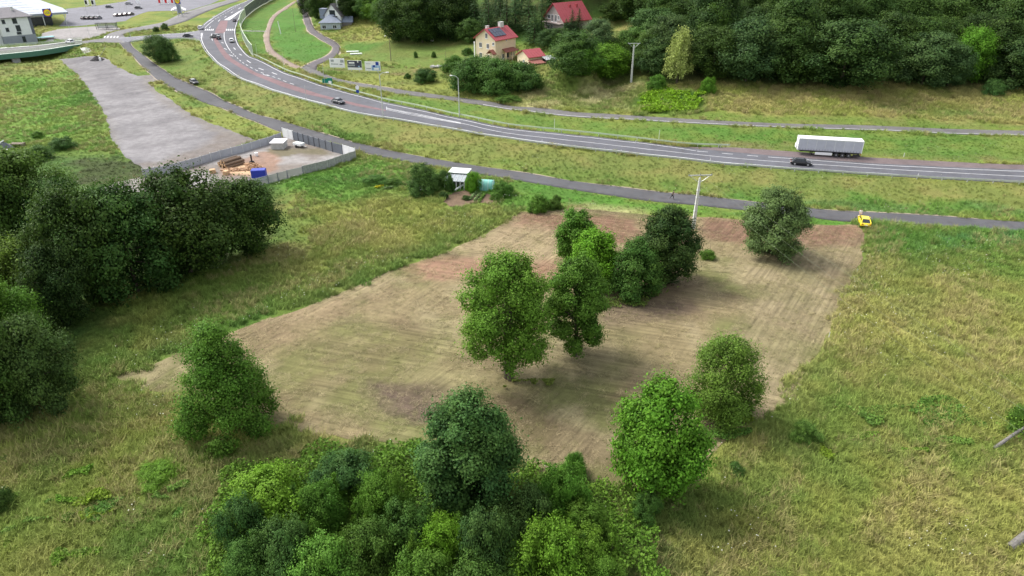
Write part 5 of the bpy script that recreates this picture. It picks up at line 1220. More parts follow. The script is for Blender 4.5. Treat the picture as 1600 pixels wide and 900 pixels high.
def disc(mb, r0, r1, y, n=32, th=.05):
    """ring or disc in the xz plane facing -y"""
    for i in range(n):
        a0, a1 = 2 * math.pi * i / n, 2 * math.pi * (i + 1) / n
        f = lambda r, a, yy: (r * math.cos(a), yy, r * math.sin(a))
        mb.add([f(r0, a0, y), f(r1, a0, y), f(r1, a1, y), f(r0, a1, y), f(r0, a0, y + th), f(r1, a0, y + th), f(r1, a1, y + th), f(r0, a1, y + th)], [(0, 1, 2, 3), (1, 2, 6, 5), (0, 3, 7, 4), (4, 5, 6, 7)])
def logo(parent, x, y, z, s):
    """blue square, red ring, yellow disc, lettering; faces -y"""
    mb = MB(); mb.box(-s, s, 0, .2, -s, s); b = mb.build('sign_board', SIGNB, parent); b.location = (x, y, z)
    mb = MB(); disc(mb, s * .80, s * .90, -.05); mb.build('sign_ring', REDP, b)
    mb = MB(); disc(mb, .001, s * .80, -.06); mb.build('sign_disc', YELLOWP, b)
    for tx, dx, mm in (('L', -.46, SIGNB), ('i', -.14, REDP), ('D', .14, SIGNB), ('L', .47, SIGNB)):
        text_mesh(tx, s * .75, mm, 'sign_letter', b, Matrix.Translation((dx * s, -.09, 0)) @ Matrix.Rotation(math.pi / 2, 4, 'X'))
    return b
logo(sm, 9.0, -1.75, 5.0, 1.45)
# far roadside pylon and canopies at the top
p = g1(282, 25); py_ = thing('sign_pylon', 'tall roadside pylon with round yellow logo sign above white base canopy', 'sign', p, R(0))
for x in (-.9, .9): boxpart('post', STEEL, py_, x - .14, x + .14, -.14, .14, -.3, 5.0)
boxpart('panel', mat('pylon_panel', (.20, .22, .30), .5), py_, -.76, .76, -.08, .08, 1.2, 4.8); logo(py_, 0, -.1, 6.2, 1.25)
p = g1(281, 21); tc = thing('white_canopy', 'white curved canopy standing at the foot of the yellow logo pylon', 'canopy', p, R(8)); mb = MB()
ring = [[(-3.2 + i * .8, -1.6, 1.4 + .9 * math.sin(math.pi * i / 8)) for i in range(9)], [(-3.2 + i * .8, 0, 1.9 + 1.1 * math.sin(math.pi * i / 8)) for i in range(9)], [(-3.2 + i * .8, 1.6, 1.4 + .9 * math.sin(math.pi * i / 8)) for i in range(9)]]
mb.loft(ring, closed=False, caps=False); mb.build('cover', WHITE, tc)
for x in (-2.6, 2.6):
    for y in (-1.3, 1.3): boxpart('leg', STEEL, tc, x - .06, x + .06, y - .06, y + .06, -.3, 1.7)
for i, (px, pyy, n_, lab) in enumerate(((144, 8.5, 2, 'pair of dark and white vending kiosks on the far grass strip'), (258, 6.5, 3, 'row of white fuel station columns at the top edge'))):
    p = g1(px, pyy); kk = thing('kiosk_row', lab, 'kiosk', p, 0)
    for j in range(n_):
        b = boxpart('kiosk', WHITE, kk, j * 3.2 - 3, j * 3.2 - 1.6, -.7, .7, -.2, 2.8); boxpart('kiosk_panel', DARK if i == 0 else REDP, b, j * 3.2 - 2.8, j * 3.2 - 1.8, -.73, -.70, .6, 2.4)
p = g1(215, 6.5); fl = thing('feather_flag', 'white leaning advertising flag at the car park exit', 'flag', p, R(-10)); mb = MB(); mb.loft([[(0, -.03, .3), (1.6, -.03, .3), (1.6, .03, .3), (0, .03, .3)], [(-1.4, -.03, 2.6), (1.2, -.03, 2.0), (1.2, .03, 2.0), (-1.4, .03, 2.6)], [(-2.0, -.03, 4.6), (-.6, -.03, 3.4), (-.6, .03, 3.4), (-2.0, .03, 4.6)]]); mb.build('cloth', WHITE, fl); mb = MB(); mb.tube([(1.6, 0, -.2), (-2.0, .05, 4.7)], .05, 6); mb.build('pole', STEEL, fl)

# ------------------------------------------------------------------ bridge
pts = [(-140,3.2),(-60,3.2),(0,3.2),(60,3.2),(122,3.2)]
bA, bB = RE['BR']; kA = len(bA)
nb = int(kA * .76)
bridge = thing('road_bridge', 'road bridge with green side girder and railing at the left edge', 'bridge', (0, 0, 0))
zb = 3.2
def slab(name, e0, e1, z0, z1, m, parent):
    mb = MB(); rings = [[(a[0], a[1], z0), (b[0], b[1], z0), (b[0], b[1], z1), (a[0], a[1], z1)] for a, b in zip(e0, e1)]; mb.loft(rings); return mb.build(name, m, parent)
up_, lo_ = bA, bB          # BR_UP is the far edge, BR_LO the near edge
wid = lo_ - up_
slab('deck', up_[:nb], lo_[:nb], zb - .35, zb + .06, AC_MAT, bridge)
tl = lambda f: up_ + wid * f
slab('girder', tl(1.02)[:nb], tl(1.09)[:nb], zb - 1.25, zb + .25, GREENM, bridge); slab('near_kerb', tl(.9)[:nb], tl(1.0)[:nb], zb + .062, zb + .2, PALECONC, bridge); slab('far_kerb', tl(-.10)[:nb], tl(.02)[:nb], zb + .064, zb + .3, PALECONC, bridge); slab('far_girder', tl(-.2)[:nb], tl(-.12)[:nb], zb - 1.2, zb + .1, GREENM, bridge)
for f, nm in ((1.055, 'near_railing'), (-.15, 'far_railing')):
    q = tl(f)[:nb]; mb = MB()
    for z in (.45, .8, 1.15): mb.tube([(a[0], a[1], zb + z) for a in q], .05, 5)
    for i in range(0, nb): mb.tube([(q[i][0], q[i][1], zb + .1), (q[i][0], q[i][1], zb + 1.15)], .045, 5)
    for i in range(nb - 1):
        for s in np.arange(.1, 1, .13): x, y = q[i] * (1 - s) + q[i + 1] * s; mb.box(x - .015, x + .015, y - .015, y + .015, zb + .45, zb + 1.15)
    o = mb.build(nm, RAILG, bridge); o['kind'] = 'stuff'
slab('pier', tl(.05)[int(nb*.52):int(nb*.52)+2], tl(.95)[int(nb*.52):int(nb*.52)+2], -2, zb - .36, CONC, bridge)
slab('abutment', tl(-.1)[nb-2:nb+1], tl(1.1)[nb-2:nb+1], -2, zb - .36, PALECONC, bridge)
bridge_road = MB(); rr = [[(a[0], a[1], zb + .1 if i < nb + 2 else hv(a[0], a[1]) + .1) for i, a in enumerate(e)] for e in (tl(.06), tl(.9))]
n_ = len(rr[0]); bridge_road.add(rr[0] + rr[1], [(i, i + 1, n_ + i + 1, n_ + i) for i in range(n_ - 1)]); o = bridge_road.build('bridge_road', AC_MAT); tag(o, kind='structure')
apq = [Vector([float(q) for q in W(px, py, z)[:2]] + [z]) for px, py, z in ((125,75.5,2.75),(137,74,2.75),(156,88.5,1.85),(137,90,1.65))]
mb = MB(); mb.add([q + Vector((0, 0, dz)) for dz in (-.6, .12) for q in apq], [(0, 1, 2, 3), (4, 5, 6, 7), (0, 1, 5, 4), (1, 2, 6, 5), (2, 3, 7, 6), (3, 0, 4, 7)]); o = mb.build('concrete_apron', CONC); tag(o, kind='structure')
# dark heap on the gravel
def heap(mb, rx, ry, h, seed, n=22, m=7):
    rg = random.Random(seed); rings = []
    for i in range(m):
        u = i / (m - 1); rings.append([(math.cos(2*math.pi*k/n) * rx * (1 - u) ** .8 * rg.uniform(.9, 1.1) + .001 * k, math.sin(2*math.pi*k/n) * ry * (1 - u) ** .8 * rg.uniform(.9, 1.1), -.2 + (h + .2) * u * rg.uniform(.93, 1.05)) for k in range(n)])
    mb.loft(rings)
p = g1(153, 94); t = thing('gravel_heap', 'black heap of material at the top of the grey gravel lot', 'heap', p); mb = MB(); heap(mb, 2.5, 1.6, 1.3, 4); mb.build('heap', COAL, t)
p = g1(157, 95); t = thing('white_bag', 'small white sack lying against the black heap', 'sack', p, .5); boxpart('sack', WHITE, t, -.3, .3, -.35, .35, -.05, 1.0, bev=.12)
p = g1(160, 80); t = thing('barrier_pole', 'long dark pole leaning up from the black heap', 'pole', (0, 0, 0)); q0, q1 = g1(156, 91), g1(166, 77); mb = MB(); mb.tube([q0 + Vector((0, 0, .2)), q1 + Vector((0, 0, .9))], .07, 6); mb.build('pole', BLACK, t)
p = g1(168, 46); t = thing('shelter_frame', 'dark metal frame of a bus shelter on the pavement above the zebra crossing', 'shelter', p, R(8))
for x in (-3.6, 0, 3.6):
    for y in (-.7, .7): boxpart('post', BLACK, t, x - .06, x + .06, y - .06, y + .06, -.2, 2.4)
boxpart('roof', BLACK, t, -3.8, 3.8, -.9, .9, 2.4, 2.5); boxpart('bench', BLACK, t, -2, 2, .2, .6, .4, .5); boxpart('back_panel', CLEARPANEL, t, -3.6, 3.6, .68, .72, .4, 2.2)

# ------------------------------------------------------------------ vehicles
def make_car(name, L=4.4, Wd=1.8, H=1.45, belt=.93, roof=(-.95, .35), base=(-1.75, 1.05), clear=.2, wr=.32, hatch=False):
    t = thing(name, None, 'car'); hl = L / 2; hw = Wd / 2; rear_z = belt + (.04 if hatch else -.01)
    st = [(-hl, .42, rear_z - .25, .80), (-hl + .1, .30, rear_z - .03, .92), (-hl + .55, clear + .02, rear_z + .02, .98), (-hl * .4, clear, belt + .01, 1.0), (.3, clear, belt, 1.0), (base[1], clear, belt - .01, 1.0), (hl - .5, clear + .02, belt - .14, .96), (hl - .12, .28, belt - .25, .86), (hl, .40, belt - .36, .72)]
    rings = []
    for x, z0, z1, w in st:
        w *= hw; m_ = (z0 + z1) / 2
        rings.append([(x, -w * .90, z0), (x, w * .90, z0), (x, w, z0 + .12), (x, w * 1.0, m_ + .1), (x, w * .93, z1 - .03), (x, w * .82, z1), (x, -w * .82, z1), (x, -w * .93, z1 - .03), (x, -w, m_ + .1), (x, -w, z0 + .12)])
    mb = MB(); mb.loft(rings); body = mb.build('body', CARPAINT, t, True)
    bw, rw = hw * .86, hw * .66
    mb = MB(); zt = H - .05
    mb.loft([[(base[0], -bw * .95, belt - .05), (base[1], -bw * .95, belt - .05), (base[1], bw * .95, belt - .05), (base[0], bw * .95, belt - .05)], [(roof[0] - .06, -rw, zt), (roof[1] + .08, -rw, zt), (roof[1] + .08, rw, zt), (roof[0] - .06, rw, zt)]]); mb.build('windows', GLASS, t)
    mb = MB(); x0, x1 = roof[0] - .1, roof[1] + .12; rw2 = rw + .03
    mb.loft([[(x0, -rw2, H - .10), (x1, -rw2, H - .10), (x1, rw2, H - .10), (x0, rw2, H - .10)], [(x0 + .03, -rw2 + .03, H - .03), (x1 - .03, -rw2 + .03, H - .03), (x1 - .03, rw2 - .03, H - .03), (x0 + .03, rw2 - .03, H - .03)], [(x0 + .15, -rw2 + .15, H), (x1 - .2, -rw2 + .15, H), (x1 - .2, rw2 - .15, H), (x0 + .15, rw2 - .15, H)]])
    def pil(a, b, s, w=.05):
        mb.tube([(a[0], s * a[1], a[2]), (b[0], s * b[1], b[2])], w, 6)
    for s in (-1, 1):
        pil((base[1], bw, belt - .03), (x1 - .05, rw2 - .02, H - .08), s); pil((base[0], bw, belt - .03), (x0 + .05, rw2 - .02, H - .08), s, .09); xm = (roof[0] + roof[1]) / 2 - .05; pil((xm, bw + .015, belt - .03), (xm, rw2 - .01, H - .08), s)
    r = mb.build('roof', CARPAINT, t)
    for sx in (-1, 1):
        for s in (-1, 1):
            x = sx * L * .30; y = s * (hw - .1); mb = MB(); k = 16
            mb.loft([[(x + wr * math.cos(2*math.pi*i/k) * q, y + s * dy, wr + wr * math.sin(2*math.pi*i/k) * q) for i in range(k)] for dy, q in ((-.1, .95), (-.08, 1), (.09, 1), (.115, .93))]); w = mb.build('wheel', RUBBER, t)
            mb = MB(); mb.loft([[(x + wr * .62 * math.cos(2*math.pi*i/k) * q, y + s * dy, wr + wr * .62 * math.sin(2*math.pi*i/k) * q) for i in range(k)] for dy, q in ((.05, 1), (.125, 1), (.135, .8))]); mb.build('rim', RIM, w)
    for s in (-1, 1):
        boxpart('headlight', CLEARLAMP, t, hl - .30, hl - .08, *sorted((s * hw * .50, s * hw * .86)), belt - .36, belt - .24, bev=.03); boxpart('tail_light', REDLAMP, t, -hl - .015, -hl + .2, *sorted((s * hw * .52, s * hw * .86)), belt - .24, belt - .08, bev=.03)
        boxpart('mirror', CARPAINT, t, base[1] - .35, base[1] - .18, *sorted((s * hw * .93, s * (hw + .14))), belt - .02, belt + .13, bev=.03)
    boxpart('number_plate', WHITE, t, -hl - .03, -hl + .05, -.26, .26, .56, .67); boxpart('rear_bumper', BLACK, t, -hl - .02, -hl + .25, -hw * .76, hw * .76, .30, .45, bev=.04); boxpart('front_grille', BLACK, t, hl - .2, hl + .01, -hw * .5, hw * .5, .40, .52, bev=.03)
    return t
def tree_of(o): return [o] + [c for ch in o.children for c in tree_of(ch)]
def copy_tree(o, parent=None):
    c = o.copy(); COL.objects.link(c)
    if parent is not None: c.parent = parent
    for ch in list(o.children): copy_tree(ch, c)
    return c
def paint(t, c):
    for o in tree_of(t): o.color = (*c, 1)
CARS = {'sedan': make_car('sedan_car'), 'hatch': make_car('hatchback_car', 4.2, 1.78, 1.5, .95, (-1.35, .35), (-1.95, 1.05), hatch=True), 'suv': make_car('suv_car', 4.5, 1.88, 1.72, 1.08, (-1.6, .35), (-2.1, 1.0), .26, .36, True), 'coupe': make_car('coupe_car', 4.55, 1.84, 1.42, .92, (-1.15, .30), (-2.0, 1.15), .18, .33)}
used = set()
def car(kind, label, px, py, ang, colr, group='cars in traffic', z=None, cat='car'):
    o = CARS[kind]
    if kind in used: o = copy_tree(o)
    used.add(kind)
    p = g1(px, py); o.location = (p.x, p.y, (p.z if z is None else z) + .1); o.rotation_euler = (0, 0, ang); o['label'] = label; o['category'] = cat; o['group'] = group; o.scale = (.84, .84, .84); paint(o, colr)
    return o
def dirpx(a, b):
    A2, B2 = g1(*a), g1(*b); return yaw(A2, B2)
BLK, WHT, DK = (.005, .005, .007), (.66, .67, .68), (.02, .023, .03)
car('coupe', 'yellow coupe parked at the corner of the mown field by the service road', 1349, 350.5, R(73), (.76, .60, .012), 'parked cars')
car('sedan', 'black saloon on the highway passing the parked white trailer', 1251, 258.2, dirpx((1240, 257), (1262, 259)), BLK)
car('sedan', 'black saloon alone on the red lined bend of the highway', 529, 162, dirpx((514, 159), (544, 166)), (.03, .032, .04))
car('hatch', 'small white hatchback on the outer lane near the clear noise barrier', 362.5, 66, dirpx((361, 74), (361.5, 56)), WHT)
car('suv', 'dark jeep turning on the red median at the junction, left of two', 336.5, 60, R(170), (.05, .05, .05))
car('hatch', 'dark hatchback close behind the turning jeep, right of two', 342, 61.5, dirpx((341, 66), (340, 56)), BLK)
car('suv', 'white and dark van like car at the left kerb of the highway junction', 314, 46.5, dirpx((312, 49), (322, 41)), (.55, .56, .60))
car('sedan', 'long black estate waiting on the junction road before the highway', 294.5, 58.2, dirpx((280, 57.6), (308, 57.4)), BLK)
car('sedan', 'dark blue car in the far lane beside the dark noise barrier', 367, 33.5, dirpx((370, 40), (376, 24)), (.03, .035, .06))
car('hatch', 'black hatchback parked on the grass edge of the service road', 304, 131.5, dirpx((296, 128), (312, 136)), BLK, 'parked cars')
car('suv', 'white car driving over the bridge with green railing', 110, 68.2, dirpx((122, 67), (95, 70)) , WHT, z=3.2)
for i, (px, py_i, colr, lab) in enumerate(((217, 14, BLK, 'black car at the end of the car park by the grass'), (171.5, 12.5, DK, 'dark car in the middle of the far car park'), (202, 7.5, (.2, .2, .22), 'grey car in the top row of the car park'))):
    car('sedan', lab, px, py_i, R(3), colr, 'cars in the supermarket car park')
for i in range(4): car('hatch', ['dark car at the left end of the near car park row', 'second dark car from the left in the near car park row', 'third dark car from the left in the near car park row', 'grey car at the right end of the near car park row'][i], 132 + i * 7.6, 30.2 - i * .1, R(88), BLK if i < 3 else (.1, .1, .12), 'cars in the supermarket car park')
for i in range(4): car('sedan', ['dark car at the left end of the far car park row', 'second dark car from the left in the far car park row', 'third dark car from the left in the far car park row', 'dark car at the right end of the far car park row'][i], 183 + i * 7.4, 25.8 - i * .65, R(84), (.04, .02, .025), 'cars in the supermarket car park')

# --- semi trailer parked in the lay-by
q0, q1 = g1(1252, 243.2), g1(1330, 248.2); a_ = yaw(q0, q1)
tr = thing('semi_trailer', 'long white curtain sided trailer parked without a tractor in the lay-by', 'trailer', (0, 0, 0), a_)
u = Vector((math.cos(a_), math.sin(a_), 0)); nrm = Vector((-u.y, u.x, 0))
c0 = (q0 + q1) / 2; mid = c0 + u * .3 + nrm * 1.06; tr.location = (mid.x, mid.y, hv(c0.x, c0.y) + .08)
tr.scale = (.83, .83, .83); LT, WT, Z0, Z1 = 13.6, 2.55, 1.22, 3.95
boxpart('curtain', CURTAIN, tr, -LT/2 + .1, LT/2 - .1, -WT/2, WT/2, Z0 + .1, Z1 - .12); boxpart('front_wall', WHITE, tr, -LT/2 - .02, -LT/2 + .099, -WT/2 - .02, WT/2 + .02, Z0, Z1); boxpart('rear_door', WHITE, tr, LT/2 - .099, LT/2 + .05, -WT/2 - .02, WT/2 + .02, Z0, Z1)
mb = MB(); prof = [(-WT/2 - .03, Z1 - .119), (WT/2 + .03, Z1 - .119), (WT/2 + .03, Z1), (0, Z1 + .06), (-WT/2 - .03, Z1)]; mb.loft([[(-LT/2 + .1, y, z) for y, z in prof], [(LT/2 - .1, y, z) for y, z in prof]]); mb.build('roof', WHITE, tr)
boxpart('floor_rail', STRAP, tr, -LT/2 + .1, LT/2 - .1, -WT/2 - .01, WT/2 + .01, Z0 - .02, Z0 + .099)
mb = MB()
for i in range(22):
    x = -LT/2 + .5 + i * (LT - 1) / 21
    for s in (-1, 1): mb.box(x - .03, x + .03, s * (WT/2 + .012) - .012, s * (WT/2 + .012) + .012, Z0 - .05, Z0 + .42)
o = mb.build('strap', STRAP, tr); o['kind'] = 'stuff'
for i in range(6):
    x = -LT/2 + 1.9 + i * 1.96; mb = MB()
    for s in (-1, 1): mb.box(x - .035, x + .035, s * (WT/2 + .004) - .006, s * (WT/2 + .004) + .006, Z0 + .45, Z1 - .16)
    mb.build('curtain_seam', PALECONC, tr)
boxpart('top_rail', PALECONC, tr, -LT/2 + .1, LT/2 - .1, -WT/2 - .035, WT/2 + .035, Z1 - .24, Z1 - .125)
for y in (-.5, .5): boxpart('chassis_beam', BLACK, tr, -LT/2 + .6, LT/2 - .2, y - .08, y + .08, .78, Z0 - .021)
for s in (-1, 1):
    boxpart('side_skirt', WHITE, tr, -2.9, .75, *sorted((s * 1.19, s * 1.25)), .35, .98, bev=.02); boxpart('landing_leg', BLACK, tr, -3.6, -3.4, *sorted((s * .8, s * .95)), .05, 1.2); boxpart('landing_foot', BLACK, tr, -3.72, -3.28, *sorted((s * .75, s * 1.0)), 0, .05)
    boxpart('side_guard', BLACK, tr, 5.1, 6.6, *sorted((s * 1.15, s * 1.2)), .5, .9); boxpart('tail_light', REDLAMP, tr, LT/2 - .1, LT/2 + .03, *sorted((s * .8, s * 1.15)), .75, .95)
    for i in range(3):
        x = 1.65 + i * 1.31; y = s * 1.06; k = 20; wr = .52; mb = MB()
        mb.loft([[(x + wr * q * math.cos(2*math.pi*j/k), y + s * dy, wr + wr * q * math.sin(2*math.pi*j/k)) for j in range(k)] for dy, q in ((-.18, .95), (-.15, 1), (.15, 1), (.18, .92))]); w = mb.build('wheel', RUBBER, tr)
        mb = MB(); mb.loft([[(x + wr * q * math.cos(2*math.pi*j/k), y + s * dy, wr + wr * q * math.sin(2*math.pi*j/k)) for j in range(k)] for dy, q in ((.14, .6), (.19, .6), (.12, .42), (.20, .22), (.21, .02))]); mb.build('rim', RIM, w)
        boxpart('mudguard', BLACK, tr, x - .6, x + .6, *sorted((s * .9, s * 1.23)), 1.07, 1.12)
boxpart('underrun_bar', BLACK, tr, LT/2 - .3, LT/2 - .1, -1.2, 1.2, .42, .58); boxpart('kingpin_plate', BLACK, tr, -LT/2 + .3, -LT/2 + 2.2, -.6, .6, 1.0, Z0 - .022); boxpart('refrigerator_box', WHITE, tr, -LT/2 - .35, -LT/2 - .021, -.6, .6, 1.5, 2.4, bev=.05)

# ------------------------------------------------------------------ guardrails, posts, lamps, signs
def guardrail(label, line, m, h=.66, every=2.0):
    t = thing('guardrail', label, 'guardrail', (0, 0, 0), 0, 'guardrails along the highway')
    L = np.asarray(line); z = hz(L[:, 0], L[:, 1]) + .05; mb = MB()
    d = np.gradient(L, axis=0); d /= np.linalg.norm(d, axis=1)[:, None]; nn = np.c_[-d[:, 1], d[:, 0]]
    prof = [(-.03, h - .30), (.04, h - .26), (.0, h - .20), (-.0, h - .16), (.04, h - .10), (-.03, h - .02), (-.07, h - .02), (-.07, h - .30)]
    rings = [[(L[i, 0] + nn[i, 0] * a, L[i, 1] + nn[i, 1] * a, z[i] + b) for a, b in prof] for i in range(len(L))]; mb.loft(rings); mb.build('rail', m, t)
    s = np.r_[0, np.cumsum(np.linalg.norm(np.diff(L, axis=0), axis=1))]; mb = MB()
    for q in np.arange(.5, s[-1], every * 2):
        x, y = np.interp(q, s, L[:, 0]), np.interp(q, s, L[:, 1]); zz = hv(x, y); mb.box(x - .06, x + .06, y - .06, y + .06, zz - .3, zz + h - .05)
    o = mb.build('post', STEEL, t); o['kind'] = 'stuff'
guardrail('grey guardrail along the near side of the highway', pxline([(313.5,66),(316,72),(321,82),(330,92),(350,109),(400,134.5),(450,151.2),(505,166),(575,183),(625,190.5),(700,203.7),(800,220.2),(900,233.6),(975,242),(1050,250.2),(1110,257.2),(1200,264.8),(1300,271.7),(1400,278.2),(1500,283.6),(1600,289),(1740,297)]), STEEL)
guardrail('pale green tinted guardrail along the far side of the highway', pxline([(392,86),(403,90.5),(428,102.8),(450,113.2),(500,130.3),(537,140.8),(600,157.8),(650,167.8),(725,184.3),(800,199.2),(900,209.7),(975,217.7),(1050,226.6),(1090,230),(1140,231.5)]), RAILG, .8)
guardrail('short steel railing along the junction road south side', pxline([(206,67.5),(230,65),(280,63),(300,64),(312,66)]), RAILG, .8)
# noise barrier
def barrier(label, line, m, h, seg=2.2, z0=0):
    t = thing('noise_barrier', label, 'barrier', (0, 0, 0), 0, 'noise barriers beside the highway')
    L = np.asarray(line); s = np.r_[0, np.cumsum(np.linalg.norm(np.diff(L, axis=0), axis=1))]; q = np.linspace(0, s[-1], max(2, int(s[-1] / seg)) + 1)
    X = np.interp(q, s, L[:, 0]); Y = np.interp(q, s, L[:, 1]); Zq = hz(X, Y)
    for i in range(len(q)):
        mb = MB(); mb.box(-.08, .08, -.08, .08, -.3, h + .05, Matrix.Translation((X[i], Y[i], Zq[i]))); mb.build('post', RAILG, t)
    for i in range(len(q) - 1):
        a = Vector((X[i], Y[i], Zq[i])); b = Vector((X[i+1], Y[i+1], Zq[i+1])); d = (b - a).normalized(); o_ = Vector((-d.y, d.x, 0)).normalized() * .04; a2_, b2_ = a + d * .12, b - d * .12
        mb = MB(); zl, zt = .45, h - .06
        mb.add([a2_ - o_ + Vector((0, 0, zl)), b2_ - o_ + Vector((0, 0, zl)), b2_ + o_ + Vector((0, 0, zl)), a2_ + o_ + Vector((0, 0, zl)), a2_ - o_ + Vector((0, 0, zt)), b2_ - o_ + Vector((0, 0, zt)), b2_ + o_ + Vector((0, 0, zt)), a2_ + o_ + Vector((0, 0, zt))], [(0, 1, 2, 3), (4, 5, 6, 7), (0, 1, 5, 4), (1, 2, 6, 5), (2, 3, 7, 6), (3, 0, 4, 7)]); mb.build('panel', m, t)
    for zz, w, nm in ((.2, .24, 'base_board'), (h + .02, .07, 'top_rail')):
        mb = MB(); mb.loft([[(X[i] - .07, Y[i] - .07, Zq[i] + zz - w), (X[i] + .07, Y[i] + .07, Zq[i] + zz - w), (X[i] + .07, Y[i] + .07, Zq[i] + zz + w * .5), (X[i] - .07, Y[i] - .07, Zq[i] + zz + w * .5)] for i in range(len(q))]); mb.build(nm, PALECONC if nm == 'base_board' else RAILG, t)
barrier('dark glazed noise barrier curving along the highway at the top', pxline([(445,-8),(430,-1.5),(417,5),(402,13.5),(390,22.5),(384.5,27.5)]), DARKPANEL, 4.2, 3)
barrier('clear noise barrier section beside the zebra crossing, continuing the dark one', pxline([(384,28),(380,33),(377,40),(376,45)]), CLEARPANEL, 3.6, 3)
barrier('clear noise barrier with pale posts below the zebra crossing', pxline([(377.5,52),(380,61),(386,73),(396,88)]), CLEARPANEL, 3.4, 2.6)
def lamp(label, px, py, h, arm, m=STEEL):
    p = g1(px, py); t = thing('street_lamp', label, 'street lamp', p, 0, 'street lamps along the highway')
    mb = MB(); mb.tube([(0, 0, -.3), (0, 0, h * .5), (0, 0, h)], [.13, .10, .07], 8); mb.build('pole', m, t)
    if arm:
        mb = MB(); mb.tube([(0, 0, h - .05), (arm * .4, -.1, h + .45), (arm, -.2, h + .6)], .05, 6); mb.build('arm', m, t); boxpart('lantern', WHITE, t, min(arm, arm * 1.5), max(arm, arm * 1.5), -.36, -.06, h + .52, h + .70, bev=.04)
lamp('tall pale lamp post on the near highway edge below the right billboard', 599, 184, 9.3, 1.4); lamp('tall pale lamp post on the far highway edge below the hedge', 718, 183.5, 8.6, -1.2)
lamp('wooden lamp post with lantern on the house lawn', 611, 95, 6.6, -.9, WOOD)
def post(name, label, px, py, pyt, r=.05, m=STEEL, group='thin posts and poles', cat='post', lean=(0, 0)):
    p = g1(px, py); H = solve_h(p, pyt); t = thing(name, label, cat, p, 0, group); mb = MB(); mb.tube([(0, 0, -.3), (lean[0], lean[1], H)], [r, r * .75], 7); mb.build('pole', m, t); return t, H
for px, py, pt, r, m, lab in ((479,157,134,.05,STEEL,'thin steel post on the near guardrail left of the black saloon'),(445,112,84,.05,RAILG,'thin pale pole where the dirt footpath meets the side road'),(403,92,68,.05,RAILG,'thin pale pole at the lower end of the clear noise barrier'),(462,50,13,.06,WOOD,'tall thin wooden pole on the bright green grass loop'),(508,134,100,.05,STEEL,'thin pole standing by the green direction sign'),(593,126,107,.05,STEEL,'thin pole in front of the right billboard'),(697,102,80,.06,WOOD,'thin dark pole on the lawn left of the hedge'),
                            (866,204,185,.04,WHITE,'thin white marker post on the grass above the highway bend'),(1029,221,203,.04,WHITE,'thin white marker post on the grass bank left of the trailer'),(1412,245,239,.06,WHITE,'short white marker post behind the parked trailer'),(1126,231,226.5,.05,WHITE,'short white marker post at the start of the lay-by'),(993,224,219.5,.05,WHITE,'short white marker post at the far guardrail'),(873,206,201.5,.05,WHITE,'short white marker post at the far guardrail left'),(847,223,218,.05,WHITE,'short white marker at the near guardrail on the bend'),(970,241,234,.05,WHITE,'white reflector post on the near guardrail left of the middle'),(1109,256,247,.05,WHITE,'white reflector post on the near guardrail above the power pole'),(1433,279,271,.05,WHITE,'white reflector post on the near guardrail right of the trailer'),
                            (205,61,52,.05,STEEL,'small steel sign post in the junction island'),(112,57,40,.05,STEEL,'thin lamp pole on the paving, leftmost'),(140,56,39,.05,STEEL,'thin lamp pole on the paving, second from left'),(153,50,38,.05,STEEL,'thin lamp pole on the paving, right one'),(190,24,2,.05,STEEL,'thin lamp pole in the far car park row'),(200,24,6,.05,STEEL,'second thin lamp pole in the far car park row'),(137,24,8,.05,STEEL,'thin lamp pole in the near car park, left'),(156,28,12,.05,STEEL,'thin lamp pole in the near car park, right'),
                            (1338,428,420,.04,WHITE,'white stake at the upper right edge of the mown field'),(1311,496,489,.04,WHITE,'white stake at the middle right edge of the mown field'),(1295,527,519,.04,WHITE,'white stake at the lower right edge of the mown field'),(1109,392,380,.03,WOOD,'thin stick beside the tuft bush in the mown field')):
    post('marker_post', lab, px, py, pt, r, m)
t, H = post('white_post', 'thick white leaning post alone on the green grass loop', 439, 53, 33, .16, WHITE, None, 'post', (-.5, .1))
# green direction sign, round sign, billboards
p = g1(513, 134); sg = thing('direction_sign', 'green road direction sign on two posts above the far guardrail', 'road sign', p, R(-12)); Hs = solve_h(p, 121.5)
for x in (-.9, .9): boxpart('post', STEEL, sg, x - .05, x + .05, -.05, .05, -.3, Hs)
boxpart('left_board', SIGNG, sg, -1.5, -.02, -.12, -.06, Hs - 1.35, Hs - .25); b = boxpart('right_board', SIGNG, sg, .0, 1.35, -.13, -.06, Hs - 1.5, Hs); boxpart('sign_print', WHITE, b, .25, 1.1, -.14, -.131, Hs - 1.4, Hs - .75)
p = g1(560, 152); sg = thing('round_sign', 'white and blue round road signs one above the other on a thin post', 'road sign', p, R(-12)); Hs = solve_h(p, 133.5); mb = MB(); mb.tube([(0, 0, -.3), (0, 0, Hs)], .05, 7); mb.build('post', STEEL, sg)
mb = MB(); disc(mb, .001, .50, -.1, 20); o = mb.build('upper_disc', WHITE, sg); o.location = (0, 0, Hs - .5); mb = MB(); disc(mb, .001, .42, -.1, 20); o = mb.build('lower_disc', SIGNB, sg); o.location = (0, 0, Hs - 1.42)
BB = [('white advertising billboard with grey print, leftmost of three', 528, 107.5, 91.0, 4.5, 0), ('dark photo billboard with white strip, middle of three', 555.5, 111.5, 94.5, 4.2, 1), ('white and blue billboard, rightmost of three', 583.5, 112.5, 96, 4.5, 2)]
PHOTO = mat('poster_photo_dark', (.05, .055, .09), .5, var=.7, scale=1.6); LBLUE = mat('poster_light_blue', (.30, .45, .66), .5, var=.35, scale=1.3); PGREY = mat('poster_grey', (.32, .34, .35), .5, var=.2)
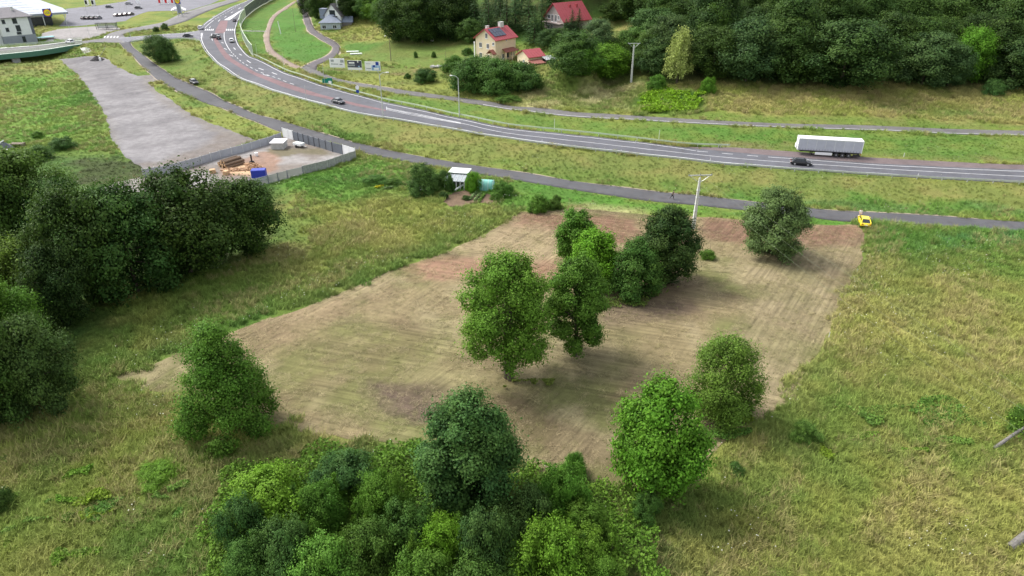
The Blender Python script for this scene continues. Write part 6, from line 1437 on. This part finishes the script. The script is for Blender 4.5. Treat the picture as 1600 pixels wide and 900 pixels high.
for lab, px, pb, pt, wd, kd in BB:
    p = g1(px, pb); Hs = solve_h(p, pt); t = thing('billboard', lab, 'billboard', p, R(-7), 'billboards by the side road')
    for x in (-wd * .28, wd * .28): boxpart('leg', STEEL, t, x - .09, x + .09, -.09, .09, -.3, Hs - .2)
    b0 = Hs - 2.55; bd = boxpart('board', WHITE, t, -wd/2, wd/2, -.22, -.10, b0, Hs); f = -.235
    def pr(m, x0, x1, z0, z1, d=0): boxpart('poster_print', m, bd, -wd/2 + wd * x0, -wd/2 + wd * x1, f - d, -.2201, b0 + (Hs - b0) * z0, b0 + (Hs - b0) * z1)
    if kd == 0:
        pr(PGREY, .10, .30, .62, .86); pr(PGREY, .72, .95, .55, .85); pr(PGREY, .12, .20, .30, .46); pr(PGREY, .23, .58, .32, .42); pr(PGREY, .66, .86, .28, .40)
    elif kd == 1:
        pr(PHOTO, .01, .99, .26, .99); pr(WHITE, .1, .5, .68, .84, .012); pr(PGREY, .02, .52, .40, .58, .014); pr(WHITE, .7, .78, .8, .98, .015); pr(LBLUE, .74, .84, .3, .45, .016)
    else:
        pr(LBLUE, .42, .98, .06, .60); pr(SIGNB, .70, .90, .62, .98, .012); pr(PGREY, .07, .36, .72, .78, .01); pr(SIGNB, .50, .66, .40, .62, .014); pr(PGREY, .08, .38, .2, .3, .013); pr(WHITE, .58, .9, .12, .34, .015)

# ------------------------------------------------------------------ power poles and wires
def power_pole(label, px, py, pyt, arm=1.5, arz=0.0):
    p = g1(px, py); H = solve_h(p, pyt); t = thing('power_pole', label, 'power pole', p, arz, 'concrete power poles')
    mb = MB(); mb.loft([[(sx * w, sy * w * .8, z) for sx, sy in ((-1, -1), (1, -1), (1, 1), (-1, 1))] for z, w in ((-.5, .26), (0, .25), (H * .5, .19), (H - .55, .13), (H - .3, .05))]); mb.build('pole', PALECONC, t)
    boxpart('crossarm', STEEL, t, -arm, arm, -.06, .06, H - .10, H + .02)
    for s in (-1, 1):
        mb = MB(); mb.tube([(s * arm * .85, 0, H - .1), (s * .14, 0, H - 1.1)], .035, 5); mb.build('brace', STEEL, t)
    for x in (-arm + .08, 0, arm - .08):
        mb = MB(); mb.tube([(x, 0, H + .02), (x, 0, H + .12), (x, 0, H + .2)], [.05, .07, .03], 7); mb.build('insulator', DGREY, t)
    mb = MB()
    for i in range(5): z = H * (.2 + .13 * i); mb.box(-.26, .26, -.20, .20, z, z + .06)
    o = mb.build('step_band', STEEL, t); o['kind'] = 'stuff'
    return p, H, arz, arm
P1 = power_pole('white concrete power pole with crossarm beside the big dark tree in the field', 1083, 357, 273.5, 1.75, R(4)); P2 = power_pole('white concrete power pole on the slope below the upper house', 986, 129, 67.5, 1.55, 0)
WIRE = mat('pale_wire', (.24, .27, .18), .5, .2)
def wire_set(pole, endf, lab):
    p, H, rz, arm = pole
    t = thing('power_line', lab, 'power line')
    for x in (-arm + .08, 0, arm - .08):
        a = Vector((p.x + math.cos(rz) * x, p.y + math.sin(rz) * x, p.z + H + .2)); b = endf(x); pts = []
        for s in np.linspace(0, 1, 40): q = a.lerp(b, s); q.z -= 4 * .9 * s * (1 - s); pts.append(q)
        mb = MB(); mb.tube(pts, .0045, 5); mb.build('wire', WIRE, t)
def end1(x):
    # a point of the line past the right picture edge, near the camera side
    e = W(1640, 712, 8.2); return Vector((float(e[0]) + x * 1.4 + 3.0, float(e[1]) + x * .55, 8.2))
wire_set(P1, end1, 'three thin pale wires running from the field power pole over the right meadow')

# ------------------------------------------------------------------ fenced yard
def panel_fence(label, pix, m, h, seg=2.3, postm=DGREY, name='panel_fence', panel='panel', cat='fence', post_h=.1):
    P = G([q[0] for q in pix], [q[1] for q in pix])[:, :2]; t = thing(name, label, cat, (0, 0, 0), 0, 'fences round the log yard')
    for i in range(len(P) - 1):
        d = P[i+1] - P[i]; L = np.linalg.norm(d); k = max(1, round(L / seg)); d = d / L; ang = math.atan2(d[1], d[0])
        for j in range(k):
            a = P[i] + d * L * j / k; z = hv(*a); M = Matrix.Translation((a[0], a[1], z)) @ Matrix.Rotation(ang, 4, 'Z')
            mb = MB(); mb.box(-.06, .06, -.07, .07, -.3, h + post_h, M); mb.build('post', postm, t)
            mb = MB(); mb.box(.065, L / k - .065, -.03, .03, -.2, h, M); o = mb.build(panel, m, t)
    a = P[-1]; mb = MB(); mb.box(-.06, .06, -.07, .07, -.3, h + post_h, Matrix.Translation((a[0], a[1], hv(*a)))); mb.build('post', postm, t)
CFEN = mat('concrete_fence', (.38, .39, .42), .8, var=.10, scale=1.5); GRATE = mat('grey_steel_fence', (.14, .155, .18), .5, var=.15)
panel_fence('pale grey panel fence between the gravel lot and the log yard', [(225,277),(262,271),(300,261),(345,247),(380,238),(420,226),(440,218.5)], CFEN, 1.5, 2.1, STEEL)
panel_fence('dark grey steel fence of the yard along the service road', [(459,219),(475,224),(500,231),(520,237.5),(536,241.5)], GRATE, 1.9, 2.0, BLACK)
panel_fence('white solid gate panels at the yard corner by the shed', [(443,214.5),(459,219)], WHITE, 2.0, 2.2, WHITE)
panel_fence('white solid fence panels at the right corner of the yard', [(537,242),(556,247.5)], WHITE, 2.0, 2.2, WHITE)
panel_fence('weathered concrete wall on the meadow side of the yard', [(556,248),(535,255),(512,263),(475,272)], mat('weathered_concrete', (.30, .30, .29), .9, var=.2), 1.55, 2.0, CONC)
panel_fence('see through grey mesh fence on the meadow side of the yard', [(474,273),(450,279),(420,287),(392,294),(360,300)], MESHF, 1.5, 2.2, DGREY)
p = g1(437, 231); a_ = dirpx((424, 227), (443, 219)); sh = thing('yard_shed', 'grey shed with flat white roof in the yard corner', 'shed', p, a_ - math.pi / 2 + .35)
sh.scale = (.8, .8, .75); boxpart('wall', CONC, sh, -1.55, 1.55, -1.7, 1.7, -.3, 1.8); boxpart('roof', WHITE, sh, -1.75, 1.75, -1.95, 1.95, 1.803, 1.95); boxpart('door', DGREY, sh, -1.6, -1.551, -.5, .5, -.05, 1.7)
p = g1(467.5, 230); ct = thing('cargo_trailer', 'small white cargo trailer with black wheels by the dark yard fence', 'trailer', p, R(-30)); boxpart('bed', WHITE, ct, -1.1, 1.1, -.65, .65, .45, .85, bev=.05); boxpart('cover', PALEPLAST, ct, -1.08, 1.08, -.63, .63, .853, .95)
for s in (-1, 1):
    mb = MB(); mb.loft([[(.3 * math.cos(2*math.pi*i/14), s * .72 + dy, .3 + .3 * math.sin(2*math.pi*i/14)) for i in range(14)] for dy in (-.08, .08)]); mb.build('wheel', RUBBER, ct)
mb = MB(); mb.tube([(1.1, 0, .5), (2.1, 0, .45)], .05, 6); mb.build('drawbar', STEEL, ct)
# logs
lc_ = g1(362, 258); la = dirpx((349, 262), (378, 253)); rg = random.Random(3); k_ = 0
for row, n_ in enumerate((6, 5, 3)):
    for i in range(n_):
        y = (i - (n_ - 1) / 2) * .52; z = .26 + row * .42; L = rg.uniform(3.6, 4.3); r = rg.uniform(.21, .27)
        t = thing('log', ['bottom layer log of the bark covered pile in the yard', 'second layer log of the bark covered pile in the yard', 'topmost log of the bark covered pile in the yard'][row], 'log', (lc_.x - math.sin(la) * y, lc_.y + math.cos(la) * y, lc_.z + z), la + rg.uniform(-.04, .04), 'logs piled in the yard')
        mb = MB(); mb.tube([(-L/2, 0, 0), (0, rg.uniform(-.04, .04), rg.uniform(-.03, .03)), (L/2, 0, 0)], [r, r * .97, r * .92], 10); mb.build('bark', LOGBARK, t)
        for s in (-1, 1):
            mb = MB(); mb.tube([(s * L/2, 0, 0), (s * (L/2 + .015), 0, 0)], r * .88, 10); mb.build('cut_end', RAW, t)
# split firewood heaps and chips
def wood_heap(label, px, py, rx, ry, h, n, seed):
    p = g1(px, py); t = thing('firewood_heap', label, 'firewood', p, 0, 'heaps of split wood in the yard'); rg = random.Random(seed); mb = MB()
    for i in range(n):
        a = rg.uniform(0, 6.28); q = math.sqrt(rg.random()); x, y = math.cos(a) * rx * q, math.sin(a) * ry * q; z = h * (1 - q) ** .8 * rg.uniform(.3, 1) + .06
        M = Matrix.Translation((x, y, z)) @ Matrix.Rotation(rg.uniform(0, 6.28), 4, 'Z') @ Matrix.Rotation(rg.uniform(-.6, .6), 4, 'Y'); L = rg.uniform(.15, .3); w = rg.uniform(.06, .12); mb.box(-L, L, -w, w, -w, w, M)
    o = mb.build('split_wood', mat('split_wood', (.40, .25, .15), .85, var=.45, scale=7), t); o['kind'] = 'stuff'
wood_heap('heap of reddish split firewood right of the log pile', 397, 264, 1.9, 1.1, 1.0, 260, 1); wood_heap('scattered pale split wood in front of the log pile', 366, 266, 2.4, .8, .3, 110, 2); wood_heap('small heap of wood pieces behind the split firewood', 392, 257.5, 1.4, .5, .35, 60, 3)
p = g1(394, 255.5); t = thing('wood_splitter', 'dark upright wood splitter standing behind the firewood heap', 'splitter', p, .3); boxpart('base', DARK, t, -.45, .45, -.3, .3, 0, .45, bev=.05); boxpart('column', DARK, t, -.14, .14, -.14, .14, .45, 1.75, bev=.03); boxpart('ram', STEEL, t, -.05, .05, -.05, .05, 1.75, 1.95)
p = g1(401, 244); t = thing('white_bucket', 'small white bucket on the dirt of the yard', 'bucket', p); mb = MB(); mb.tube([(0, 0, 0), (0, 0, .7)], [.28, .34], 12); mb.build('bucket', WHITE, t)
for i, (px, py, lab) in enumerate(((333,270.5,'pale cut stump beside the trees at the left of the yard'),(354,272.5,'pale wood block at the lower yard edge by the trees'))):
    p = g1(px, py); t = thing('wood_block', lab, 'block', p, .4 + i); boxpart('block', RAW, t, -.5, .5, -.45, .45, -.1, .75, bev=.08)
p = g1(406, 279); t = thing('blue_container', 'bright blue tarpaulin covered stack by the mesh fence', 'container', p, R(9)); boxpart('cover', BLUE, t, -1.25, 1.25, -.75, .75, .3, 1.75, bev=.08); boxpart('skirt', PALEPLAST, t, -1.2, 1.2, -.7, .7, 0, .3)

# ------------------------------------------------------------------ allotment
p = g1(716, 290); gs = thing('garden_shed', 'garden shed with white flat roof and glazed lean-to in the allotment', 'shed', p, R(-12))
boxpart('wall', mat('grey_boards', (.22, .22, .22), .85, var=.2), gs, -1.5, 1.5, .3, 2.4, -.2, 2.2); boxpart('roof', PALEPLAST, gs, -1.75, 1.75, .0, 2.7, 2.203, 2.33); SHGL = mat('lean_to_glass', (.33, .36, .38), .2, var=.25)
for i in range(5):
    x0, x1 = -1.9 + i * .72, -1.9 + i * .72 + .67; mb = MB(); mb.add([(x0, .0, 2.05), (x1, 0, 2.05), (x1, -1.9, 1.45), (x0, -1.9, 1.45), (x0, 0, 2.0), (x1, 0, 2.0), (x1, -1.9, 1.4), (x0, -1.9, 1.4)], [(0, 1, 2, 3), (4, 5, 6, 7), (0, 1, 5, 4), (1, 2, 6, 5), (2, 3, 7, 6), (3, 0, 4, 7)]); mb.build('roof_pane', SHGL, gs)
    mb = MB(); mb.tube([(x0 - .02, 0, 2.09), (x0 - .02, -1.9, 1.49)], .03, 5); mb.build('glazing_bar', WHITE, gs)
for x in (-1.9, -1.2, -.5, .2, .9, 1.6): boxpart('post', WHITE, gs, x - .06, x + .06, -1.9, -1.78, -.2, 1.42)
p = g1(760, 295); pt_ = thing('polytunnel', 'small turquoise polytunnel beside the allotment shed', 'polytunnel', p, R(-10)); mb = MB(); rings = []
for x in np.linspace(-1.3, 1.3, 7): rings.append([(x, 1.0 * math.cos(a), -.1 + 1.75 * math.sin(a) ** .8) for a in np.linspace(0, math.pi, 13)])
mb.loft(rings, closed=False, caps=True); mb.build('film', POLY, pt_, True)
for i, x in enumerate((-1.3, -.45, .45, 1.3)): mb = MB(); mb.tube([(x, 1.02 * math.cos(a), -.1 + 1.78 * max(0, math.sin(a)) ** .8) for a in np.linspace(0, math.pi, 13)], .03, 5); mb.build('hoop', PALEPLAST, pt_)
p = g1(659, 300); t = thing('garden_chair', 'small white garden chair in front of the big round allotment bush', 'chair', p, R(-80))
boxpart('seat', WHITE, t, -.3, .3, -.3, .3, .42, .48); boxpart('backrest', WHITE, t, -.32, -.26, -.3, .3, .48, 1.0)
for x in (-.27, .27):
    for y in (-.27, .27): boxpart('leg', WHITE, t, x - .04, x + .04, y - .04, y + .04, -.1, .42)
q = g1(719, 301); t = thing('white_pipe', 'pale tube lying in front of the garden shed', 'pipe', (0, 0, 0)); mb = MB(); q0, q1 = g1(711, 300), g1(723, 293); mb.tube([q0 + Vector((0, 0, .35)), q1 + Vector((0, 0, .45))], .16, 8); mb.build('pipe', PALEPLAST, t)
for px, py, lab in ((712,303,'cabbage row in the allotment soil, left'),(738,312,'pale leafy row nearest the polytunnel'),(746,310,'second leafy row below the polytunnel')):
    pass
def bed(label, a, b, colr, n=60):
    A0, B0 = g1(*a), g1(*b); t = thing('vegetable_row', label, 'vegetable row', (0, 0, 0), 0, 'rows in the allotment'); rg = np.random.default_rng(int(a[0])); s = rg.random(n * 6); P = np.array(A0)[None] * (1 - s[:, None]) + np.array(B0)[None] * s[:, None] + rg.normal(0, .12, (n * 6, 3)); P[:, 2] = hz(P[:, 0], P[:, 1]) + rg.uniform(.05, .4, len(P))
    V, F = leaf_quads(P, rg.normal(size=P.shape) * .5 + np.array([0, 0, 1]), rg.uniform(.15, .35, len(P)), rg); me = np_mesh('leaves', V, F, LEAF); face_attr(me, 'tone', rg.random(len(P))); face_attr(me, 'hue', rg.random(len(P)) * .5); o = obj('leaves', me, t); o.color = (*colr, 1); o['kind'] = 'stuff'
bed('pale leafy row furthest left below the polytunnel', (734, 313), (745, 301), (.14, .19, .10)); bed('pale leafy row in the middle below the polytunnel', (741, 315), (751, 303), (.13, .18, .09)); bed('leafy row furthest right below the polytunnel', (748, 316), (757, 305), (.08, .15, .03)); bed('row of yellow flowers beside the low allotment hedge', (586, 295), (599, 292), (.40, .33, .02)); bed('grey green leafy row right of the yellow flowers', (602, 296), (614, 294), (.12, .16, .09)); bed('low dark green row in front of the round allotment bush', (668, 308), (690, 306), (.05, .12, .02), 90)
# ------------------------------------------------------------------ bits in the meadows
p = g1(7, 233); t = thing('tarp_heap', 'dark tarpaulin covered heap at the left edge of the green meadow', 'heap', p, R(10)); mb = MB(); heap(mb, 2.2, 1.3, 1.7, 9, 14, 5); mb.build('tarpaulin', TARP, t); mb = MB(); mb.tube([(-1.2, -1.4, .1), (-.1, -.4, 1.5), (.4, .1, 1.75)], .10, 6); mb.build('white_edge', PALEPLAST, t)
p = g1(28, 229); t = thing('wooden_crate', 'low weathered wooden pallet box beside the tarpaulin heap', 'crate', p, R(3))
for i in range(5): boxpart('plank', WOOD, t, -1.35, 1.35, -.65 + i * .27, -.65 + i * .27 + .24, .62, .70)
for x in (-1.3, 1.15): boxpart('side_board', WOOD, t, x, x + .14, -.65, .66, -.05, .619)
p = g1(12, 235.5); t = thing('white_block', 'small white block in the grass in front of the tarpaulin heap', 'block', p, .2); boxpart('block', WHITE, t, -.3, .3, -.2, .2, -.05, .3, bev=.05)
p = g1(675, 64); t = thing('white_box', 'small white box at the wood edge above the lawn', 'box', p, .1); boxpart('body', PALECONC, t, -.55, .55, -.5, .5, -.1, 1.05); boxpart('lid', WHITE, t, -.62, .62, -.57, .57, 1.053, 1.13)
for i, (px, py, rz, lab) in enumerate(((551,81.5,.15,'upper of two white sheets lying on the grass by the lane'),(556,85,.22,'lower of two white sheets lying on the grass by the lane'))):
    p = g1(px, py); t = thing('white_sheet', lab, 'sheet', p, rz, 'white sheets on the grass'); boxpart('stack', PALEPLAST, t, -2.0 + i * .2, 2.0, -.6, .6, .02, .35, bev=.1)
p = g1(688, 105); t = thing('rubble_heap', 'pale grey rubble patch at the left end of the hedge', 'rubble', p); rg = random.Random(8); mb = MB()
for i in range(40):
    M = Matrix.Translation((rg.uniform(-3, 3), rg.uniform(-.9, .9), rg.uniform(.05, .4))) @ Matrix.Rotation(rg.uniform(0, 6), 4, 'Z') @ Matrix.Rotation(rg.uniform(0, 1), 4, 'X'); s = rg.uniform(.15, .4); mb.box(-s, s, -s * .7, s * .7, -s * .5, s * .5, M)
o = mb.build('rubble', CONC, t); o['kind'] = 'stuff'
p = g1(1337, 343.5); t = thing('dark_bag', 'dark bag on the verge in front of the yellow coupe', 'bag', p, .3); boxpart('bag', BLACK, t, -.32, .32, -.2, .2, 0, .38, bev=.09); mb = MB(); mb.tube([(-.15, 0, .37), (-.1, 0, .5), (.1, 0, .5), (.15, 0, .37)], .02, 5); mb.build('handle', BLACK, t)
# fallen trunks at the right edge
q0, q1 = g1(1577, 858), g1(1618, 832); t = thing('fallen_trunk', 'grey weathered trunk lying in the grass at the lower right edge', 'trunk', (0, 0, 0)); OLDW = mat('old_grey_wood', (.15, .14, .128), .9, var=.3, scale=5)
a = q0 + Vector((0, 0, .15)); b = q1 + Vector((0, 0, 1.0)); mb = MB(); mb.tube([a, a.lerp(b, .4) + Vector((.05, .0, .08)), b], [.32, .30, .26], 12); mb.build('trunk', OLDW, t); c_ = a.lerp(b, .45); mb = MB(); mb.tube([c_, c_ + Vector((.6, -.5, -.1)), c_ + Vector((1.1, -.5, .1))], [.18, .15, .06], 8); mb.build('branch', OLDW, t); mb = MB(); mb.tube([c_ + Vector((.42, .30, .32)), c_ + Vector((.47, .33, .40))], [.13, .11], 8); mb.build('cut_end', RAW, t)
q0, q1 = g1(1551, 704), g1(1600, 680); t = thing('leaning_trunk', 'slanting bare trunk with leafy end at the right picture edge', 'tree', (0, 0, 0)); a = q0 + Vector((0, 0, .2)); b = q1 + Vector((.6, .0, 1.9)); mb = MB(); mb.tube([a, a.lerp(b, .5) + Vector((0, 0, .12)), b], [.17, .13, .08], 9); mb.build('trunk', OLDW, t)
tw = np.random.default_rng(4); s = tw.random(900) ** .7; Pm = np.array(a)[None] + (np.array(b) - np.array(a))[None] * (.45 + .7 * s[:, None]) + tw.normal(0, 1, (900, 3)) * np.array([.7, .7, .5]); V, F = leaf_quads(Pm, tw.normal(size=Pm.shape) + np.array([0, 0, .6]), tw.uniform(.12, .28, 900), tw); me = np_mesh('crown', V, F, LEAF); face_attr(me, 'tone', tw.random(900)); face_attr(me, 'hue', tw.random(900)); o = obj('crown', me, t); o.color = (.07, .13, .02, 1)
# lime ground cover, white flowers
def cover(name, pix, n, hgt, colr, size, seed):
    P = gpoly(pix); rg = np.random.default_rng(seed); x0, y0 = P.min(0); x1, y1 = P.max(0); x = rg.uniform(x0, x1, n * 4); y = rg.uniform(y0, y1, n * 4); jx = (fbm(x, y, 3, 3, seed + 5) - .5) * 7; jy = (fbm(x, y, 3, 3, seed + 6) - .5) * 7; k = pip(x + jx, y + jy, P) & (fbm(x, y, 1.6, 2, seed + 7) > rg.uniform(.1, .62, len(x))); x, y = x[k][:n], y[k][:n]
    z = hz(x, y) + hgt * (.25 + .95 * fbm(x, y, 2.2, 3, seed)) * rg.uniform(.6, 1, len(x)); q = np.c_[x, y, z]
    V, F = leaf_quads(q, rg.normal(size=q.shape) * .5 + np.array([0, -.1, .8]), rg.uniform(.6, 1.4, len(x)) * size, rg); me = np_mesh(name, V, F, LEAF); face_attr(me, 'tone', rg.random(len(x))); face_attr(me, 'hue', np.clip(fbm(x, y, 3, 2, seed + 1) + rg.normal(0, .1, len(x)), 0, 1)); o = obj(name, me); o.color = (*colr, 1); tag(o, kind='stuff'); return o
cover('ground_cover', [(1000,174),(996,158),(1016,142),(1040,140),(1075,150),(1100,146),(1092,174),(1050,177)], 9000, 1.2, (.12, .21, .012), .5, 3)
cover('weed_patch', [(330,790),(420,735),(520,705),(640,700),(760,740),(900,745),(1000,790),(1040,900),(900,960),(300,960)], 42000, 1.7, (.065, .13, .018), .24, 5)
for q_ in range(26):
    rgq = random.Random(q_ * 5 + 1); cx, cy = (rgq.uniform(-20, 330), rgq.uniform(705, 880)) if q_ < 17 else (rgq.uniform(1100, 1560), rgq.uniform(640, 720)); wq = rgq.uniform(22, 55); hq = wq * .35
    cover('weed_patch', [(cx + wq * math.cos(a) * rgq.uniform(.7, 1.1), cy + hq * math.sin(a) * rgq.uniform(.7, 1.1)) for a in np.linspace(0, 6.283, 9)[:-1]], int(wq * 26), rgq.uniform(.5, 1.0), rgq.choice([(.08, .16, .018), (.065, .14, .03), (.12, .17, .018), (.085, .15, .035)]), .2, 20 + q_)
cover('weed_patch', [(780,605),(800,596),(860,598),(875,608),(850,612),(800,612)], 2200, .5, (.12, .14, .035), .2, 6)
cover('weed_patch', [(940,470),(1000,462),(1050,452),(1060,440),(1020,470),(985,482),(950,480)], 1500, .6, (.09, .12, .03), .25, 7)
n = 5000; x, y = sample(n * 3, 34, 130); k = ~in_any(x, y, list(ROADPOLY) + ['gravel', 'yard', 'field', 'plot']); x, y = x[k], y[k]; k = rng.random(len(x)) < sstep(.45, .75, fbm(x, y, 7, 2, 55)); x, y = x[k], y[k]
q = np.c_[x, y, hz(x, y) + rng.uniform(.6, .95, len(x))]; V, F = leaf_quads(q, rng.normal(size=q.shape) * .3 + np.array([0, -.2, 1]), rng.uniform(.05, .13, len(x)), rng, .9); o = obj('white_flowers', np_mesh('white_flowers', V, F, mat('flower_white', (.55, .55, .46), .8))); tag(o, kind='stuff')

# ------------------------------------------------------------------ people
def skin_mesh(name, pts, edges, radii, m, parent, sub=1):
    me = bpy.data.meshes.new(name); me.from_pydata([tuple(p) for p in pts], edges, []); o = bpy.data.objects.new(name, me); COL.objects.link(o)
    md = o.modifiers.new('skin', 'SKIN'); md.use_smooth_shade = True; md.branch_smoothing = .3
    for i, r in enumerate(radii):
        sv = me.skin_vertices[0].data[i]; sv.radius = (r, r) if not isinstance(r, tuple) else r; sv.use_root = (i == 0)
    s = o.modifiers.new('sub', 'SUBSURF'); s.levels = sub; s.render_levels = sub
    dg = bpy.context.evaluated_depsgraph_get(); dg.update(); me2 = bpy.data.meshes.new_from_object(o.evaluated_get(dg)); bpy.data.objects.remove(o)
    me2.materials.clear(); me2.materials.append(m)
    for p in me2.polygons: p.use_smooth = True
    return obj(name, me2, parent)
def person(label, px, py, rz, J, shirt, trousers, sleeve, cap=None, bag=None):
    """J: joint positions, x forward, y left, z up"""
    p = g1(px, py); t = thing('person', label, 'person', (p.x, p.y, p.z + .08), rz); t.scale = (.86, .86, .86)
    V = []; E = []; Rd = []
    def add(q, r, par=None):
        V.append(Vector(q)); Rd.append(r)
        if par is not None: E.append((par, len(V) - 1))
        return len(V) - 1
    pel = add(J['pelvis'], (.15, .11)); wa = add(J['waist'], (.13, .095), pel); ch = add(J['chest'], (.165, .11), wa); nk = add(J['neck'], .06, ch); hd0 = add(J['head'] - Vector((0, 0, .06)), .068, nk); hd = add(J['head'], (.078, .092), hd0); add(J['head'] + Vector((-.005, 0, .09)), (.066, .08), hd); nose = add(J['head'] + Vector((.105, 0, -.01)), .014, hd)
    for s in ('l', 'r'):
        sg = 1 if s == 'l' else -1
        sh = add(J['sh' + s], .068, ch); el = add(J['el' + s], .046, sh); wr = add(J['wr' + s], .030, el); d = (J['wr' + s] - J['el' + s]).normalized(); pm = add(J['wr' + s] + d * .075, (.042, .02), wr); side = Vector((0, 0, 1)).cross(d); side = side.normalized() if side.length > .1 else Vector((1, 0, 0))
        for i, (o_, L) in enumerate(((-.030, .062), (-.010, .078), (.010, .072), (.028, .058))):
            k = add(J['wr' + s] + d * .10 + side * o_, .009, pm); k2 = add(V[k] + d * L * .55 + Vector((.008, 0, 0)), .0085, k); add(V[k2] + d * L * .45 + Vector((.018, 0, 0)), .0075, k2)
        th = add(J['wr' + s] + d * .05 + side * .05, .011, pm); add(V[th] + d * .045 + side * .02, .009, th)
        hp = add(J['hip' + s], .095, pel); kn = add(J['kn' + s], .062, hp); cf = add(J['kn' + s].lerp(J['an' + s], .3), .062, kn); an = add(J['an' + s], .04, cf); add(J['toe' + s], .034, an)
    body = skin_mesh('body', V, E, Rd, SKIN, t)
    def garment(name, m, chain, radii, tree=None):
        return skin_mesh(name, chain, tree or [(i, i + 1) for i in range(len(chain) - 1)], radii, m, t)
    pts = [J['waist'] - Vector((0, 0, .10)), J['waist'], J['chest'], J['neck'] - Vector((0, 0, .05))]; ed = [(0, 1), (1, 2), (2, 3)]; rd = [(.172, .135), (.155, .122), (.185, .132), .09]
    for s in ('l', 'r'):
        b = len(pts); e_ = J['sh' + s].lerp(J['el' + s], sleeve if sleeve <= 1 else 1); pts += [J['sh' + s], e_]; ed += [(2, b), (b, b + 1)]; rd += [.085, .068]
        if sleeve > 1: pts.append(J['el' + s].lerp(J['wr' + s], sleeve - 1)); ed.append((b + 1, b + 2)); rd.append(.052)
    skin_mesh('shirt', pts, ed, rd, shirt, t)
    pts = [J['pelvis']]; ed = []; rd = [(.168, .128)]
    for s in ('l', 'r'):
        b = len(pts); pts += [J['hip' + s], J['kn' + s], J['kn' + s].lerp(J['an' + s], .9)]; ed += [(0, b), (b, b + 1), (b + 1, b + 2)]; rd += [.112, .08, .062]
    skin_mesh('trousers', pts, ed, rd, trousers, t)
    for s in ('l', 'r'):
        d = (J['toe' + s] - J['an' + s]); skin_mesh('shoe', [J['an' + s] - Vector((.05, 0, .03)), J['an' + s] + d * .55 + Vector((0, 0, -.0)), J['toe' + s] + Vector((.02, 0, 0))], [(0, 1), (1, 2)], [.052, .05, .042], BLACK, t)
    mb = MB(); c = J['head'] + Vector((-.018, 0, .035)); n = 12; rings = []
    for i in range(7):
        a = -.35 + (math.pi / 2 + .33) * i / 6; rings.append([(c.x + .112 * math.cos(a) * math.cos(2*math.pi*k/n) - .01, c.y + .096 * math.cos(a) * math.sin(2*math.pi*k/n), c.z + .118 * math.sin(a) + (.045 if math.cos(2*math.pi*k/n) > .5 and a < .2 else 0)) for k in range(n)])
    mb.loft(rings); mb.build('hair', cap or HAIR, t, True)
    for s in (-1, 1):
        mb = MB(); e = J['head'] + Vector((.082, s * .032, .012)); mb.tube([e, e + Vector((.012, 0, 0))], [.014, .008], 8); mb.build('eye', DARK, body); mb = MB(); e = J['head'] + Vector((-.01, s * .085, -.005)); mb.tube([e, e + Vector((-.01, s * .016, .005))], [.03, .02], 8); mb.build('ear', SKIN, body)
    mb = MB(); e = J['head'] + Vector((.082, 0, -.052)); mb.box(e.x - .005, e.x + .008, -.025, .025, e.z - .006, e.z + .006); mb.build('mouth', REDLAMP, body)
    return t
v = lambda *a: Vector(a)
NAVY = mat('dark_clothes', (.018, .018, .022), .85); WSHIRT = mat('white_shirt', (.80, .80, .80), .85); PTR = mat('pale_trousers', (.55, .45, .42), .85)
walk = dict(pelvis=v(0,0,.90), waist=v(.04,0,1.08), chest=v(.10,0,1.30), neck=v(.13,0,1.46), head=v(.17,0,1.60), shl=v(.10,.18,1.40), shr=v(.11,-.18,1.40), ell=v(-.02,.24,1.14), elr=v(.26,-.23,1.16), wrl=v(.10,.24,.92), wrr=v(.44,-.16,1.12), hipl=v(0,.10,.86), hipr=v(0,-.10,.86), knl=v(-.16,.10,.48), knr=v(.22,-.10,.48), anl=v(-.46,.10,.14), anr=v(.26,-.10,.08), toel=v(-.36,.10,.03), toer=v(.42,-.10,.04))
person('person in dark clothes striding to the right along the service road', 1050, 311.5, dirpx((1040, 311), (1064, 313)), walk, NAVY, NAVY, .6)
stand = dict(pelvis=v(0,0,.94), waist=v(0,0,1.12), chest=v(.01,0,1.34), neck=v(.02,0,1.50), head=v(.05,0,1.65), shl=v(0,.19,1.44), shr=v(0,-.19,1.44), ell=v(.02,.27,1.17), elr=v(.05,-.26,1.17), wrl=v(.22,.20,1.06), wrr=v(.24,-.18,1.08), hipl=v(0,.10,.90), hipr=v(0,-.10,.90), knl=v(.03,.11,.49), knr=v(.02,-.11,.49), anl=v(0,.12,.08), anr=v(-.02,-.13,.08), toel=v(.17,.14,.03), toer=v(.15,-.15,.03))
person('person in a white shirt and pale trousers standing in front of the yellow coupe', 1342.5, 341.5, R(-110), stand, WSHIRT, PTR, .55)
bpy.context.view_layer.update()
